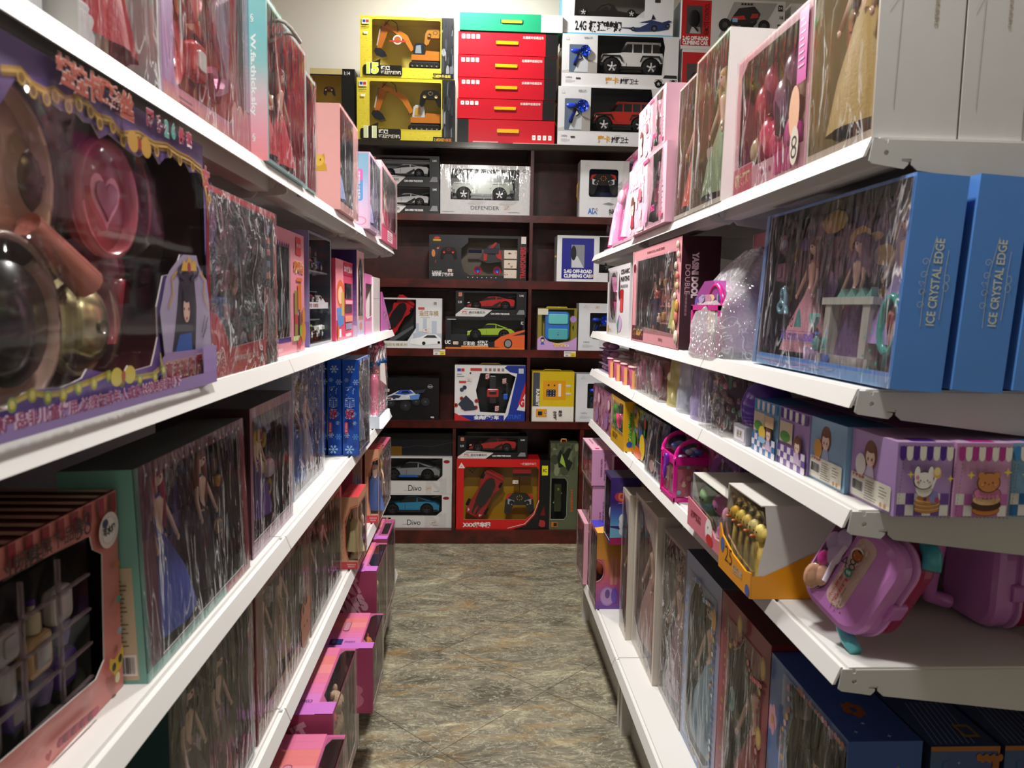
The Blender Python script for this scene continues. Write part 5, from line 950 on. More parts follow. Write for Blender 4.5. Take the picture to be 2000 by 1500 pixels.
c.text('女', .968, .86, .09, '#b05048', bold=.05, out='#d8a0b0')
c.grad(.93, .0, 1, .16, ['#8c70ac', '#9a84b8'], 3); c.rect(0, .0, .93, .05, '#8a74a8')
fx, fy = b.F(180, 792); c.text('电源产品非儿童使用,必须在成年人或家长的陪同指导下', fx, .045, .042, '#8a2858', w=.52, out='#c8a8c0')
b.c.lines(.988, .3, .996, .85, 30, '#4a3a80', 3, .5)
b.done()
# shaped card insert with a portrait and the title plaque
m2 = MB(); c = FC(m2, (0, 0, 0), (1, 0, 0), (0, 0, 1), b.w, b.h); c.k = .0035
P_ = lambda *pp: [b.F(*p) for p in pp]
c.poly(P_((316, 700), (306, 610), (318, 545), (325, 530), (338, 512), (352, 498), (378, 500), (384, 530), (398, 548), (404, 600), (408, 690)), '#a89ab8')
c.poly(P_((330, 690), (334, 660), (340, 600), (344, 540), (352, 530), (372, 530), (378, 600), (376, 690)), '#1c1a2c'); c.poly(P_((336, 690), (345, 655), (368, 650), (370, 690)), '#2858a8'); c.ell(*b.F(358, 596), .020, .060, '#1c1a2c'); c.ell(*b.F(358, 606), .015, .050, '#e0b8a8'); c.ell(*b.F(358, 578), .018, .028, '#1c1a2c')
for q in (353, 362): c.ell(*b.F(q, 604), .0025, .006, '#2a1c20')
c.ell(*b.F(358, 622), .0035, .005, '#b83a48')
for s_ in (-1, 1): c.line(P_(*((360+s_*(6+14*sin(i*pi/8)), 540+30*(1-i/8)-24) for i in range(9))), .005, '#2a2444'); c.line(P_((360+s_*22, 530), (360+s_*32, 545), (360+s_*30, 575), (360+s_*38, 600)), .003, '#c89838')
c.poly(P_((345, 530), (350, 508), (356, 515), (361, 500), (366, 514), (374, 508), (376, 530)), '#d8a838'); c.ell(*b.F(361, 523), .008, .02, '#a82848')
c.line(P_((386, 650), (392, 615), (396, 640), (388, 660), (398, 620)), .0018, '#201c28')
c.poly(P_((308, 700), (316, 690), (400, 680), (408, 690), (406, 738), (396, 745), (312, 760), (304, 740)), '#9c80b0'); c.poly(P_((312, 706), (398, 690), (400, 732), (314, 750)), '#b08898'); 
for ch, x, y in zip('真者迷你厨房', (321, 336, 350, 364, 379, 393), (729, 726, 722, 717, 712, 708)): c.text(ch, *b.F(x, y), .082, '#8a2038', w=.030, bold=.03, out='#e8c8a8')
for k in range(2): c.line(P_((300, 690+k*10), (305, 720+k*5), (308, 745)), .003, '#b8a040')
m2.build('card_insert', b.r)
def pan(px, py, rad, col, col2, kind, y=.03):
    fx, fz = b.F(px, py); X_, Z_ = fx*b.w, fz*b.h; m = MB()
    m.lathe(X_, y, Z_, [(rad, .0), (rad*1.02, -.004), (rad, -.012), (rad*.93, -.012), (rad*.86, .012), (rad*.8, .02), (.0001, .02)], col, 'plas', 28, axis='y')
    if kind == 'heart':
        p = [(X_+rad*.55*(16*sin(t)**3)/17, Z_+rad*.55*(13*cos(t)-5*cos(2*t)-2*cos(3*t)-cos(4*t))/17) for t in [2*pi*i/24 for i in range(24)]]; m.ext(p, y-.006, y+.016, col2, 'plas'); m.ext([(X_+(a-X_)*.7, Z_+(q-Z_)*.7) for a, q in p], y-.008, y-.006, '#8a2030', 'plas')
    elif kind == 'black': m.lathe(X_, y-.014, Z_, [(rad*.70, .004), (rad*.66, 0), (.0001, -.008)], '#15181a', 'plas', 28, axis='y')
    elif kind == 'lid': m.lathe(X_, y-.01, Z_, [(rad*.9, .0), (rad*.75, -.012), (rad*.4, -.02), (.0001, -.022)], col2, 'metal', 24, axis='y'); m.lathe(X_, y-.034, Z_, [(rad*.14, 0), (rad*.14, .012)], '#6a5a48', 'plas', 12, axis='y')
    else: m.lathe(X_, y, Z_, [(rad*.7, .012), (.0001, .008)], col2, 'plas', 24, axis='y')
    m.build('toy_pan', b.r)
    m = MB(); m.lathe(X_, y-.012, Z_, [(rad*1.08, 0), (rad*1.05, -.012), (rad*.9, -.022), (rad*.4, -.026), (.0001, -.027)], '#fff', 'clear', 28, axis='y'); m.build('clear_blister', b.r)
pan(42, 335, .078, '#e8b898', '#f0dcb0', 'plain', .03); pan(140, 360, .046, '#8a7450', '#4a3c28', 'lid', .055); pan(250, 390, .060, '#e0707c', '#f090a0', 'heart', .028)
pan(62, 635, .074, '#e0b8a8', '#000', 'black', .028); pan(215, 640, .048, '#d0c090', '#c8bc90', 'lid', .04)
m = MB(); p0, p1 = b.F(100, 440), b.F(190, 555); m.tube([(p0[0]*b.w, .02, p0[1]*b.h), (p1[0]*b.w, .01, p1[1]*b.h)], [.012, .016], '#e08878', n=12); m.build('pan_handle', b.r)
m = MB(); p0 = b.F(293, 620); m.lathe(p0[0]*b.w, .05, p0[1]*b.h-.03, [(.012, 0), (.018, .03), (.022, .06), (.023, .07)], '#a83848', 'plas', 16); m.build('toy_cup', b.r)
m = MB(); m.ell(b.w*.90, .06, b.h*.62, .05, .03, .07, '#3a2a22', 'fur'); m.build('straw_broom', b.r); m = MB(); m.ell(b.w*.74, .06, b.h*.45, .05, .03, .05, '#7a2a34'); m.build('toy_pot', b.r)
film(b.r, b.w, b.h, y=-.010, mat='clear', amp=.0006, n=12, name='front_film', seed=3)
b = SB('L', 'dark window box with a red base lettered for a toy kitchen, wrapped in crumpled film', 'toy box', -.36, 412, 535, (600, 600), (422, 357), B, .10, h=.262, Y=(1.030, 1.372), name='kitchen_playset_box')
b.box('#b01c28', win={'F': [(.02, .19), (.30, .15), (.76, .17), (.8, .5), (.97, .5), (.97, .95), (.02, .97)]}, inner='#2c2024', T='#b83030', R='#a83848', L='#8a4a68'); c = b.c
c.poly([(0, 0), (.78, 0), (.78, .16), (.3, .15), (.0, .17)], '#c81c2c'); c.poly([(.02, .15), (.0, .36), (.08, .34), (.14, .3), (.2, .22), (.24, .15)], '#c82438'); c.text('厨房', .10, .095, .10, '#f0e4e0', w=.17, bold=.06); c.text('角色扮演 益智开发 多样玩法', .47, .085, .032, '#f0dcdc', w=.36, bold=.02); c.text('36', .72, .07, .09, '#1c1416', w=.05); c.rect(.80, .0, .99, .12, '#4a2c28'); c.rect(.82, .12, .97, .5, '#5a4038'); scr(c, .82, .13, .97, .48, ['#7a5a50', '#8a4038', '#b08878', '#3a2a2a'], 14, 2)
c.line([(.895+.075*cos(t), .20+.16*sin(t)) for t in [2*pi*i/24 for i in range(25)]], .0022, '#c8c0bc')
for k in range(5): c.rect(.80, .56+k*.075, .86, .60+k*.075, ['#c87850', '#6888a8', '#b85048'][k % 3])
b.print_(['#4a2c34', '#6a4048', '#33262c', '#86606c', '#584a58'], 26, 3); b.done(); b.bits(.06, .2, .75, .9, 12, ['#7a4a58', '#b08088', '#4a6088', '#8a5a40', '#5a2a30'], 4, .04, y=.04); b.film('wrap', amp=.004, seed=4)
b = SB('L', 'pink sushi shop toy box with a black window and printed skewers down its right side', 'toy box', -.388, 533, 594, (560, 560), (530, 437), B, .09, name='food_playset_box')
b.box('#d88a98', win={'F': FR(.10, .14, .50, .86)}, inner='#1a1416', R='#d07a8c'); c = b.c; c.rect(.06, .10, .52, .14, '#4a3080')
for k in range(6): c.poly([(.12+k*.065, .86), (.145+k*.065, .90), (.17+k*.065, .86)], '#3a2a6a')
c.rect(.70, .82, .88, .97, '#c83028', r=.003); c.text('厨食王国', .79, .90, .03, '#f4dcd8', w=.13); c.text('寿司店', .79, .72, .11, '#c06a20', w=.34, bold=.05, out='#f8e0c0'); c.rect(.70, .60, .90, .63, '#d06a30'); c.rect(.74, .36, .86, .58, '#cc6c28', r=.003); c.rect(.62, .12, .72, .52, '#8a7a40'); c.rect(.62, .24, .72, .32, '#a83838'); c.ell(.93, .30, .05, .08, '#c88020'); c.rect(.76, .14, .82, .34, '#4a3020')
c.check(.55, .10, .76, .14, 8, 1, '#d8e0b0', '#98b868'); c.ell(.90, .17, .09, .09, '#c08020'); c.ell(.80, .18, .04, .05, '#70a840'); c.ell(.76, .07, .04, .06, '#b83830'); c.text('益智玩具', .12, .05, .025, '#f4e4e8', w=.14)
b.print_(['#2a2024', '#3c3438', '#1c1618'], 10, 3); b.done(); b.bits(.12, .18, .48, .82, 6, ['#d8d8d8', '#e0a848', '#c84848', '#3a3a3a'], 3, .035, kinds='cpb'); b.film(full=False, win=(.10, .14, .5, .86), amp=.003)
b = SB('L', 'tall clear storage box of little toy cars with a lilac edge strip', 'toy box', -.402, 603, 647, (560, 560), (603, 450), B, .13, name='toy_car_set_box')
b.box('#8a90a0', win={'F': FR(.02, .02, .98, .98), 'L': FR(.1, .1, .9, .9), 'T': FR(.05, .05, .95, .95)}, inner='#3a4250', L='#9c90c0'); b.c.rect(0, 0, .02, 1, '#8890b8'); b.n.rect(0, 0, 1, .22, '#8070b0')
for zz in (.34, .66): b.mb.box(.004, .01, b.h*zz, b.w-.004, b.d-.01, b.h*zz+.004, '#9aa4b0', 'plas')
b.done(); b.mb = MB()
for k, (fx, fz, cc, kd) in enumerate(((.08, .68, '#b83a3a', 'sport'), (.5, .68, '#3a58a8', 'coupe'), (.08, .36, '#a82838', 'sport'), (.5, .36, '#d8d8d8', 'coupe'), (.05, .04, '#88b048', 'jeep'), (.52, .04, '#e0e2e4', 'suv'))): car(b.r, b.w*fx, b.h*fz, b.w*.40, kd, cc, y=.02, pillars=False)
m2 = MB(); c = FC(m2, (.005, .008, b.h*.33), (1, 0, 0), (0, 0, 1), b.w-.01, b.h*.10); c.rect(0, 0, 1, .6, '#d8dade'); c.poly([(.5, .6), (.58, 1), (.64, .7), (.72, 1), (.84, .6)], '#d8dade'); c.text('惯性 车模型', .3, .3, .35, '#a03030', w=.42); m2.build('card_label', b.r); filmbox(b.r, b.w, b.d, b.h, 'clear', seed=2, z0=-.0)
b = SB('L', 'pink and crimson drink-stall toy box lettered DIY with three small windows', 'toy box', -.395, 655.5, 689, (590, 590), (652, 503), B, .10, name='food_playset_box')
b.box('#d04868', win={'F': FR(.50, .52, .94, .72)}, inner='#5a4048', L='#c84060'); c = b.c; c.rect(0, .25, .42, 1, '#e8909c'); c.ell(.25, .58, .20, .17, '#d86838'); c.ell(.25, .56, .13, .11, '#f0c0a0'); c.poly([(.05, .4), (.45, .42), (.42, .2), (.1, .15)], '#5a88c8'); c.rect(.3, .3, .45, .6, '#c8a848'); c.rect(.44, .82, .98, .98, '#c02a4c'); c.text('DIY饮品店', .70, .90, .085, '#f8e0e4', w=.48, bold=.05, out='#e87890'); c.rect(.5, .34, .92, .44, '#4a3038'); c.rect(.54, .12, .9, .2, '#8890a8'); c.rect(.52, .45, .95, .5, '#f0a8b0'); c.rect(.5, .22, .95, .30, '#e89878', r=.002); c.rect(.14, .04, .26, .14, '#e8e0f0', r=.002); c.rect(.5, .03, .85, .07, '#f0c8d0'); c.ell(.10, .10, .05, .10, '#c86820')
b.print_(['#8a7078', '#c8b8bc', '#5a4a50'], 10, 1); b.done(); b.bits(.52, .55, .92, .7, 4, ['#c8c8d0', '#e8a0a8', '#8a98c0'], 6, .02); b.film(full=False, win=(.5, .52, .94, .72), amp=.001)
b = SB('L', 'tall purple-sided doll box with an arched window in a pale lace-printed front', 'toy box', -.383, 697, 711, (590, 590), (696, 488), B, .115, name='doll_box')
b.box('#d8b4b0', win={'F': [(.2, .24), (.85, .24), (.85, .7), (.8, .84), (.6, .92), (.4, .9), (.2, .78)]}, inner='#4a3430', L='#3a2860', T='#33255a'); b.n.grad(0, 0, 1, .6, ['#b0a0c8', '#7a60a0', '#3a2860'], 10); b.c.rect(0, 0, 1, .18, '#b8b8d0'); b.c.ell(.5, .12, .2, .05, '#d88878'); b.n.poly([(.55, 0), (.7, .1), (.86, .14), (1, .13), (1, 0)], '#c0b8d4'); b.print_(['#6a5048', '#8a6a60', '#4a3430'], 10, 1); b.done(); b.dolls([(.5, .14, .74, dict(dress='#c86a70', hair='#5a4030'))], y=.04); b.film(full=False, win=(.2, .22, .86, .92))
b = SB('L', 'low magenta-pink doll box beside the purple-sided doll box', 'toy box', -.382, 713, 727, (600, 600), (727, 538), B, .09, name='doll_box')
b.box('#d070a8', win={'F': [(.1, .3), (.3, .26), (.94, .3), (.94, .84), (.1, .84)]}, inner='#6a2030', T='#c868a0'); b.c.rect(0, 0, 1, .22, '#e0a0c0'); b.print_(['#8a2838', '#c05868', '#e0b0a0'], 10, 3); b.done(); b.dolls([(.5, .1, .8, dict(dress='#b83048'))], y=.04)
b = SB('L', 'white carton standing between the magenta doll box and the pink wedge display', 'carton', -.378, 729, 742, (600, 600), (730, 541), B, .10, name='carton_box'); b.box('#d4cdca', T='#c0b8b4'); b.c.line([(0, .62), (1, .62)], .001, '#a8a09c'); b.done()
b = SB('L', 'wedge-shaped magenta display stand printed with two little figures, end of the second shelf', 'display', -.375, 745, 764, (600, 600), None, B, .04, name='card_display', h=.15)
m2 = MB(); w = b.w; m2.ext([(0, 0), (w, 0), (w*.08, .155), (0, .155)], 0, .003, '#c858b0'); m2.ext([(0, 0), (w, 0), (w*.08, .155), (0, .155)], .05, .053, '#b84aa0'); m2.add([(w, 0, 0), (w, .053, 0), (w*.08, .053, .155), (w*.08, 0, .155)], [(0, 1, 2, 3)], '#b04498'); c = FC(m2, (0, 0, 0), (1, 0, 0), (0, 0, 1), w, .155); girl(c, .25, .40, .035, '#402a50', '#5868b8'); girl(c, .45, .34, .03, '#2a2a50', '#d0c0e0'); c.circ(.75, .12, .008, '#3a2458'); c.line([(.28, .1), (.22, .02)], .002, '#5a2a78'); m2.build('card_panel', b.r)
m2 = MB(); m2.ell(w*.7, .03, .115, .012, .01, .014, '#2c6898', 'foil'); m2.ell(w*.8, .03, .095, .012, .01, .014, '#6a2a50', 'foil'); m2.build('foil_bow', b.r)
b = SB('L', 'tan wooden-looking carton half hidden behind the far doll boxes of the second shelf', 'carton', -.51, 700, 718, (520, 520), None, B, .1, Y=(2.62, 2.76), h=.26, name='carton_box'); b.box('#a86a30'); b.n.line([(.2, .3), (.6, .35)], .003, '#8a5420'); b.done()
# ---- third shelf
Cc = ZT['LC']
b = SB('L', 'salmon pink bath-and-kitchen set box with red striped awning top and a yellow kitten sticker', 'toy box', -.411, 0, 240, (1300, 1340), None, Cc, .20, Y=(.40, .861), h=.236, name='play_set_box')
Wn = [b.F(*p) for p in ((-60, 1230), (0, 1135), (176, 1048), (182, 1075), (200, 1083), (204, 1290), (188, 1328), (0, 1490), (-60, 1540))]
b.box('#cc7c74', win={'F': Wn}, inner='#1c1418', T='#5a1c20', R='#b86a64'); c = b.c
for k in range(17): x = .05+k*.0565; c.rect(x, .93, x+.024, 1, '#8c1c26'); c.ell(x+.012, .93, .012, .025, '#8c1c26', n=10, a0=180, a1=360)
for k in range(17): x = .05+k*.0565; b.C['T'].rect(x, .0, x+.024, 1, '#b88878')
for t, x, y, q in (('业胜', 33, 1106, .034), ('玩具旗下品牌', 90, 1070, .04)): c.text(t, *b.F(x+3, y-8), .075, '#3a2a28', w=.13 if len(t) == 2 else .25, bold=.01)
c.text('38', *b.F(154, 1028), .10, '#2a2022', bold=-.01); c.line([b.F(22, 1120), b.F(134, 1062)], .0008, '#5a4440')
f = b.F(204, 1036); c.ell(f[0], f[1], .048, .085, '#e4d8d4'); c.ell(f[0], f[1], .036, .065, '#cfc4c0'); c.ell(f[0], f[1], .033, .06, '#eae2de'); c.text('可水姐', f[0], f[1], .045, '#2a2426', w=.06, bold=.06); c.ell(f[0]-.018, f[1]+.04, .014, .02, '#2c3460')
f = b.F(214, 1305); c.poly([(f[0]-.025, f[1]+.02), (f[0]-.02, f[1]+.065), (f[0]+.0, f[1]+.04), (f[0]+.03, f[1]+.05), (f[0]+.045, f[1]+.085), (f[0]+.048, f[1]+.02), (f[0]+.03, f[1]-.03), (f[0]-.0, f[1]-.04)], '#c8a028'); c.ell(f[0]-.002, f[1]+.005, .010, .02, '#2a1c14'); c.ell(f[0]+.03, f[1]+.02, .010, .02, '#2a1c14'); c.ell(f[0]+.012, f[1]-.06, .012, .025, '#d8cfa0')
for q, cc in (((219, 1103), '#c07028'), ((221, 1170), '#4a8a78'), ((223, 1232), '#8890a8')): c.ell(*b.F(*q), .012, .016, cc)
for i in range(14): c.ell(*b.F(105+i*5.2, 1450-i*4.6), .016, .022, ['#8a1a38', '#a82848', '#6a1830'][i % 3], n=7)
heart(c, *b.F(78, 1478), .006, '#a83038'); b.done()
g = random.Random(5)
for i in range(6):
    for j in range(4):
        x0, z0 = .09+i*.135, .15+j*.165
        m2 = MB()
        for (a, bb, q, e) in ((x0, z0, x0+.13, z0+.012), (x0, z0, x0+.008, z0+.16)): m2.box(a*b.w, .008, bb*b.h, q*b.w, .012, e*b.h, '#a08890', 'tintbag')
        m2.build('blister_rib', b.r)
pal = ['#cfc6c0', '#5a2c98', '#a8a0a0', '#b89058', '#c8b898', '#7a6aa0', '#4a4058', '#8a8090']
b.bits(.08, .16, .90, .80, 28, pal, 9, .036, y=.030, kinds='tbpct'); b.film(full=False, win=(.02, .10, .84, .86), mat='clear', amp=.003, seed=7)
b = SB('L', 'large teal-edged doll box in tight shrink wrap showing a gown in blue and violet', 'toy box', -.385, 272, 495, (1335, 1108), (250, 930), Cc, .085, Y=(.865, 1.268), name='doll_box', lean=-2)
b.box('#5a2a3c', win={'F': [(.12, .05), (.93, .05), (.93, .93), (.12, .93)]}, inner='#16161e', L='#7fb8ac', T='#4a5050', D='#7fb8ac'); c = b.c; c.rect(.0, .0, .7, .045, '#7fb8ac'); c.rect(.7, 0, 1, .045, '#a83040'); c.rect(.955, 0, 1, 1, '#8a2c3a'); c.rect(.0, .05, .03, 1, '#5a8a80')
b.n.rect(.55, .02, .9, .55, '#cfc0a0'); b.n.bars(.56, .04, .88, .14, 5); b.n.lines(.62, .18, .84, .5, 16, '#5a5040')
for i in range(26): c.rect(.04+i*.035, .94, .052+i*.035, .955, '#c8b0a8' if i % 2 else '#6a3a40')
b.print_(['#20222c', '#2c3a68', '#4a2a58', '#1a1a20', '#3c2a34'], 26, 3); b.done(); b.dolls([(.33, .03, .92, dict(dress='#3a4a9c', hair='#a83858', full=.30)), (.72, .03, .88, dict(dress='#1c1c28', hair='#7a4a38', full=.2))], y=.05); b.bits(.78, .3, .92, .8, 4, ['#b88020', '#5a4a3a'], 2, .02); b.film(amp=.002, seed=6)
b = SB('L', 'dusty rose window box of a purple and gold costume doll with a blue bead trim', 'toy box', -.39, 493, 572, (1095, 1003), (470, 808), Cc, .16, name='doll_box')
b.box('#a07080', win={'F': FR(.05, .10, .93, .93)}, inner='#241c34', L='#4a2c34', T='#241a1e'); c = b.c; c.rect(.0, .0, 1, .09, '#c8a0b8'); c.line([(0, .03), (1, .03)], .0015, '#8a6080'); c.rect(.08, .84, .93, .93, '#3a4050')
b.print_(['#5a2a58', '#8a6a28', '#2c2a58', '#7a3a6a', '#c09a40'], 26, 8); b.done(); b.dolls([(.5, .12, .76, dict(dress='#4a2470', hair='#c8a860', full=.26))], y=.05); b.bits(.12, .15, .9, .8, 8, ['#c8a030', '#e0d8e0', '#3a3a90', '#a03060'], 3, .03); b.film(amp=.003, seed=9)
b = SB('L', 'tall film-wrapped gown box in bright blue and silver, left of the snowflake boxes', 'toy box', -.412, 573, 633, (985, 915), None, Cc, .10, h=.30, name='doll_box')
b.box('#a8b4c4', win={'F': FR(.04, .03, .96, .97)}, inner='#2c3c70'); b.print_(['#3a68b8', '#c8ccd8', '#2a4a98', '#5a4a44', '#88a0d0', '#181c30'], 34, 4); b.done(); b.dolls([(.35, .03, .9, dict(dress='#2c64b8', hair='#8a5a38')), (.75, .03, .85, dict(dress='#c8ccd8', hair='#4a3028', full=.2))], y=.05); b.bits(.1, .05, .9, .25, 3, ['#a82838', '#e0e0e8'], 3, .03); b.film('wrap', amp=.004, seed=8)
def snowbox(label, x0, x1, dY, grp='blue snowflake doll boxes standing spine out'):
    X0, Y0 = Pz(x0, 890, Cc)[0], 2.225+dY; X1 = Pz(x1, 890, Cc)[0]
    r = thing('doll_box', label, 'toy box', (X0, Y0, Cc+.0006), 0, grp); w, h, d = X1-X0-.001, .288, .22
    mb = MB(); C = carton(mb, w, d, h, '#1450b8', win={'R': FR(.05, .04, .95, .96)}, inner='#48505c', T='#7088a8'); c = C['F']
    for x, y, s_, q in ((.5, .90, .012, '#c8dcf4'), (.28, .79, .0065, '#a8c8f0'), (.86, .77, .009, '#a8c8f0'), (.3, .22, .0075, '#d8e8f8'), (.8, .35, .006, '#c0d8f4'), (.86, .21, .009, '#58a8e0'), (.5, .08, .013, '#a8d8f8'), (.8, .45, .007, '#88c8f0')): c.snow(x, y, s_, q)
    for ch, y, q in zip('雅菲妮', (.68, .565, .45), ('#2a58b8', '#2a58b8', '#a82858')): c.text(ch, .55, y, .10, q, w=.56, bold=.03, out='#d4e0f4')
    c.rect(.22, .25, .44, .37, '#c8304c', r=.005); c.text('时尚礼盒', .33, .31, .13, '#f4c8d0', w=.09, rot=-90); C['T'].ell(.6, .25, .2, .10, '#a03aa0')
    mb.build('carton', r); return r, w, h, d
snowbox('third blue snowflake box, only a sliver of its spine showing at the left', 625, 637, .004)
snowbox('blue snowflake box lettered down its spine, the shaded one in the middle', 640.5, 668, 0)
r, w, h, d = snowbox('blue snowflake box lettered down its spine, nearest the aisle with its silver window', 670, 702, -.002)
m2 = MB(); o = doll(r, 0, .02, .24, dress='#8898a8', hair='#c8b890', y=0); o.location = (w*.5, .10, 0); o.rotation_euler = (0, 0, radians(90)); fo = film(r, d, h, mat='wrap', amp=.003, name='shrink_wrap'); fo.location = (w, 0, 0); fo.rotation_euler = (0, 0, radians(90))
# white tray of foil-wrapped pink dolls
Xt, Yt = Pz(716, 838, Cc); t = thing('display_tray', 'white scalloped plastic tray on the far end of the third left shelf', 'tray', (-.378, 2.83, Cc+.0006), 0)
m2 = MB(); m2.box(-.03, -.115, 0, .03, .115, .045, '#c8d0dc', 'plas')
for k in range(7): m2.lathe(.030, -.10+k*.033, 0, [(.012, 0), (.012, .045)], '#d4dae2', 'plas', 10)
m2.build('tray_body', t)
for k in range(3):
    t = thing('wrapped_doll', ['pink foil-wrapped wand doll in the white tray, nearest of the three', 'pink foil-wrapped wand doll in the white tray, middle of the three', 'pink foil-wrapped wand doll in the white tray, farthest of the three'][k], 'doll', (-.375+.003*k, 2.76+k*.075, Cc+.047), 0, 'pink wand dolls in the tray')
    m2 = MB(); m2.lathe(0, 0, 0, [(.016, 0), (.020, .02), (.016, .06), (.019, .12), (.014, .15)], '#d86888', 'plas', 12); m2.build('body', t)
    m2 = MB(); g = random.Random(k)
    for q in range(7): m2.ell(g.uniform(-.010, .010), g.uniform(-.012, .012), .16+q*.018, .016, .014, .013, '#a83050' if q % 2 else '#c85068', 'foil', 9, 6)
    m2.build('foil_hair', t); m2 = MB(); m2.ell(.016, -.006, .19, .010, .012, .012, '#1c5088', 'foil'); m2.ell(-.006, -.016, .185, .010, .010, .014, '#2870a8', 'foil'); m2.ell(.014, .004, .155, .008, .012, .008, '#b89030', 'foil'); m2.build('foil_bow', t)
    if k == 0: m2 = MB(); m2.ext([(.022, .13), (.046, .11), (.040, .19), (.024, .19)], -.002, 0, '#d8ccc8'); m2.build('paper_tag', t)
    m2 = MB(); m2.lathe(0, 0, -.001, [(.026, 0), (.027, .1), (.022, .25), (.008, .27)], '#fff', 'wrap', 12); m2.build('clear_bag', t)
# ---- fourth shelf
Dd = ZT['LD']
b = SB('L', 'dark teal sided doll box in crumpled brownish film, nearest on the fourth left shelf', 'toy box', -.388, 330, 497, (1450, 1450), None, Dd, .10, h=.295, name='doll_box')
b.box('#3a4440', win={'F': FR(.02, .02, .98, .98)}, inner='#2c2824', L='#143c3a'); b.print_(['#3a302c', '#4a4440', '#2a2a28', '#5a4a44', '#3c4a44'], 26, 4); b.done(); b.dolls([(.4, .03, .85, dict(dress='#5a5048', hair='#2a2220')), (.75, .03, .8, dict(dress='#6a5a54', hair='#3a2a24', full=.22))], y=.05); b.film('film', amp=.005, seed=5)
b = SB('L', 'dark red framed window box lettered ENAGY with a brown bear badge at its corner', 'toy box', -.390, 500, 604, (1350, 1270), None, Dd, .10, h=.30, name='doll_box')
b.box('#7a2430', win={'F': [(.12, .12), (.8, .12), (.86, .24), (.86, .86), (.78, .92), (.70, .88), (.12, .90)]}, inner='#4a4434', R='#8a3040', L='#7a2430'); c = b.c; c.rect(.02, 0, .97, .11, '#a86050'); c.rect(.10, .11, .86, .15, '#b09458'); c.text('ENAGY', .18, .075, .10, '#caa090', w=.32, bold=.07, out='#4a2820'); c.rect(.74, .055, .82, .075, '#5a3028')
m2 = MB(); cc = FC(m2, (0, 0, 0), (1, 0, 0), (0, 0, 1), b.w, b.h); cc.k = .004; cc.ell(.88, .27, .11, .11, '#a8684c'); cc.ell(.88, .17, .10, .12, '#a8684c'); cc.ell(.82, .37, .04, .05, '#a8684c'); cc.ell(.95, .37, .04, .05, '#a8684c'); cc.ell(.83, .365, .02, .03, '#3a2820'); cc.ell(.85, .23, .008, .012, '#3a2018'); cc.ell(.92, .23, .008, .012, '#3a2018'); m2.build('bear_badge', b.r)
m2 = MB(); cc = FC(m2, (0, 0, 0), (1, 0, 0), (0, 0, 1), b.w, b.h); cc.k = .006; cc.text('68', .80, .44, .07, '#201a18', bold=-.01); m2.build('handwritten_price', b.r)
b.print_(['#6a5c40', '#8a744a', '#4a4430', '#7a6a58', '#3a3a30'], 26, 2); b.done(); b.dolls([(.35, .1, .78, dict(dress='#8a7a6a', hair='#6a5038')), (.68, .1, .78, dict(dress='#9a8458', hair='#3a2a20', full=.2))], y=.05); b.film(amp=.002, seed=11)
b = SB('L', 'film-wrapped box with brown long-haired dolls in red shoes, beside the peach arched boxes', 'toy box', -.392, 606, 667, (1190, 1120), None, Dd, .10, h=.275, name='doll_box')
b.box('#a0807a', win={'F': FR(.03, .04, .97, .97)}, inner='#33221e'); b.print_(['#4a2a24', '#6a4a40', '#2a1c1a', '#7a5a54', '#8a2a24'], 26, 3); b.done(); b.dolls([(.3, .04, .85, dict(dress='#5a2a28', hair='#2a1c18', full=.14)), (.7, .04, .85, dict(dress='#2a2024', hair='#5a3a2c', full=.2))], y=.05); b.film(amp=.004, seed=12)
def peach(label, x, Y0, X0, X1, h, d, dress):
    r = thing('doll_box', label, 'toy box', (X0, Y0, Dd+.0006), 0, 'peach doll boxes with cut-out arched windows'); w = X1-X0; mb = MB()
    W1 = [(.42, .14), (.28, .28), (.26, .40), (.26, .66), (.44, .74), (.58, .86), (1, .90), (1, .14)]
    C = carton(mb, w, d, h, '#d8a07c', win={'F': [(.45, .12), (.28, .30), (.26, .66), (.42, .74), (.58, .84), (.97, .87), (.97, .12)], 'R': [(.03, .12), (.9, .12), (.9, .86), (.03, .86)]}, inner='#8a7458', T='#c03c44'); c = C['F']
    c.line([(.43, .11), (.26, .30), (.24, .66), (.40, .755), (.56, .855), (.97, .89)], .0022, '#cc4a38'); c.rect(0, 0, .96, .10, '#c83844', r=.002); c.text('FASHION', .6, .065, .02, '#f0c8c0', w=.5); c.text('PRINCESS', .6, .035, .02, '#f0c8c0', w=.4)
    for i in range(9): c.ell(.10+.05*(i % 2), .16+i*.07, .02, .012, '#b87858')
    C['T'].line([(.1, .2), (.5, .5)], .001, '#f0c0b0'); C['R'].rect(0, .0, .6, .13, '#c83844'); C['R'].rect(.6, 0, 1, .12, '#c89858'); mb.build('carton', r); doll(r, w*.6, .02, h*.88, dress=dress, hair='#b89868', y=d*.45, full=.14)
    fo = film(r, d, h*.86, 0, h*.06, mat='film', amp=.002, name='window_film'); fo.location = (w, 0, 0); fo.rotation_euler = (0, 0, radians(90))
peach('peach doll box with an arched side window, nearest of the two, cream gown inside', 0, 2.23, -.403, -.351, .224, .17, '#d8c898')
peach('peach doll box with an arched side window, farther one with a blue gown inside', 0, 2.72, -.403, -.353, .275, .12, '#6078b8')
b = SB('L', 'pink-lidded film-wrapped doll box squeezed between the two peach boxes', 'toy box', -.405, 690, 706, (930, 930), None, Dd, .08, Y=(2.46, 2.66), h=.27, name='doll_box')
b.box('#b05868', win={'F': FR(.05, .05, .95, .95)}, inner='#5a3038', T='#a84858', L='#a84860'); b.done(); b.dolls([(.5, .05, .85, dict(dress='#b83038'))], y=.04); b.film(seed=3)
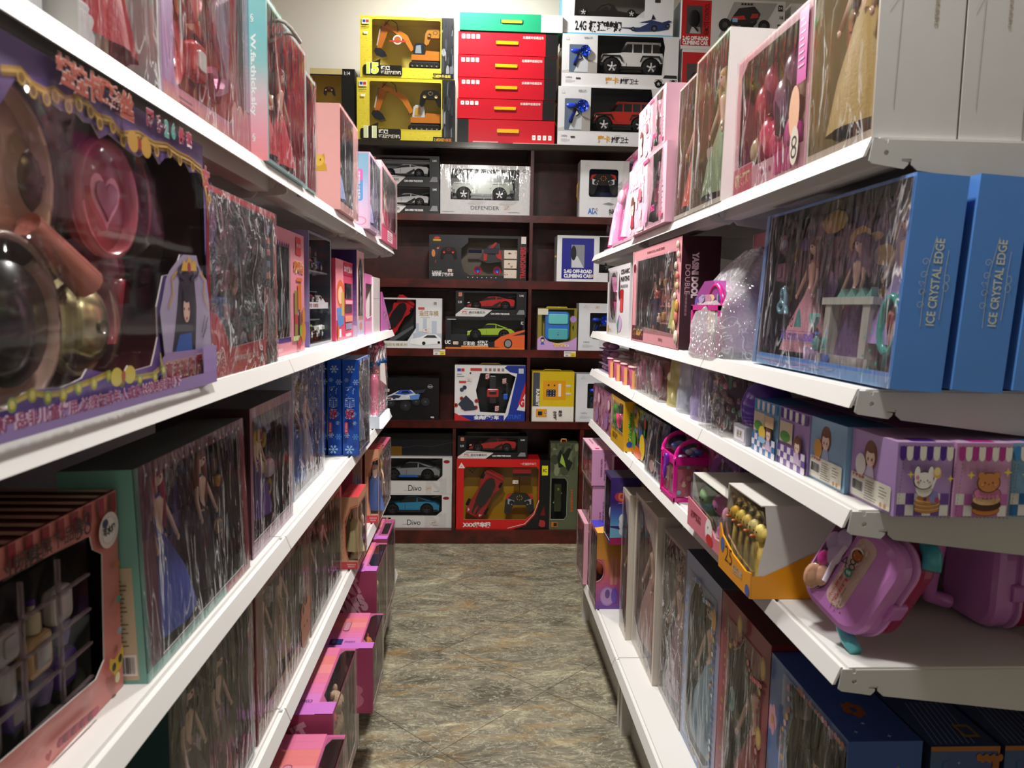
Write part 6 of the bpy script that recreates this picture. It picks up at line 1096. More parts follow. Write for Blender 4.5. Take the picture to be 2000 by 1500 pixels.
b = SB('L', 'dark red long window box in crinkled film, last on the fourth left shelf', 'toy box', -.36, 740, 765, (940, 940), None, Dd, .15, Y=(2.855, 3.17), h=.242, name='doll_box')
b.box('#8a2030', win={'F': FR(.04, .05, .96, .92)}, inner='#4a2830', T='#5a1824', L='#8a2434'); b.C['T'].rect(0, 0, 1, .25, '#c8607c'); b.c.rect(0, .93, 1, 1, '#a03040'); b.print_(['#6a4844', '#a88078', '#4a2a2c', '#c8a898'], 20, 4); b.done(); b.dolls([(.3, .05, .8, dict(dress='#b89888')), (.7, .05, .8, dict(dress='#a85058'))], y=.04); b.film('wrap', amp=.003, seed=3)
# ---- base shelf: pink plush boxes lying in a row
E_ = ZT['LE']
def wnt(label, X, Y0, Y1, h, cut, txt=True, teal=False, grp='pink toy boxes with cut-away clear fronts on the left base shelf'):
    b = SB('L', label, 'toy box', X, 0, 1, 0, None, E_, .30, Y=(Y0, Y1), h=h, name='window_toy_box', group=grp)
    wn = rr(.06, .08, .94, .96, .03) 
    b.box('#b05080', win={'F': wn, 'T': [(.16, .0001), (.96, .0001), (.96, .085), (.90, .115), (.26, .115), (.16, .07)] if cut else rr(.25, .02, .8, .10, .02)}, inner='#5a2838', L='#a84a6c'); t = b.C['T']
    for k in range(14):
        q = hexc(['#b868b8', '#c070b0', '#c86c9c', '#cc6c88', '#d07c80', '#cc7070', '#c8688c'][k//2]); t.rect(k/14, .13, (k+1)/14, 1, q)
    t.rect(.0, .0, .155, .13, '#b868b8')
    t.rect(.10, .30, .24, .42, '#202a5c', r=.003); t.ell(.17, .38, .05, .02, '#5a6a98'); t.text('CORGI', .17, .23, .035, '#4a2a80', w=.10, rot=90); t.rect(.46, .28, .72, .34, '#8a4058', r=.008); t.rect(.47, .285, .71, .335, '#b88090', r=.007)
    n = b.n; n.rect(0, 0, 1, 1, '#a84a6c')
    if txt: n.text('WNT', .68, .78, .17, '#d8a0b4', w=.34, rot=28, bold=.07); n.text('LOAFS', .70, .58, .2, '#dcaabb', w=.42, rot=28, bold=.08)
    n.ell(.72, .2, .2, .16, '#c87890'); n.ell(.60, .36, .07, .08, '#c87890'); n.ell(.84, .36, .07, .08, '#c87890'); n.line([(.68, .2), (.72, .16), (.76, .2)], .0015, '#4a2030')
    b.print_(['#6a4440', '#8a6a60', '#4a3030', '#3a5a50'], 14, int(Y0*10)); b.done()
    g = random.Random(int(Y0*100))
    for k in range(3):
        m2 = MB(); x = b.w*(.22+k*.28); q = min(b.w*.12, h*.2); col = ['#1e8a6c', '#8a3a48', '#d88048'][k] if teal else ['#c86a40', '#b83048', '#c8a888'][k]
        m2.ell(x, .05, h*.40, q, q*.8, q*1.1, col, 'fur'); m2.ell(x, .045, h*.40+q*1.4, q*.8, q*.7, q*.75, col, 'fur')
        for s_ in (-1, 1): m2.ell(x+s_*q*.5, .045, h*.40+q*2.1, q*.25, q*.2, q*.3, col, 'fur', 8, 5); m2.ell(x+s_*q*.28, .045-q*.66, h*.40+q*1.5, q*.08, q*.05, q*.1, '#1a1414', n=6, h=4)
        m2.build('plush_toy', b.r)
    b.film('film', amp=.002, seed=int(Y0*7)); m2 = MB(); m2.box(.01, .002, b.h+.0006, b.w-.01, .036, b.h+.001, '#fff', 'clear'); m2.build('top_window', b.r); return b
wnt('pink toy box with lilac corner, nearest on the left base shelf', -.268, 1.14, 1.52, .237, True, False, True)
wnt('pink lettered toy box with a lid slot, second from the front', -.300, 1.545, 1.86, .268, True)
wnt('low pink toy box with teal plush inside and a purple to peach end', -.280, 2.02, 2.262, .19, True, False, True)
b2 = wnt('pink toy box with a bear face and lettering on its end, fourth from the front', -.310, 2.33, 2.62, .300, True)
wnt('purple-topped pink box, the farthest and most shaded on the left base shelf', -.315, 2.66, 2.92, .300, False, False)
t = thing('wooden_crate', 'open orange wooden crate standing on end at the far end of the left base shelf', 'crate', (-.46, 3.03, E_+.0006), 0)
m2 = MB()
for a in ((0, 0, 0, .010, .12, .24), (.093, 0, 0, .103, .12, .24), (0, 0, .23, .103, .12, .24), (0, 0, 0, .103, .12, .01), (0, .115, 0, .103, .12, .24)): m2.box(*a, '#b87428', 'soft')
m2.build('crate_frame', t); m2 = MB(); m2.box(.012, .03, .07, .092, .11, .16, '#141c58'); m2.build('inner_carton', t)
# ================================================================ goods on the right shelves
A = ZT['RA']
PK = ['#e8b0c4', '#d87898', '#f0d0dc', '#c84878', '#e090b0']
# pink wand packs at the far end
for k, (x, y0, y1, hh, lab) in enumerate(((.520, 2.86, 3.10, .26, 'pink blister pack with a magenta edge at the far end of the right top shelf'), (.500, 2.46, 2.80, .31, 'pink and magenta blister pack with a long white wand handle, before the far pack'))):
    t = thing('wand_toy_pack', lab, 'toy pack', (x, y1, A+.0006), -90, rx=-7); w = y1-y0; mb = MB(); mb.ext(rr(0, 0, w, hh, .03), .03, .034, '#d8589a'); c = FC(mb, (0, .03, 0), (1, 0, 0), (0, 0, 1), w, hh); c.rect(.06, .04, .60, .95, '#e8b8cc', r=.01); c.rect(.10, .5, .5, .85, '#c85080'); c.text('娃娃', .3, .68, .14, '#f0e0e8', w=.3, bold=.05); scr(c, .1, .06, .9, .45, PK, 16, k)
    mb.box(0, .0, 0, w, .03, .012, '#f0b8d4', 'plas'); mb.build('backing_card', t); m2 = MB(); m2.tube([(w*.6, .012, .02), (w*.6, .010, hh*.55), (w*.62, .012, hh*.72)], [.022, .018, .012], '#e8a8d0', n=12); m2.ell(w*.62, .012, hh*.8, .03, .014, .03, '#f0d0e4'); m2.tube([(w*.3, .014, .02), (w*.34, .014, hh*.4)], .014, '#c83078'); m2.build('toy_wand', t); filmbox(t, w, .03, hh, 'clear', seed=k)
def pinkbox(label, xa, xb, z, h, seed):
    b = SB('R', label, 'toy box', -1, 0, 1, 0, None, z, .058, Y=(xa, xb), h=h, group='pink printed doll boxes stacked at the far end of the right top shelf'); b.r.location.x = .482
    b.box('#e4b4c2', win={'F': [(.60, .10), (.74, .05), (.86, .05), (.84, .45), (.90, .96), (.68, .96), (.70, .5)]}, inner='#a84868', R='#dcaac0', T='#caa0ac', D='#d8a0b0'); c = b.c
    scr(c, .02, .02, .5, .98, ['#ecc8d0', '#e8b0c0', '#f0d4d8', '#e0a8b8'], 20, seed, .8); c.rect(.44, .92, .60, .965, '#c05880'); c.text('DOLL HAIR', .30, .74, .13, '#f4e8ec', w=.36, bold=.03); girl(c, .16, .36, h*.48, '#6a4838', '#a83848' if seed else '#e8d8d0'); c.rect(.34, .45, .42, .62, '#c86878'); c.poly([(.52, .18), (.62, .36), (.60, .10), (.52, .06)], '#d890b0'); c.text('1052', .72, .24, .09, '#b83878', w=.15, bold=.06); c.rect(.90, .08, .96, .16, '#c05878'); c.lines(.90, .2, .94, .6, 6, '#b07088')
    b.n.rect(.66, .25, .84, .80, '#e8e0e0'); b.n.rect(.68, .40, .82, .76, '#a83848'); b.print_(['#c06080', '#e8c0cc', '#a84868'], 10, seed); b.done(); b.bits(.62, .1, .86, .9, 5, PK, seed, .04, y=.02); b.film(full=False, win=(.55, .03, .92, .98)); return b
b1 = pinkbox('pink doll box with hair-play print, lower of the stacked pair, jutting over the shelf edge', 1.945, 2.42, A, .205, 1)
b2 = pinkbox('pink doll box with a girl in red, upper of the stacked pink pair', 1.975, 2.30, A+.2065, .150, 0)
GLD = ['#b8a060', '#c86040', '#8a7050', '#d0c090', '#6a4a38', '#a83828', '#8a9ab0']
for (Y0, Y1, seed, lab, hh) in ((1.79, 1.935, 2, 'film-wrapped golden and red costume doll pack beside the pink pair', .325), (1.56, 1.788, 5, 'film-wrapped green and gold costume doll pack with a tall white side', .347)):
    b = SB('R', lab, 'toy box', 1, 0, 1, 0, None, A, .10, Y=(Y0, Y1), h=hh, name='doll_box', lean=-1); b.r.location.x = .502
    b.box('#cfc8b8', win={'F': FR(.02, .03, .98, .985)}, inner='#8a6a48', R='#d8d6d4'); b.print_(GLD, 34, seed); b.done(); b.dolls([(.5, .03, .9, dict(dress='#c85038' if seed == 2 else '#7a8a60', hair='#b89858'))], y=.045); b.bits(.1, .04, .9, .5, 6, ['#c8a8a0', '#e04830', '#6a90a8', '#d8c850'], seed, .03); b.film(amp=.003, seed=seed)
b = SB('R', 'pink clear-front set of red and magenta hair toys, left of the golden box', 'toy box', 1, 0, 1, 0, None, A, .09, Y=(1.172, 1.50), h=.255, name='hair_play_box'); b.r.location.x = .508
b.box('#e0a4b0', win={'F': [(.06, .20), (.30, .20), (.34, .16), (.97, .16), (.97, .93), (.16, .95), (.06, .86)]}, inner='#a84a5c', T='#d8a8ae', R='#c8a0b0'); c = b.c
c.rect(.0, .0, .30, .19, '#cc5468'); c.text('萌宠牙医', .15, .10, .11, '#ecd8a0', w=.24, bold=.05)
for k in range(4): c.circ(.40+k*.055, .09, .0045, '#b84878')
c.rect(.62, .03, .72, .17, '#c8387c'); c.rect(.74, .03, .84, .17, '#c8387c')
b.print_(['#c83858', '#e87898', '#a86a58', '#e8b8b8', '#8a3a68', '#70485a'], 28, 5)
b.done(); g = random.Random(8)
for k, (x, z, q, col) in enumerate(((.22, .62, .030, '#c8384c'), (.30, .34, .034, '#e04068'), (.34, .74, .026, '#b83058'), (.50, .55, .034, '#8a4a7a'), (.62, .70, .030, '#7a4060'), (.46, .26, .028, '#d83868'), (.66, .30, .026, '#e048a0'), (.78, .56, .026, '#c89878'), (.16, .30, .022, '#c8b088'), (.82, .82, .024, '#c058b0'), (.88, .34, .020, '#c8a890'))):
    m2 = MB(); m2.ell(b.w*x, .03, b.h*z, q, .018, q*1.35, col); m2.tube([(b.w*x, .025, b.h*z), (b.w*(x+.03), .02, b.h*(z-.22))], [q*.4, q*.3], col); m2.build('toy_hair_tool', b.r)
m2 = MB(); cc = FC(m2, (0, 0, 0), (1, 0, 0), (0, 0, 1), b.w, b.h); cc.k = .004; cc.rect(.885, .52, .985, .96, '#c848a0'); cc.lines(.90, .6, .97, .92, 8, '#e8b8d8'); cc.ell(.88, .36, .06, .16, '#e0b090'); cc.ell(.90, .15, .05, .12, '#d8d0c0'); cc.text('8', .90, .14, .14, '#3a3430', bold=-.01); m2.build('card_flap', b.r); b.film(amp=.003, seed=15)
b = SB('R', 'large film-wrapped doll box with gold and brown gown, next to the white cartons', 'toy box', 1, 0, 1, 0, None, A, .112, Y=(.972, 1.168), h=.40, name='doll_box'); b.r.location.x = .508
b.box('#d8c8b4', win={'F': FR(.02, .03, .98, .98)}, inner='#b09868', R='#d4d3d1', D='#3a3028'); b.print_(['#b8943c', '#c8a848', '#8a6048', '#a87850', '#d8c8b0', '#6a5468', '#c8b8a8'], 34, 12)
def verse(n):
    n.text('主', .52, .695, .045, '#8a7248', w=.12, bold=.0); n.rect(.40, .80, .62, .803, '#8a7248')
    n.text('高贵优雅的公主梦·世界瑰丽·相见的温柔晨露在', .66, .56, .05, '#a89a80', w=.42, rot=-90); n.text('人山小路开满鲜花', .73, .72, .05, '#a89a80', w=.16, rot=-90)
    n.line([(.22, .1), (.27, .66)], .001, '#c4c2c0'); n.line([(.1, .4), (.24, .46)], .001, '#c8c6c4')
verse(b.n); b.done(); b.dolls([(.5, .04, .8, dict(dress='#c0a058', hair='#8a6040', full=.22))], y=.05); b.bits(.1, .04, .9, .2, 3, ['#5a5478', '#8a6a58'], 6, .03); b.film(amp=.004, seed=21)
for k, (x0, x1, lab) in enumerate(((.6235, .7075, 'white carton with vertical brown print, standing behind the large golden doll box'), (.7115, .82, 'white carton at the right picture edge of the top shelf, a sliver in view'))):
    r = thing('doll_box', lab, 'toy box', (x0, .972+k*.006, A+.0006), 0); mb = MB(); C = carton(mb, x1-x0, .19, .40, '#d3d2d0', D='#3a3028'); verse(C['F']); mb.build('carton', r)
# ---- second shelf
B = ZT['RB']
b = SB('R', 'white ceramic painting kit box with a pink window and red brush picture', 'toy box', 1, 0, 1, 0, None, B, .09, Y=(2.53, 2.96), h=.255, name='craft_kit_box'); b.r.location.x = .517
b.box('#d8d6d8', win={'F': rr(.12, .22, .46, .92, .16, .3)}, inner='#8a3a58'); c = b.c; c.text('CERAMIC', .80, .90, .07, '#3a3438', w=.36, bold=.06); c.text('PAINTING', .80, .80, .07, '#3a3438', w=.36, bold=.06); c.text('陶瓷彩绘', .78, .70, .05, '#6a6468', w=.3); c.rect(.62, .34, .76, .66, '#b02028', r=.01); c.ell(.69, .44, .05, .10, '#d84848'); c.poly([(.56, .9), (.6, .78), (.62, .56), (.58, .5), (.54, .6), (.55, .78)], '#4a3038'); c.ell(.62, .18, .10, .12, '#c8a8d0'); c.poly([(.5, .16), (.62, .3), (.56, .02)], '#4a8a78'); c.rect(.07, .04, .11, .14, '#e0a030'); c.lines(.14, .05, .3, .1, 2, '#c8a870'); c.rect(.01, .80, .07, .97, '#3a2a30')
b.done(); b.bits(.16, .3, .42, .85, 6, ['#d868a0', '#e088b8', '#c84888'], 4, .05, y=.02); b.film(full=False, win=(.10, .2, .48, .94), amp=.003)
def yas(label, X, Y0, Y1, seed):
    b = SB('R', label, 'toy box', 1, 0, 1, 0, None, B, .098, Y=(Y0, Y1), h=.282, name='doll_house_box', group='maroon sided doll boxes with a pink frame'); b.r.location.x = X
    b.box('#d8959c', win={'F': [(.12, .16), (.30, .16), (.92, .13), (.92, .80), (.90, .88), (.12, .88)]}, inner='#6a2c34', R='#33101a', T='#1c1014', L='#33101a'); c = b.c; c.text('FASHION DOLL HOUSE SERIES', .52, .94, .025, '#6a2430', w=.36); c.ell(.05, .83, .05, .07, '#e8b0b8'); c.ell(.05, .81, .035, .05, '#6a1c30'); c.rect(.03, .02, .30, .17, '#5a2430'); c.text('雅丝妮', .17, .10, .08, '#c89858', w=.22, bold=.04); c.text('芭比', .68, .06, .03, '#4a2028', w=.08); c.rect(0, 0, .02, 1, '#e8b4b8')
    n = b.n; n.text('YASINI DOOL', .36, .66, .18, '#e4ccd4', w=.40, rot=-90, bold=.06); n.text('DOUBLE', .17, .62, .13, '#c89cac', w=.26, rot=-90, bold=.0); n.text('时尚换装娃娃', .15, .40, .06, '#a87888', w=.2, rot=-90)
    b.print_(['#a86058', '#c88878', '#6a3038', '#d8a890', '#4a2c50'], 26, seed)
    for zz in (.2, .38, .56): b.mb.box(b.w*.3, .05, b.h*zz, b.w*.62, .096, b.h*(zz+.015), '#d89888', 'plas')
    b.done(); doll(b.r, b.w*.74, b.h*.14, b.h*.60, dress='#d0d068', hair='#c8b048', y=.03, full=.24); doll(b.r, b.w*.2, b.h*.14, b.h*.66, dress='#4a3858', hair='#2a1c30', y=.05, full=.12); b.bits(.34, .2, .6, .75, 6, ['#d8a050', '#e8c0a8', '#b85048'], 3, .022, y=.03)
    m2 = MB()
    for k in range(10):
        q = k/9; m2.ell(b.w*(.955+.02*sin(k*2.2)), -.004, b.h*(.93-.82*q), .007+.009*q*(1 if k > 5 else .2), .004, .010+.008*(k > 5), ['#d8c890', '#e8e0c8', '#d8a050', '#e08878'][k % 4 if k > 2 else 1], n=8, h=5)
    m2.build('bead_chain_trim', b.r); b.film(full=False, win=(.1, .12, .93, .9), amp=.003, seed=seed); return b
yas('maroon doll house box with a yellow gown, its lettered side next to the bubble-wrapped toy', .505, 1.850, 2.425, 3)
yas('maroon doll house box set back in shadow behind the bubble-wrapped toy', .665, 1.43, 1.80, 4)
t = thing('bubble_wrapped_playhouse', 'magenta toy playhouse packed in silvery bubble wrap between doll boxes', 'playhouse', (.57, 1.655, B+.0006), 0)
m2 = MB(); m2.ext([(-.10, 0), (.10, 0), (.10, .10), (.08, .14), (.03, .165), (-.03, .165), (-.08, .14), (-.10, .10)], -.055, .055, '#a8509a', 'plas', axis='x', holes=[]); m2.build('house_body', t)
m2 = MB()
for (a, bb, q, e) in ((-.105, 0, -.092, .11), (.092, 0, .105, .11), (-.02, 0, -.008, .11), (-.105, 0, .105, .012), (-.105, .10, .105, .112)): m2.box(-.062, a, bb, -.053, q, e, '#d0208c', 'plas'); m2.box(-.062, -.105, 0, .06, -.098, .012, '#d0208c', 'plas')
m2.tube([(-.052, -.050-.048*cos(i*pi/12), .104+.050*sin(i*pi/12)) for i in range(13)], .006, '#d0208c'); m2.build('magenta_frame', t)
m2 = MB(); c = FC(m2, (-.0555, .09, .012), (0, -1, 0), (0, 0, 1), .18, .13); scr(c, 0, 0, 1, .95, ['#c890a8', '#b8a0c8', '#e8c8a0', '#8ab0c0', '#d878b0', '#6a5aa8'], 40, 2, .7); c.rect(.62, .3, .88, .7, '#e8d8b0'); bear(c, .75, .5, .03, '#e0a848'); m2.build('printed_panels', t)
m2 = MB(); g = random.Random(4); vs = []; nU, nV = 34, 26; R0 = .075
for j in range(nV+1):
    v = j/nV; z = .235*v
    for i in range(nU):
        th = 2*pi*i/nU; k = 1-max(0, v-.45)**1.5*1.5; rx_, ry_ = .072*k, .128*k+.004
        q = 1+.10*noise.noise(Vector((cos(th)*2.5, sin(th)*2.5, v*5)))*(.4+v*1.8); e = .45; x = (abs(cos(th))**e)*(1 if cos(th) > 0 else -1)*rx_*q; y = (abs(sin(th))**e)*(1 if sin(th) > 0 else -1)*ry_*q
        vs.append((x+.06*v*v, y-.02*v, z+.012*noise.noise(Vector((cos(th)*3, sin(th)*3, 7)))*v))
m2.add(vs, [(j*nU+i, j*nU+(i+1) % nU, (j+1)*nU+(i+1) % nU, (j+1)*nU+i) for j in range(nV) for i in range(nU)], '#fff', 'bubble', True); m2.build('bubble_wrap', t)
def ice(label, X, X2, front):
    Y0, Y1 = .938, 1.42; w = Y1-Y0; d = X2-X; h = .276
    b = SB('R', label, 'toy box', 1, 0, 1, 0, None, B+.003, d, Y=(Y0, Y1), h=h, name='large_doll_box', group='large blue doll boxes with crystal lettering' , lean=-3.5); b.r.location.x = X
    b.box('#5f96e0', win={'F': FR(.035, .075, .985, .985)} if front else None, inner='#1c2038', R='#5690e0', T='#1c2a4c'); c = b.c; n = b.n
    if front: c.rect(0, 0, 1, .055, '#86acd8'); scr(c, .02, .0, .9, .05, ['#a0c0e0', '#b0a8d8', '#78a0d0'], 16, 3, .8); c.rect(0, 0, .03, 1, '#7c9cd0')
    n.text('ICE CRYSTAL EDGE', .60, .51, .17, '#d8dcc4', w=.40, rot=90, bold=.015)
    for k, (x, sg) in enumerate(((.42, -1), (.76, 1))): n.line([(x, .30 if k == 0 else .34), (x+.015*sg, .45), (x, .56), (x+(.02*sg if k else .1), .72 if k == 0 else .66)], .0009, '#b8c4cc')
    for q in (.40, .46, .54, .60): n.line([(.36+.07*cos(t*pi/6)*(1-t/22), q+.018*sin(t*pi/6)*(1-t/22)) for t in range(14)], .0008, '#b8c4cc')
    for q in (.49, .53): n.line([(.80+.05*cos(t*pi/6), q+.018*sin(t*pi/6)) for t in range(13)], .0008, '#b8c4cc')
    heart(n, .33, .50, .004, '#b8c4cc'); heart(n, .33, .50, .003, '#5690e0')
    if front:
        b.print_(['#20243c', '#6a4a58', '#4a4060', '#b09030', '#8a70a8', '#2a3050', '#a88a40', '#5a3a4a'], 40, 5); b.done()
        b.dolls([(.30, .06, .78, dict(dress='#c88a98', hair='#6a3c34', full=.30)), (.62, .06, .75, dict(dress='#5a4470', hair='#6a4a70', full=.16)), (.87, .16, .72, dict(dress='#a890d0', hair='#b8a0b8', full=.26))], y=.035)
        b.bits(.04, .4, .2, .85, 3, ['#8a5a70', '#a8b8c8'], 3, .03, y=.02); b.bits(.40, .05, .60, .35, 5, ['#70b8b0', '#4878c8', '#c8a8d8'], 5, .03, y=.015)
        m2 = MB(); W_, H_ = b.w, b.h; m2.box(W_*.52, .012, H_*.10, W_*.56, .03, H_*.42, '#b8b8ac', 'plas'); m2.box(W_*.76, .012, H_*.07, W_*.80, .03, H_*.42, '#b8b8ac', 'plas'); m2.box(W_*.50, .01, H_*.40, W_*.82, .034, H_*.44, '#c4c8bc', 'plas'); m2.box(W_*.50, .012, H_*.07, W_*.82, .03, H_*.12, '#a8a8a0', 'plas'); m2.ext([(W_*.58+i*W_*.03, H_*(.44+(.05 if i % 2 else .0))) for i in range(8)]+[(W_*.79, H_*.44)], .014, .024, '#7ab8b0', 'plas'); m2.build('toy_fireplace', b.r)
        m2 = MB(); m2.tube([(W_*.92+.022*cos(i*pi/8), .012, H_*.30+.038*sin(i*pi/8)) for i in range(16)], .006, '#3aa8a0', close=True); m2.lathe(W_*.92, .014, H_*.30, [(.020, 0), (.018, .002)], '#b88a80', 'chrome', 14, axis='y', sy=1.7); m2.tube([(W_*.92, .012, H_*.18), (W_*.92, .012, H_*.07)], .005, '#3aa8a0'); m2.build('toy_mirror', b.r)
        m2 = MB(); m2.tube([(W_*.17+.02*cos(i*pi/6)*(1-i/30), .012, H_*(.34+.012*i*.6)+.015*sin(i*pi/6)) for i in range(20)], .004, '#78b0c0'); m2.build('toy_tiara', b.r)
        m2 = MB(); cc = FC(m2, (0, -.004, 0), (1, 0, 0), (0, 0, 1), W_, H_); cc.text('ICE CRYSTAL EDGE', .40, .20, .045, '#8a78d8', w=.26, bold=.06, mat='foil'); cc.line([(.26, .17), (.55, .17)], .0008, '#58b8b0', 'foil'); cc.line([(.26, .235), (.55, .235)], .0008, '#8a78d8', 'foil'); cc.poly([(.37, .26), (.385, .34), (.40, .38), (.415, .34), (.43, .26)], '#58c0b8', 'foil'); pass
        for q in range(9): cc.star(.86+.012*(q % 3)*3, .05+.03*q, .004, '#48b8a0', 4, .3, mat='foil')
        m2.build('holographic_print', b.r); m2 = MB(); cc = FC(m2, (0, -.0055, 0), (1, 0, 0), (0, 0, 1), W_, H_); cc.text('88', .345, .31, .10, '#1c1a20', w=.05, bold=-.02, rot=-10); m2.build('handwritten_price', b.r); b.film('film', amp=.005, seed=31, sc=.7)
    else: b.done()
    return b
ice('large blue box with a wide window showing gowns, white fireplace and mirror', .535, .604, True)
ice('large plain blue box, second in the blue row, its silver lettered spine in view', .618, .686, False)
ice('large plain blue box at the right picture edge, only a sliver of its spine visible', .700, .77, False)
# ---- third shelf
Cc = ZT['RC']
for k in range(4):
    t = thing('bubble_bottle', ['lowest', 'second lowest', 'second highest', 'topmost'][k]+' of the four clear packs of purple toy bottles at the far shelf end', 'toy pack', (.53, 3.20, Cc+.0006+k*.031), -90, 'stacked packs of purple bottles')
    m2 = MB(); g = random.Random(k); m2.box(0, 0, 0, .22, .10, .003, '#b098b8', 'card')
    for i in range(5): m2.ell(.02+i*.045, .03, .016, .016, .02, .012, g.choice(['#a868b0', '#c880b0', '#7a4a90', '#d8a8c8']))
    m2.build('bottles', t); filmbox(t, .22, .10, .028, 'clear', seed=k)
for k in range(4):
    t = thing('pink_toy_jar', ['pink drink jar with clear lid, nearest of the four in a row', 'pink drink jar with clear lid, second nearest of the four', 'pink drink jar with clear lid, third of the four from the front', 'pink drink jar with clear lid, farthest of the four, orange at its edge'][k], 'jar', (.545, 2.46+k*.135, Cc+.0006), 0, 'pink jars with clear lids')
    m2 = MB(); m2.lathe(0, 0, 0, [(.030, 0), (.032, .01), (.036, .068), (.036, .070)], '#d0688c', 'plas', 18); m2.build('jar_body', t, label='pink plastic')
    m2 = MB(); m2.lathe(0, 0, .0705, [(.038, 0), (.038, .006), (.034, .012), (.030, .022), (.018, .028)], '#d8c8c0', 'clear', 18); m2.lathe(0, 0, .0705, [(.0385, 0), (.0385, .004)], '#e0a8a8', 'plas', 18); m2.build('clear_lid', t)
    m2 = MB(); m2.ext([(-.006, 0), (.006, 0), (.006, .06), (-.006, .06)], -.040, -.038, '#e0a060'); m2.build('side_strap', t)
    for ch in [c_ for c_ in t.children if c_.name.startswith('side_strap')]: ch.rotation_euler = (0, 0, radians(-40))
for k in range(2):
    t = thing('pouch_toy', ['clear pouch with a pink oval toy phone, nearer of two beside the jars', 'clear pouch with a pink oval toy phone, next to the nearest jar'][k], 'toy pack', (.522, 2.262+k*.18, Cc+.0006), -90, 'clear pouches with pink oval toys')
    m2 = MB(); m2.ell(.08, .016, .065, .036, .014, .044, '#d8709c'); m2.ell(.08, .003, .066, .026, .004, .034, '#e890b4'); m2.build('oval_toy', t); m2 = MB(); m2.box(.02, .03, .0, .16, .034, .115, '#8a4858'); c = FC(m2, (.02, .03, 0), (1, 0, 0), (0, 0, 1), .14, .115); scr(c, .0, 0, 1, 1, ['#c87890', '#8a4050', '#d8a870', '#6a2838'], 14, k); m2.build('backing_card', t); f_ = filmbox(t, .17, .04, .118, 'wrap', seed=k); f_.name = 'clear_pouch'
def bag(label, Y, h, wd, cols, mat, seed, x=.55, dep=.05, cat='bag', nm='toy_bag', grp=None, pinch=.5):
    t = thing(nm, label, cat, (x, Y, Cc+.0006), -90, grp); g = random.Random(seed)
    m2 = MB(); 
    for i in range(9): m2.ell(g.uniform(-wd*.30, wd*.30), g.uniform(-.01, .012), g.uniform(.018, h*.58), wd*g.uniform(.10, .2), .016, h*g.uniform(.06, .13), g.choice(cols), n=9, h=6)
    m2.build('toys_inside', t); m2 = MB(); vs = []; N, K = 20, 14
    for j in range(K+1):
        v = j/K; s_ = 1-pinch*max(0, v-.5)*2*.8
        for i in range(N):
            th = 2*pi*i/N; q = 1+.22*noise.noise(Vector((cos(th)*2+seed, sin(th)*2, v*4)))
            vs.append((cos(th)*wd/2*s_*q, sin(th)*dep/2*(1-v*.5)*q, h*v*(1+.05*noise.noise(Vector((th, seed, 1))))))
    m2.add(vs, [(j*N+i, j*N+(i+1) % N, (j+1)*N+(i+1) % N, (j+1)*N+i) for j in range(K) for i in range(N)], cols[0], mat, True); m2.build('plastic_bag', t); return t
bag('yellow net bag of small toys, standing between the pink pouches and the white bag', 2.03, .150, .12, ['#d8cc80', '#e8dc90', '#c8b850', '#e0d8b0'], 'tintbag', 3, x=.555)
bag('white translucent bag with pale blue toys, right of the yellow bag', 1.905, .150, .115, ['#ccd0dc', '#8aa8d8', '#6888c0', '#e8e8f0'], 'tintbag', 5)
bag('lilac translucent bag with blue swirled toys, right of the white bag', 1.78, .155, .115, ['#b8a8d8', '#8098d8', '#9a78c8', '#d8d0ec'], 'tintbag', 8)
t = thing('treat_bag', 'clear crackled bag with glittering brown and green pieces in a card tray', 'bag', (.520, 1.700, Cc+.0006), -90)
m2 = MB(); c = FC(m2, (0, .045, 0), (1, 0, 0), (0, 0, 1), .17, .135); m2.box(0, .045, 0, .17, .048, .135, '#4a2c38'); scr(c, 0, 0, 1, 1, ['#5a3a48', '#7a5860', '#4a3040', '#8a6a60', '#6a9a70'], 30, 2); m2.build('backing_card', t)
m2 = MB(); g = random.Random(9)
for i in range(34): m2.ell(g.uniform(.01, .16), g.uniform(.008, .04), g.uniform(.008, .115), .007, .006, .007, g.choice(['#8a5a58', '#a07a70', '#5a8a68', '#c8687a', '#6a4a80']), n=7, h=5)
m2.build('toy_pieces', t); filmbox(t, .17, .045, .14, 'wrap', seed=4)
t = thing('egg_toy', 'purple domed toy egg on a silver labelled foot, left of the blue sweet box', 'toy', (.590, 1.475, Cc+.0006), 0)
m2 = MB(); m2.lathe(0, 0, .035, [(.045, 0), (.052, .02), (.052, .045), (.040, .075), (.02, .09), (.004, .095)], '#5a38a0', 'plas', 20); m2.build('egg_shell', t); m2 = MB(); m2.box(-.06, -.05, 0, .03, .02, .036, '#a8a4b0', 'plas'); c = FC(m2, (-.06, .02, 0), (0, -1, 0), (0, 0, 1), .07, .036); c.rect(.1, .15, .9, .85, '#d8d4dc', r=.003); c.text('星灵', .5, .5, .4, '#7a7040'); m2.build('foot', t)
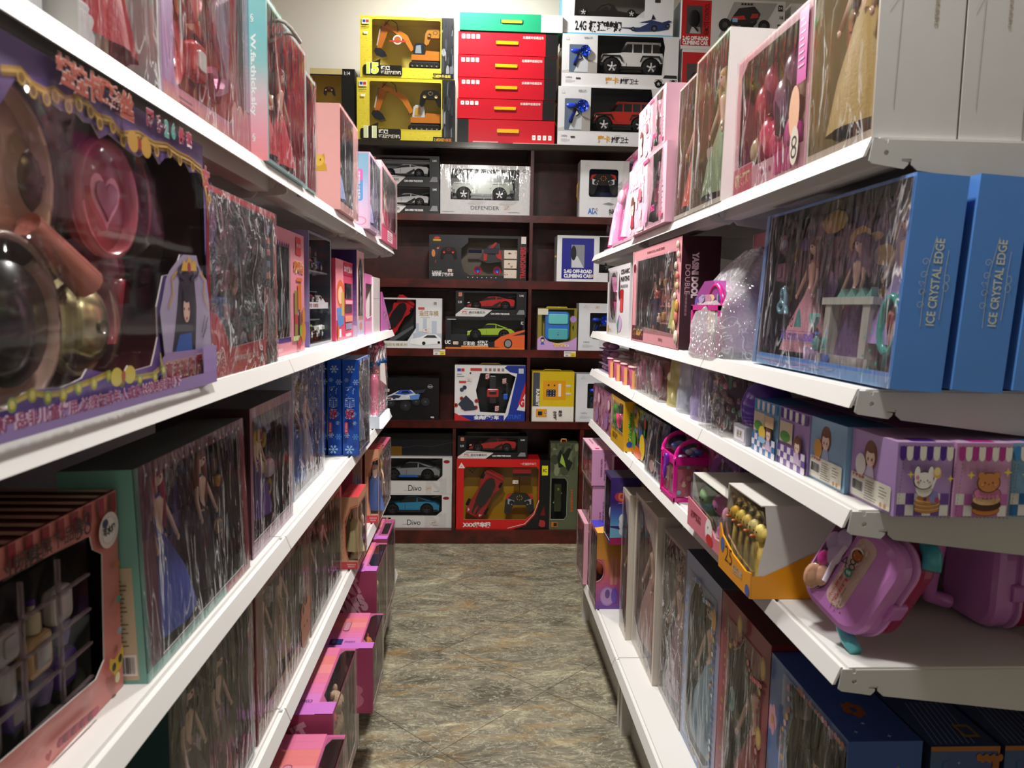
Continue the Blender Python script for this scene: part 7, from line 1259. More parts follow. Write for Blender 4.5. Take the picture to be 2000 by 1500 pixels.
# mystery sweet boxes
SW = dict(blue=('#88b0d0', '#3a88c8', '#2c6ca8'), purple=('#b090c8', '#4c2088', '#6a4898'), pink=('#cc98c0', '#b03088', '#b868a8'))
def sweet(label, X, Y0, kind, art, near=None):
    base, dark, mid = SW[kind]; w, d, h = .0745, .1165, .099
    r = thing('mystery_toy_box', label, 'toy box', (X, Y0, Cc+.0006), 0, 'small pastel sweet shop boxes on the third right shelf')
    mb = MB(); C = carton(mb, w, d, h, base, T=mid if not near else '#c8a0cc'); c = C['L']
    if art == 'shop':
        c.awning(.02, .80, .98, .98, 9, dark, '#e8e4dc'); c.rect(.05, .4, .5, .76, '#d8c8b0'); c.ell(.25, .5, .18, .10, '#5a9a48'); c.check(0, .0, 1, .34, 8, 3, '#e4dce4', mid); girl(c, .74, .38, .05, '#7a4a30', '#d0b8d8')
        if kind == 'blue': c.ell(.5, .4, .14, .14, '#e8c848'); c.ell(.5, .28, .16, .06, '#98c0e0'); c.rect(.6, .55, .95, .76, '#d8b890')
    else:
        girl(c, .45, .62, .062, '#7a4628', '#a8b8dc' if kind == 'blue' else '#d8c8e4'); c.ell(.25, .52, .12, .16, '#d8a048' if kind == 'blue' else '#e8e4e0')
        c.rect(.05, .04, .94, .38, '#dcd8c8', r=.003); c.text('甜梦品质', .22, .35, .045, '#b84838', w=.28, bold=.03); c.bars(.07, .12, .38, .30, 3); c.lines(.42, .07, .70, .35, 8, '#6a6458', 4, .35); c.lines(.74, .18, .92, .35, 4, '#6a6458'); c.circ(.80, .10, .0035, '#b88a60'); c.circ(.89, .10, .0035, '#b88a60')
    if near:
        c = C['F']; c.rect(.03, .03, .97, .96, base)
        c.check(.04, .02, .96, .32, 6, 2, '#e4e0dc', mid); c.awning(.03, .76, .97, .95, 8, dark, '#e8e4d8')
        for q in range(14): c.rect(.06+q*.064, .955, .09+q*.064, .962, '#3a2450'); c.rect(.06+q*.064, .016, .09+q*.064, .023, '#3a2450'); c.rect(.03, .04+q*.052, .036, .07+q*.052, '#3a2450'); c.rect(.964, .04+q*.052, .97, .07+q*.052, '#3a2450')
        if near == 'pancake':
            for k in range(3): c.ell(.5, .13+k*.055, .235, .055, '#5a3018'); c.ell(.5, .13+k*.055, .225, .048, '#c88838'); c.ell(.5, .15+k*.055, .215, .036, '#e8c898')
            c.ell(.5, .285, .20, .045, '#cc7c2c'); c.ell(.60, .30, .09, .08, '#8a8ac8'); c.ell(.66, .26, .04, .035, '#b04878'); c.ell(.45, .27, .03, .025, '#4a3870')
            c.ell(.42, .42, .15, .12, '#f0ece8'); bear(c, .40, .52, .030, '#f4f0ec', 0, '#4a3038'); c.ell(.28, .56, .03, .03, '#e888a0'); c.ell(.62, .62, .07, .08, '#e8b868'); c.ell(.62, .64, .055, .055, '#f0dc98'); c.line([(.60, .56), (.54, .42)], .003, '#f0ece8')
            for q in ((.15, .60), (.86, .55)): c.star(*q, .005, '#e8d048', 4, .35)
        elif near == 'donut':
            for y, rx, cc in ((.13, .24, '#c07838'), (.20, .26, '#4a281c'), (.27, .25, '#e0b888'), (.36, .24, '#d880a8')): c.ell(.5, y, rx+.012, .085, '#5a2c20'); c.ell(.5, y, rx, .075, cc)
            for q in range(6): c.ell(.32+q*.072, .315, .035, .035, '#d880a8', n=10)
            bear(c, .5, .50, .034, '#c8844c')
            for q in ((.17, .60), (.82, .64)): c.star(*q, .006, '#e8d048', 4, .35)
        else: bear(c, .4, .50, .032, '#f0ece8', 0, '#3a3038'); c.star(.16, .60, .005, '#e8d048', 4, .35); c.ell(.3, .3, .12, .16, '#f0ece8')
        T = C['T']; T.rect(.3, .05, .75, .25, dark, r=.004)
    mb.build('carton', r); return r
sweet('purple pastel box with a pancake stack and white bunny on its end', .547, .930, 'purple', 'label', 'pancake')
sweet('pink pastel box with a bear on a chocolate donut on its end', .6245, .928, 'pink', 'label', 'donut')
sweet('pale blue pastel box cut by the right picture edge, bunny on its end', .7015, .932, 'blue', 'label', 'bunny')
for k, (kd, art, lab) in enumerate((('blue', 'label', 'pale blue pastel box with a white barcode label on its side'), ('purple', 'shop', 'white and purple pastel box printed with a purple shop awning'), ('blue', 'shop', 'pale blue pastel box printed with a blue shop awning, farthest of the front line'))):
    Y = 1.0485+k*.118; sweet(lab, .540-.002*k, Y, kd, art)
    for m_ in (1, 2): sweet('pastel box in the shade behind the %s, %s row' % (['barcode-labelled blue one', 'purple-awning one', 'blue-awning one'][k], ['second', 'third'][m_-1]), .540-.002*k+m_*.0765, Y, ('pink', 'blue')[m_-1], 'shop')
# ---- fourth shelf
Dd = ZT['RD']
for k, (Y0, Y1) in enumerate(((2.98, 3.20), (2.755, 2.975))):
    b = SB('R', ['pink printed doll clothes box at the far end of the fourth right shelf', 'pink printed doll clothes box left of the yellow clay box'][k], 'toy box', 1, 0, 1, 0, None, Dd, .09, Y=(Y0, Y1), h=.165, name='doll_box', group='pink doll clothes boxes'); b.r.location.x = .512
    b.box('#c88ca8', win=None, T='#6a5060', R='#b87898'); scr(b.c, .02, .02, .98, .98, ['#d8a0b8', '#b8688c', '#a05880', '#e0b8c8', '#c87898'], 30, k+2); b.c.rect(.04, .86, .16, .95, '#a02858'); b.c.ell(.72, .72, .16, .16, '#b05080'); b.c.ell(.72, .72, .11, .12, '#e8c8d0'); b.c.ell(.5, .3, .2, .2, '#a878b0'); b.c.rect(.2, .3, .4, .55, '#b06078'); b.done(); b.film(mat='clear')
b = SB('R', 'yellow modelling clay box, its bright yellow lettered side facing the camera', 'toy box', 1, 0, 1, 0, None, Dd, .040, Y=(2.50, 2.75), h=.172, name='clay_kit_box'); b.r.location.x = .507
b.box('#d8a820', win={'F': [(.08, .34), (.9, .34), (.9, .92), (.7, .92), (.6, .84), (.4, .84), (.08, .92)]}, inner='#4a4a28', R='#e0ac10', T='#6a5a18'); b.c.text('彩泥', .35, .17, .14, '#8a6410', w=.4, bold=.05); b.c.circ(.8, .9, .006, '#c82828'); b.n.text('ColorMaster', .52, .5, .36, '#40982c', w=.62, rot=90, bold=.05, out='#f4e8a0'); b.n.ell(.5, .14, .26, .06, '#2850a8')
b.print_(['#d8c890', '#4a7a30', '#8a6a30'], 14, 3); b.done(); b.bits(.12, .36, .88, .86, 6, ['#d83868', '#3a6a28', '#e8b828', '#e8e0d0'], 3, .05, y=.012, kinds='btc'); b.film(full=False, win=(.06, .32, .92, .94), amp=.001)
b = SB('R', 'green and orange picture box beside the dark blue pack', 'toy box', 1, 0, 1, 0, None, Dd, .10, Y=(2.255, 2.49), h=.165, name='craft_kit_box'); b.r.location.x = .535
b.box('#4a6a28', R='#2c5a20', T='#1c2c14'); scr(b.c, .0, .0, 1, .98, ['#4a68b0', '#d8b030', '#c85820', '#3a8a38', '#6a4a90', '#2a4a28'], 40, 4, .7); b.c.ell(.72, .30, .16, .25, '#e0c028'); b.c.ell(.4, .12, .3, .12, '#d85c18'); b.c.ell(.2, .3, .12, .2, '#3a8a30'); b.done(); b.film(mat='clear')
b = SB('R', 'dark blue glossy pack with a printed figure, left of the toy treasure chest', 'toy pack', 1, 0, 1, 0, None, Dd, .045, Y=(1.99, 2.235), h=.17, name='craft_kit_box', lean=-4); b.r.location.x = .520
b.box('#1c2448', win={'F': FR(.1, .3, .9, .92)}, inner='#4a4870', R='#16204c', T='#10142c'); b.c.ell(.35, .18, .16, .12, '#d8b8a8'); b.c.ell(.35, .2, .2, .15, '#5a3a30'); b.c.ell(.35, .16, .13, .10, '#e0c0b0'); b.print_(['#6a6a98', '#8a88b0', '#3a3a68'], 16, 6); b.done(); b.film(amp=.004, seed=3)
# treasure chest
t = thing('toy_treasure_chest', 'magenta clear-sided toy treasure chest with a domed lid and purple clasp', 'toy chest', (.508, 1.975, Dd+.0006), -90)
w, d, h = .135, .10, .105; m2 = MB()
for (a, bb, q, e) in ((0, 0, w, .010), (0, h-.010, w, h+.010)): m2.box(a, -.003, bb, q, .003, e, '#d8148c', 'plas'); m2.box(a, d-.006, bb, q, d, e, '#d8148c', 'plas'); m2.box(w-.006, 0, bb, w+.002, d, e, '#d8148c', 'plas'); m2.box(-.002, 0, bb, .006, d, e, '#d8148c', 'plas')
for x in (0, w-.009): m2.box(x, -.004, 0, x+.009, .005, h, '#d8148c', 'plas'); m2.box(x, d-.006, 0, x+.009, d, h, '#d8148c', 'plas')
for x in (.004, w-.004): m2.tube([(x, d/2-cos(i*pi/10)*d/2, h+.005+sin(i*pi/10)*.048) for i in range(11)], .006, '#d8148c')
m2.build('chest_frame', t); m2 = MB(); m2.box(.006, 0, .010, w-.006, .002, h-.01, '#fff', 'clear'); m2.box(w-.004, .004, .010, w-.002, d-.004, h-.01, '#fff', 'clear')
vs = []; 
for i in range(11):
    for x in (.004, w-.004): vs.append((x, d/2-cos(i*pi/10)*d/2, h+.005+sin(i*pi/10)*.046))
m2.add(vs, [(2*i, 2*i+1, 2*i+3, 2*i+2) for i in range(10)], '#fff', 'clear', True); m2.build('clear_panels', t)
m2 = MB(); c = FC(m2, (.006, .004, .012), (1, 0, 0), (0, 0, 1), w-.012, h-.024); c.rect(0, 0, 1, 1, '#a85a6c'); scr(c, 0, 0, 1, 1, ['#c87868', '#d89888', '#b04868', '#8a3a6a', '#98c0c8'], 26, 3, .6); c = FC(m2, (w-.006, .006, .012), (0, 1, 0), (0, 0, 1), d-.012, h-.024); c.rect(0, 0, 1, 1, '#c06878'); scr(c, 0, 0, 1, 1, ['#e0a898', '#d8b0a0', '#a84878', '#98c0c8'], 18, 4, .6); m2.build('printed_liner', t)
m2 = MB(); m2.rbox(w*.5, -.007, h*.92, .026, .008, .034, .010, '#6828a8'); m2.ell(w*.5, -.010, h*.62, .010, .004, .022, '#5820a0'); m2.build('clasp', t, label='purple clasp'); m2 = MB(); m2.tube([(w*.4, d*.5, h+.052), (w*.42, d*.5, h+.062), (w*.6, d*.5, h+.062), (w*.62, d*.5, h+.052)], .005, '#c01480'); m2.build('handle', t)
m2 = MB(); g = random.Random(3)
for i in range(10): m2.ell(g.uniform(.02, w-.02), g.uniform(.02, .08), h+g.uniform(.0, .03), .012, .012, .008, g.choice(['#3858a8', '#c8c8e0', '#8a3a90', '#5a78c8']))
m2.build('toys_inside', t)
t = thing('arch_toy', 'purple arched toy wrapped in clear plastic, behind the treasure chest', 'toy', (.60, 1.74, Dd+.0006), -75)
m2 = MB(); m2.ext([(.06*cos(i*pi/12), .09+.06*sin(i*pi/12)) for i in range(13)]+[(-.06, 0), (-.035, 0)]+[(-.035*cos(i*pi/12), .09+.035*sin(i*pi/12)) for i in range(13)]+[(.035, 0), (.06, 0)], 0, .03, '#7a3a98', 'plas'); m2.ext([(-.03, 0), (.03, 0), (.03, .10), (-.03, .10)], .02, .024, '#4a6aa8'); m2.build('arch_body', t); m2 = MB(); m2.ell(0, .012, .05, .012, .008, .03, '#d8c070'); m2.build('figure', t); fo = filmbox(t, .13, .035, .155, 'wrap', seed=2); fo.location = (-.065, 0, 0)
t = thing('fringed_pack', 'purple card pack with a mustard yellow fringe, leaning beside the treasure chest', 'toy pack', (.516, 1.80, Dd+.0006), -90)
m2 = MB(); m2.ext([(.0, 0), (.07, 0), (.09, .09), (.03, .10)], .02, .028, '#3a2470'); m2.build('card', t); m2 = MB()
for k in range(9): m2.tube([(.085, .012, .105-.002*k), (.078+.006*k, .008, .05), (.072+.008*k, .01, 0.004)], .0035, '#c89018', 'soft', 5)
m2.build('fringe', t)
# squeeze toy display boxes
t = thing('squeeze_toy_box', 'open display box of pink and green squeeze animals with a pink front flap', 'display box', (.498, 1.652, Dd+.0006), -90); w, d, h = .252, .36, .118
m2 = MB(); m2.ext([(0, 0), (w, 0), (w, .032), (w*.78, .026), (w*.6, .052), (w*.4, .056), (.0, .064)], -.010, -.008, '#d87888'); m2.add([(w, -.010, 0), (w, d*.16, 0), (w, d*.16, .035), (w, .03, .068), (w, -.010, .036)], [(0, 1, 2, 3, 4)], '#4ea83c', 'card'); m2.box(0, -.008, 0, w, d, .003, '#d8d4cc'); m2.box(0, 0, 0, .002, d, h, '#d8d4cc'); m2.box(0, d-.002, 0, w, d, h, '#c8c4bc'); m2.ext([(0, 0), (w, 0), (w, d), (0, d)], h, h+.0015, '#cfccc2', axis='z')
for y in (.12, .24): m2.box(0, y, h+.0015, w, y+.002, h+.002, '#8a887e')
c = FC(m2, (0, -.010, 0), (1, 0, 0), (0, 0, 1), w, .06); c.text('减压捏捏', .25, .55, .3, '#8a2c3c', w=.3, bold=.05); c.ell(.62, .5, .09, .42, '#f0ece8'); c.ell(.65, .2, .09, .2, '#c82c30'); c.ell(.60, .6, .01, .04, '#222'); m2.build('carton', t)
for k, (x, y, cc, hh, ear) in enumerate(((.215, .024, '#f0a4bc', .052, 1), (.12, .035, '#c870a0', .05, 0), (.045, .03, '#88b878', .052, 0), (.205, .13, '#d880a0', .048, 1), (.07, .12, '#6aa868', .048, 0), (.15, .13, '#d8a0b8', .048, 0))):
    tt = MB(); tt.lathe(x, y, .006, [(.016, 0), (.015, .018), (.010, .024), (.013, .034), (.009, .046), (.008, .06)], cc, 'soft', 12); tt.ell(x, y-.004, .076, .031, .022, .024, cc, 'soft')
    for s_ in (-1, 1):
        tt.ell(x+s_*.012, y, .098, .006, .005, .014 if ear else .007, cc, 'soft', 8, 6); tt.ell(x+s_*.011, y-.024, .070, .0022, .0015, .0034, '#1c1416', n=6, h=4)
    tt.ell(x, y-.026, .064, .002, .001, .0015, '#1c1416', n=6, h=4)
    a = thing('squeeze_toy', ['pink bunny-eared squeeze toy at the front right of the display box', 'magenta squeeze toy in the middle front of the display box', 'green squeeze toy at the far end of the display box', 'pink bunny-eared squeeze toy in the back row of its display box', 'green squeeze toy in the back row of its display box', 'pale pink squeeze toy in the back row of its display box'][k], 'toy', t.location+Vector((0, 0, 0)), -90, 'squeeze animals in the pink display box'); tt.build('toy_body', a)
m2 = MB(); m2.box(.002, -.006, .003, w-.002, -.0055, h, '#fff', 'clear'); m2.box(.13, -.006, .003, .131, .11, h, '#fff', 'clear'); m2.build('clear_front', t)
t = thing('duck_squeeze_box', 'white carton of yellow duck squeeze toys with a torn orange front flap, price 25', 'display box', (.472, 1.372, Dd+.0006), -90); w, d, h = .165, .24, .160
m2 = MB(); m2.ext([(0, 0), (w, 0), (w, .045), (w*.85, .040), (w*.45, .048), (w*.1, .066), (0, .085)], -.003, 0, '#e0940c'); m2.add([(w+.001, 0, 0), (w+.001, .115, 0), (w+.001, .115, .085), (w+.001, .02, .040), (w+.001, 0, .040)], [(0, 1, 2, 3, 4)], '#e8980a', 'card')
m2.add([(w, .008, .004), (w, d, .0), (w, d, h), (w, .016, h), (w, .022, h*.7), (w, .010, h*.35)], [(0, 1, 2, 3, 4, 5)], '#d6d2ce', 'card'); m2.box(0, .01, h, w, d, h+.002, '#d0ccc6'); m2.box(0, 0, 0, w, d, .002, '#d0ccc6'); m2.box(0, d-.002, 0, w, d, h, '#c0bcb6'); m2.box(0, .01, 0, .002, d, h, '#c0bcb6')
c = FC(m2, (0, -.003, 0), (1, 0, 0), (0, 0, 1), w, .07); c.text('25', .33, .55, .42, '#241c10', bold=-.01); c.text('捏捏鸭', .62, .36, .24, '#b8a890', w=.3, bold=.03); c.ell(.12, .7, .06, .2, '#3a6ab0'); c.ell(.93, .15, .06, .15, '#3a5aa8'); m2.build('carton', t)
for k in range(5):
    x = .020+.031*k; tt = MB(); tt.lathe(x, .026, .004, [(.011, 0), (.012, .05), (.009, .09)], '#e8c868', 'soft', 10); tt.ell(x, .022, .108, .015, .014, .016, ['#e8b030', '#f0d050', '#f0c860', '#ecdc90', '#f0d878'][k], 'soft'); tt.ell(x, .006, .104, .004, .006, .0028, '#d87030'); 
    for s_ in (-1, 1): tt.ell(x+s_*.006, .009, .112, .0016, .001, .002, '#1c1410', n=6, h=4)
    a = thing('squeeze_toy', 'yellow duck squeeze toy in the white and orange carton, %s' % ['farthest in the row', 'second farthest', 'in the middle of the row', 'second nearest', 'nearest in the row'][k], 'toy', t.location, -90, 'yellow duck squeeze toys'); tt.build('toy_body', a)
m2 = MB(); m2.box(.002, .003, .004, w-.003, .0035, h-.004, '#fff', 'clear'); 
for k in range(5): m2.lathe(.020+.031*k, .014, .006, [(.013, 0), (.0135, .12), (.008, .14)], '#fff', 'clear', 10)
m2.build('clear_blister', t)
# doctor suitcases
def suitcase(label, loc, rz, ry, rx=0, near=False, trolley=False):
    t = thing('toy_suitcase', label, 'toy suitcase', loc, rz, 'pink toy doctor suitcases'); t.rotation_mode = 'QUATERNION'
    t.rotation_quaternion = (Matrix.Rotation(radians(rz), 4, 'Z') @ Matrix.Rotation(radians(rx), 4, 'X') @ Matrix.Rotation(radians(ry), 4, 'Y')).to_quaternion()
    w, h, d = .126, .158, .040
    m2 = MB(); m2.rbox(0, -.0, h/2, w, d, h, .040, '#cc84cc', n=8); m2.rbox(0, d/2, h/2, w+.007, .006, h+.007, .042, '#d898d4', n=8); m2.build('front_shell', t, label='lilac pink front shell')
    m2 = MB(); m2.rbox(0, d/2+.003+.021, h/2, w+.002, .042, h+.002, .040, '#a00c50', n=8); m2.build('back_shell', t, label='crimson back shell')
    m2 = MB(); m2.rbox(w/2+.001, d/2, h*.42, .012, .034, .028, .006, '#c878c8'); m2.build('latch', t)
    if near:
        m2 = MB(); m2.rbox(-w*.29, -d/2-.0005, h*.54, w*.28, .004, h*.78, .020, '#5a2a48', 'plas', n=6); m2.build('window_recess', t)
        for q, (z, cc, rr_) in enumerate(((.24, '#c89878', .016), (.31, '#d8a888', .013), (.46, '#d83a9c', .010), (.56, '#c8b0d0', .013), (.66, '#b8a0c8', .012), (.74, '#c0a8d0', .013))): m2 = MB(); m2.ell(-w*.29+(.006 if q % 2 else -.006), -d/2-.003, h*z, rr_, .004, rr_*1.3, cc); m2.build('doctor_tool', t)
        m2 = MB(); m2.tube([(-w*.17, -d/2-.004, h*.30), (-w*.19, -d/2-.005, h*.5), (-w*.17, -d/2-.004, h*.72)], .004, '#d8c8dc'); m2.build('syringe', t)
        m2 = MB(); m2.rbox(-w*.29, -d/2-.008, h*.54, w*.27, .003, h*.77, .020, '#fff', 'clear', n=6); m2.build('clear_window', t)
        m2 = MB(); c = FC(m2, (-w*.10, -d/2, h*.16), (1, 0, 0), (0, 0, 1), w*.27, h*.74); c.rect(0, 0, 1, 1, '#d8b8b0', r=.014); scr(c, .06, .05, .94, .95, ['#e0c8c0', '#c89890', '#e8d0c8', '#d0a8a0'], 60, 2, .3)
        c.text('小小医生', .34, .26, .15, '#b83038', w=.36, rot=90, bold=.03); c.text('旅行拉杆箱', .60, .28, .17, '#b83038', w=.42, rot=90, bold=.05); c.lines(.76, .08, .80, .5, 1, '#5a3838'); c.ell(.5, .52, .2, .06, '#187a68'); c.text('98', .5, .52, .05, '#d8f0e0', rot=20); c.text('48', .28, .62, .15, '#1c1416', bold=-.012, rot=20)
        c.ell(.42, .78, .30, .09, '#e4d8d0'); c.ell(.45, .77, .26, .08, '#4a2418'); bear(c, .48, .77, .018, '#a85c28')
        for q in range(9): c.line([(.62+.04*(q % 3), .52+.03*q), (.72+.04*(q % 2), .55+.03*q)], .0008, '#a04850')
        m2.build('label_sticker', t)
    for s_ in ((-1, 1) if not trolley else ()):
        m2 = MB(); pass
    m2 = MB()
    if near: 
        m2.tube([(w*.14, .012, -.007), (w*.32, .004, -.010), (w*.50, -.004, -.009)], [.009, .011, .009], '#5ab0b8', n=12); m2.build('wheel', t, label='turquoise wheel'); m2 = MB(); m2.tube([(w*.30, .045, h+.006), (w*.44, .035, h+.004), (w*.54, .03, h-.012)], [.012, .013, .012], '#3a98a8', n=12); m2.build('wheel', t, label='turquoise wheel')
    if trolley: m2.tube([(-.02, -d/2-.012, .02), (-.024, -d/2-.045, .03), (-.015, -d/2-.052, .06), (0, -d/2-.052, .14), (.004, -d/2-.04, .18), (.004, -d/2-.01, .19)], .012, '#c878c0', n=12); m2.build('pull_handle', t)
    return t
suitcase('pink toy doctor suitcase tipped over at the shelf front, its sticker marked 48', (.535, 1.055, Dd+.038), -66, 24, rx=-8, near=True)
suitcase('pink toy doctor suitcase standing edge-on behind the tipped one', (.680, 1.225, Dd+.006), -84, 2, rx=0)
suitcase('pink toy doctor suitcase with a curved pull handle, at the right picture edge', (.805, 1.120, Dd+.004), -86, 1, trolley=True)
# ---- base shelf
E_ = ZT['RE']
b = SB('R', 'pink lettered carton with clear front, stacked on the tall pink carton', 'toy box', 1, 0, 1, 0, None, E_+.434, .16, Y=(2.945, 3.225), h=.146, name='doll_box', group='pink cartons stacked at the far end of the right base shelf'); b.r.location.x = .472
def pinkc(b):
    b.box('#d898b4', win={'F': FR(.05, .05, .95, .95)}, inner='#8a4458', T='#e0aac0', R='#cc94bc'); b.n.text('BEAUTIFUL DOLL SERIES', .33, .5, .05, '#6a4070', w=.7, rot=90); b.n.text('FASHION DRESS', .24, .5, .05, '#6a4070', w=.5, rot=90); b.n.rect(.5, .2, .98, .86, '#e8d0dc'); b.n.rect(.56, .35, .94, .82, '#6a2048'); b.C['T'].lines(.1, .1, .7, .5, 4, '#a06880'); b.C['T'].rect(.85, .1, .93, .2, '#c03868')
    b.done(); b.dolls([(.3, .03, .85, dict(dress='#b86878')), (.7, .03, .85, dict(dress='#a85868'))]); b.film(seed=2)
pinkc(b)
b = SB('R', 'tall pink carton with clear front, at the far end of the right base shelf', 'toy box', 1, 0, 1, 0, None, E_, .14, Y=(2.95, 3.225), h=.432, name='doll_box', group='pink cartons stacked at the far end of the right base shelf'); b.r.location.x = .478; pinkc(b)
b = SB('R', 'low pink framed clear window box standing in front of the tall pink carton', 'toy box', 1, 0, 1, 0, None, E_, .018, Y=(3.0, 3.22), h=.26, name='doll_box', lean=0); b.r.location.x = .456
b.box('#d8a0b0', win={'F': FR(.05, .04, .93, .96)}, inner='#7a4a58'); b.done(); b.film(seed=3)
t = thing('toy_box', 'orange to purple gradient box with a round hole, under the purple plush box', 'toy box', (.468, 2.745, E_+.0006), 0); w, d, h = .118, .17, .300
mb = MB(); C = carton(mb, w, d, h, '#c86a68', win={'F': [(0.0001, .36)]+[(.02+.22*sin(i*pi/12), .50-.13*cos(i*pi/12)) for i in range(1, 12)]+[(0.0001, .64)], 'L': FR(.05, .05, .95, .95)}, inner='#4a3038', T='#e0a838'); c = C['F']
cols = ['#6a4498', '#a04c90', '#c0587c', '#c87050', '#c88438', '#b87c28', '#a8742a']; 
g = [hexc(q) for q in cols]
for k in range(20):
    tt_ = k/20*(len(g)-1); q = int(tt_); tt_ -= q; col = tuple(g[q][j]*(1-tt_)+g[min(q+1, 6)][j]*tt_ for j in range(4)); c.rect(.26 if 6 < k < 13 else 0, k/20, 1, (k+1)/20, col); c.k -= .00012
c.k += .0003
c.line([(.0, .345)]+[(.02+.25*sin(i*pi/12), .50-.155*cos(i*pi/12)) for i in range(0, 13)]+[(0, .655)], .0022, '#a03878')
for x in (.50, .64): c.rect(x-.045, .32, x+.045, .68, '#c88870', r=.004)
c.ell(.38, .17, .24, .13, '#9a7ab8'); c.ell(.38, .17, .21, .11, '#b890c0'); c.ell(.38, .20, .08, .06, '#6a4a88'); c.ell(.60, .18, .1, .1, '#6a50b0'); C['T'].poly([(0, .4), (1, .7), (1, 1), (0, 1)], '#3038b0'); C['T'].line([(.4, .0), (.7, 1)], .004, '#b83040')
mb.build('carton', t); m2 = MB(); m2.ell(.03, .06, .15, .02, .02, .035, '#c86a50', 'fur'); m2.build('plush_toy', t); fo = film(t, d, h, mat='film', name='shrink_wrap'); fo.rotation_euler = (0, 0, radians(-90)); fo.location = (0, d, 0)
t = thing('plush_toy_box', 'purple and blue plush toy box with a polar bear picture and red lettering, stacked high', 'toy box', (.488, 2.60, E_+.302), 0); w, d, h = .108, .13, .245
mb = MB(); C = carton(mb, w, d, h, '#3a2078', win={'L': FR(.05, .05, .95, .95)}, inner='#2a2440', T='#2c2c44'); c = C['F']; c.grad(0, .28, 1, .62, ['#68a8d8', '#4a6ac0', '#3a2078'], 10); c.rect(0, 0, 1, .12, '#a81860'); c.poly([(0, .10), (1, .12), (1, .26), (.7, .3), (.4, .22), (0, .26)], '#78b8d8')
c.ell(.56, .72, .44, .10, '#c03060'); c.text('Cutie', .58, .72, .14, '#e07838', w=.70, bold=.08, out='#7a1c3c'); c.lines(.25, .61, .9, .64, 1, '#c8a8d8'); c.rect(.1, .78, .9, .80, '#4a2a88')
c.ell(.55, .30, .26, .12, '#dfe4ea'); c.ell(.40, .20, .10, .06, '#dfe4ea'); c.ell(.72, .20, .10, .06, '#dfe4ea'); c.ell(.46, .39, .17, .085, '#eef0f2'); c.ell(.48, .40, .05, .03, '#1c1c24'); c.ell(.55, .52, .14, .05, '#d8dde4'); c.lines(.4, .03, .9, .07, 2, '#e8a0c0')
mb.build('carton', t); m2 = MB(); m2.ell(.03, .06, .10, .025, .03, .04, '#d8d8d8', 'fur'); m2.build('plush_toy', t); fo = film(t, d, h, mat='clear', name='window_film'); fo.rotation_euler = (0, 0, radians(-90)); fo.location = (0, d, 0)
m2 = MB(); m2.add([(-.001, -.004, 0), (w+.04, -.004, 0), (w+.04, -.004, h+.02), (-.001, -.004, h+.01)], [(0, 1, 2, 3)], '#fff', 'clear'); m2.build('clear_sleeve', t)
def whiteframe(label, Y0, Y1, h, X, seed, txt):
    b = SB('R', label, 'toy box', 1, 0, 1, 0, None, E_, .075, Y=(Y0, Y1), h=h, name='doll_box', group='cream framed doll boxes'); b.r.location.x = X
    wv = [(.10, .20), (.28, .13), (.45, .11), (.55, .08), (.70, .09), (.93, .02+.03), (.93, .70), (.84, .78), (.70, .84), (.55, .86), (.40, .93), (.22, .97), (.10, .95)]
    b.box('#d2cabc', win={'F': wv}, inner='#6a4440', T='#b8b0a0', R='#cdc5b8'); c = b.c; c.line(wv+[wv[0]], .004, '#b8303a'); c.text('Email', .62, .055, .045, '#3a3430', w=.34, bold=-.01, rot=-8) if txt else None
    c.text('Girls', .18, .97, .02, '#6a6058', w=.14)
    b.print_(['#8a5a58', '#a87a74', '#6a3438', '#c8a098', '#8a2c30'], 26, seed); b.done(); b.dolls([(.5, .08, .84, dict(dress='#c09490', hair='#8a3a34', full=.3))], y=.035); b.film(full=False, win=(.08, .04, .95, .97), amp=.003, seed=seed)
    return b
whiteframe('cream framed doll box farther back, showing mostly its edge beside the plush boxes', 2.475, 2.595, .515, .530, 3, False)
whiteframe('cream framed doll box with a red-edged window and Email written near its base', 2.160, 2.470, .528, .550, 4, True)
b = SB('R', 'clear film-wrapped doll box with trailing hair, between the cream and the blue lace boxes', 'toy box', 1, 0, 1, 0, None, E_, .11, Y=(1.915, 2.15), h=.50, name='doll_box'); b.r.location.x = .568
b.box('#b8aca8', win={'F': FR(.03, .02, .97, .98)}, inner='#5a4450'); b.print_(['#8a7078', '#6a4a58', '#a89098', '#4a3844'], 26, 6); b.done(); b.dolls([(.4, .03, .85, dict(dress='#a88a98', hair='#8a3a40')), (.8, .03, .8, dict(dress='#8a7888', hair='#c8a880', full=.15))], y=.05); b.film('wrap', amp=.005, seed=7)
def lace(label, Y0, Y1, X, base, deco, wv, seed, side, T, dl, h=.515):
    b = SB('R', label, 'toy box', 1, 0, 1, 0, None, E_, .115, Y=(Y0, Y1), h=h, name='princess_doll_box'); b.r.location.x = X
    b.box(base, win={'F': wv}, inner='#2a2826', T=T, R=side); c = b.c; g = random.Random(seed)
    for i in range(0, len(wv), 1):
        p, q = Vector(wv[i]), Vector(wv[(i+1) % len(wv)]); n_ = max(1, int((q-p).length/.035))
        for k in range(n_):
            o = p+(q-p)*(k/n_); cc = Vector((.5, .5)); v = (o-cc).normalized()*.022; o = o+v
            if .01 < o.x < .99 and .01 < o.y < .99: c.circ(o.x, o.y, g.uniform(.003, .007), g.choice(deco), n=9)
    return b, c
wv = [(.14, .12), (.30, .06), (.7, .06), (.86, .12), (.88, .40), (.84, .62), (.88, .76), (.78, .86), (.60, .84), (.45, .90), (.28, .88), (.16, .78), (.12, .6), (.15, .4)]
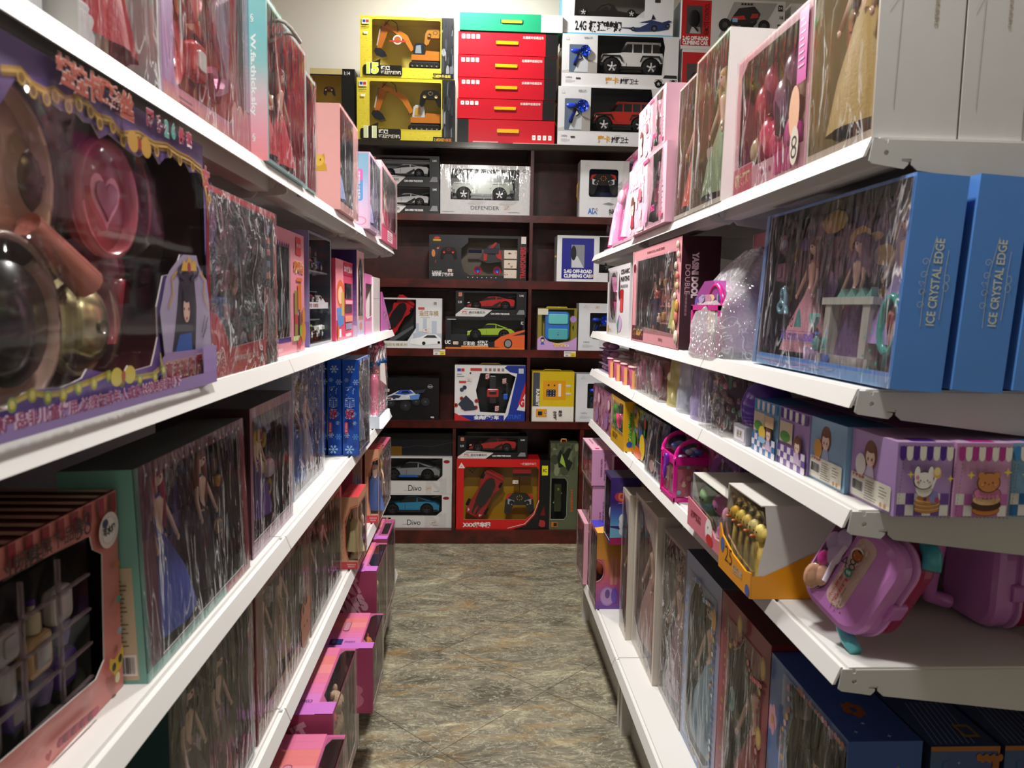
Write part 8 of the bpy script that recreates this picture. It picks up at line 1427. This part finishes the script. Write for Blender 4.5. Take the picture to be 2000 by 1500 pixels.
b, c = lace('pale blue doll box with a lace-like printed frame, left of the red theatre box', 1.625, 1.91, .568, '#8c9cbc', ['#a8b8d8', '#5a78b0', '#c8d0e0', '#7088b8', '#b89858'], wv, 2, '#7080a8', '#2c3044', None)
c.ell(.93, .84, .05, .05, '#a87838'); b.print_(['#4a4a44', '#6a6a68', '#33332e', '#8a8880'], 24, 4); b.done(); b.dolls([(.5, .05, .82, dict(dress='#8aa8b8', hair='#5a4a38', full=.3))], y=.05); b.bits(.2, .1, .8, .4, 4, ['#c8d0d8', '#8ab0c0', '#c0a080'], 5, .04); b.film(full=False, win=(.1, .05, .9, .92), amp=.004, seed=5)
wv = [(.20, .04), (.84, .04), (.80, .3), (.84, .5), (.80, .68), (.88, .80), (.70, .78), (.58, .86), (.50, .90), (.42, .84), (.30, .80), (.18, .84), (.22, .66), (.18, .5), (.22, .3)]
b, c = lace('crimson doll box printed with theatre curtains and gold medallions', 1.338, 1.62, .568, '#8c2c40', ['#b84a58', '#a83a48', '#c86a70', '#b08838'], wv, 5, '#7a2030', '#4a0e18', None)
for k, q in enumerate(((.94, .62), (.96, .90), (.5, .955))): c.ell(*q, .05, .045, '#a8803c'); c.ell(*q, .034, .03, '#c8a458')
for k in range(5): c.line([(.02+.03*k, .98), (.05+.03*k, .6), (.03+.025*k, .1)], .002, '#b85060')
c.ell(.35, .60, .0, .0, '#000') if False else None
b.print_(['#4a3c34', '#6a5a48', '#8a3a3c', '#3a2a28', '#5a4038'], 24, 7); b.done(); b.dolls([(.55, .05, .80, dict(dress='#a02c3c', hair='#7a6048', full=.32))], y=.05); m2 = MB(); m2.lathe(b.w*.35, -.004, b.h*.60, [(.018, 0), (.018, .001)], '#5a9088', 'foil', 16, axis='y', sy=1.5); m2.build('foil_sticker', b.r); b.bits(.2, .06, .8, .2, 3, ['#c8a050', '#e0c8b0'], 5, .03); b.film(full=False, win=(.16, .03, .88, .92), amp=.004, seed=8)
wv = [(.20, .03), (.92, .03), (.90, .28), (.86, .42), (.90, .60), (.985, .80), (.985, .96), (.30, .97), (.34, .86), (.26, .74), (.32, .6), (.24, .46), (.28, .30), (.22, .16)]
b, c = lace('sky blue doll box with pink lily print, nearest on the right base shelf', 1.04, 1.334, .568, '#5a78b4', ['#d898b0', '#c89048', '#e0b0b8', '#a85a40', '#c87890'], wv, 6, '#3a5ea0', '#2c4890', None, h=.505)
for q in ((.13, .78), (.14, .40), (.95, .12), (.12, .12)):
    for k in range(5): c.ell(q[0]+.035*cos(k*1.26), q[1]+.03*sin(k*1.26), .026, .03, '#d898b0')
    c.ell(*q, .018, .02, '#c88830')
T = b.C['T']
for k in range(6): T.ell(.70+.05*cos(k), .45+.10*sin(k), .03, .06, '#8a4a28')
for q in ((.92, .2), (.84, .4), (.96, .6)): T.star(*q, .004, '#c8d8f0', 4, .3)
b.n.line([(.2, .9), (.4, .86), (.7, .92)], .003, '#8a7a58'); b.print_(['#3a362e', '#4a463c', '#2a2824', '#5a4a40'], 24, 9); b.done(); b.dolls([(.55, .03, .8, dict(dress='#4a4238', hair='#2c2620', full=.3))], y=.05); m2 = MB(); m2.lathe(b.w*.72, -.004, b.h*.45, [(.016, 0), (.016, .001)], '#2a8a78', 'foil', 16, axis='y', sy=1.8); m2.build('foil_sticker', b.r); b.film(full=False, win=(.2, .02, .99, .98), amp=.004, seed=9)
for k, (x0, lab) in enumerate(((.694, 'blue doll box with an ornate orange-edged end, second from the aisle at the bottom right'), (.810, 'blue doll box with an ornate orange-edged end, at the right picture edge'))):
    r = thing('princess_doll_box', lab, 'toy box', (x0, 1.036, E_+.0006), 0, 'ornate blue doll boxes seen end-on'); mb = MB(); w, d, h = .108, .28, .498; C = carton(mb, w, d, h, '#46568c', T='#30406c', L='#2c3858'); c = C['F']
    c.rect(0, .985, 1, 1, '#a86830'); c.rect(.965, 0, 1, 1, '#a86830'); c.rect(.0, .2, .25, .985, '#44608a'); c.ell(.14, .90, .05, .02, '#1c4a98'); c.line([(.18, .90), (.18, .95), (.24, .955)], .002, '#1c4a98')
    for q in range(7): c.ell(.70+.05*q, .965-.006*(q % 2), .04, .012, '#a06428'); c.ell(.93, .95-.02*q, .035, .012, '#a06428')
    for q in ((.45, .90), (.6, .84), (.4, .95)): c.star(*q, .003, '#a8b8d8', 4, .3)
    T = C['T']
    for q in range(8): T.line([(.1+.08*q, .02), (.3+.08*q, .45)], .0015, '#8a98c8')
    T.rect(.62, .08, .86, .2, '#a07838'); T.rect(.66, .10, .82, .18, '#30406c'); mb.build('carton', r)
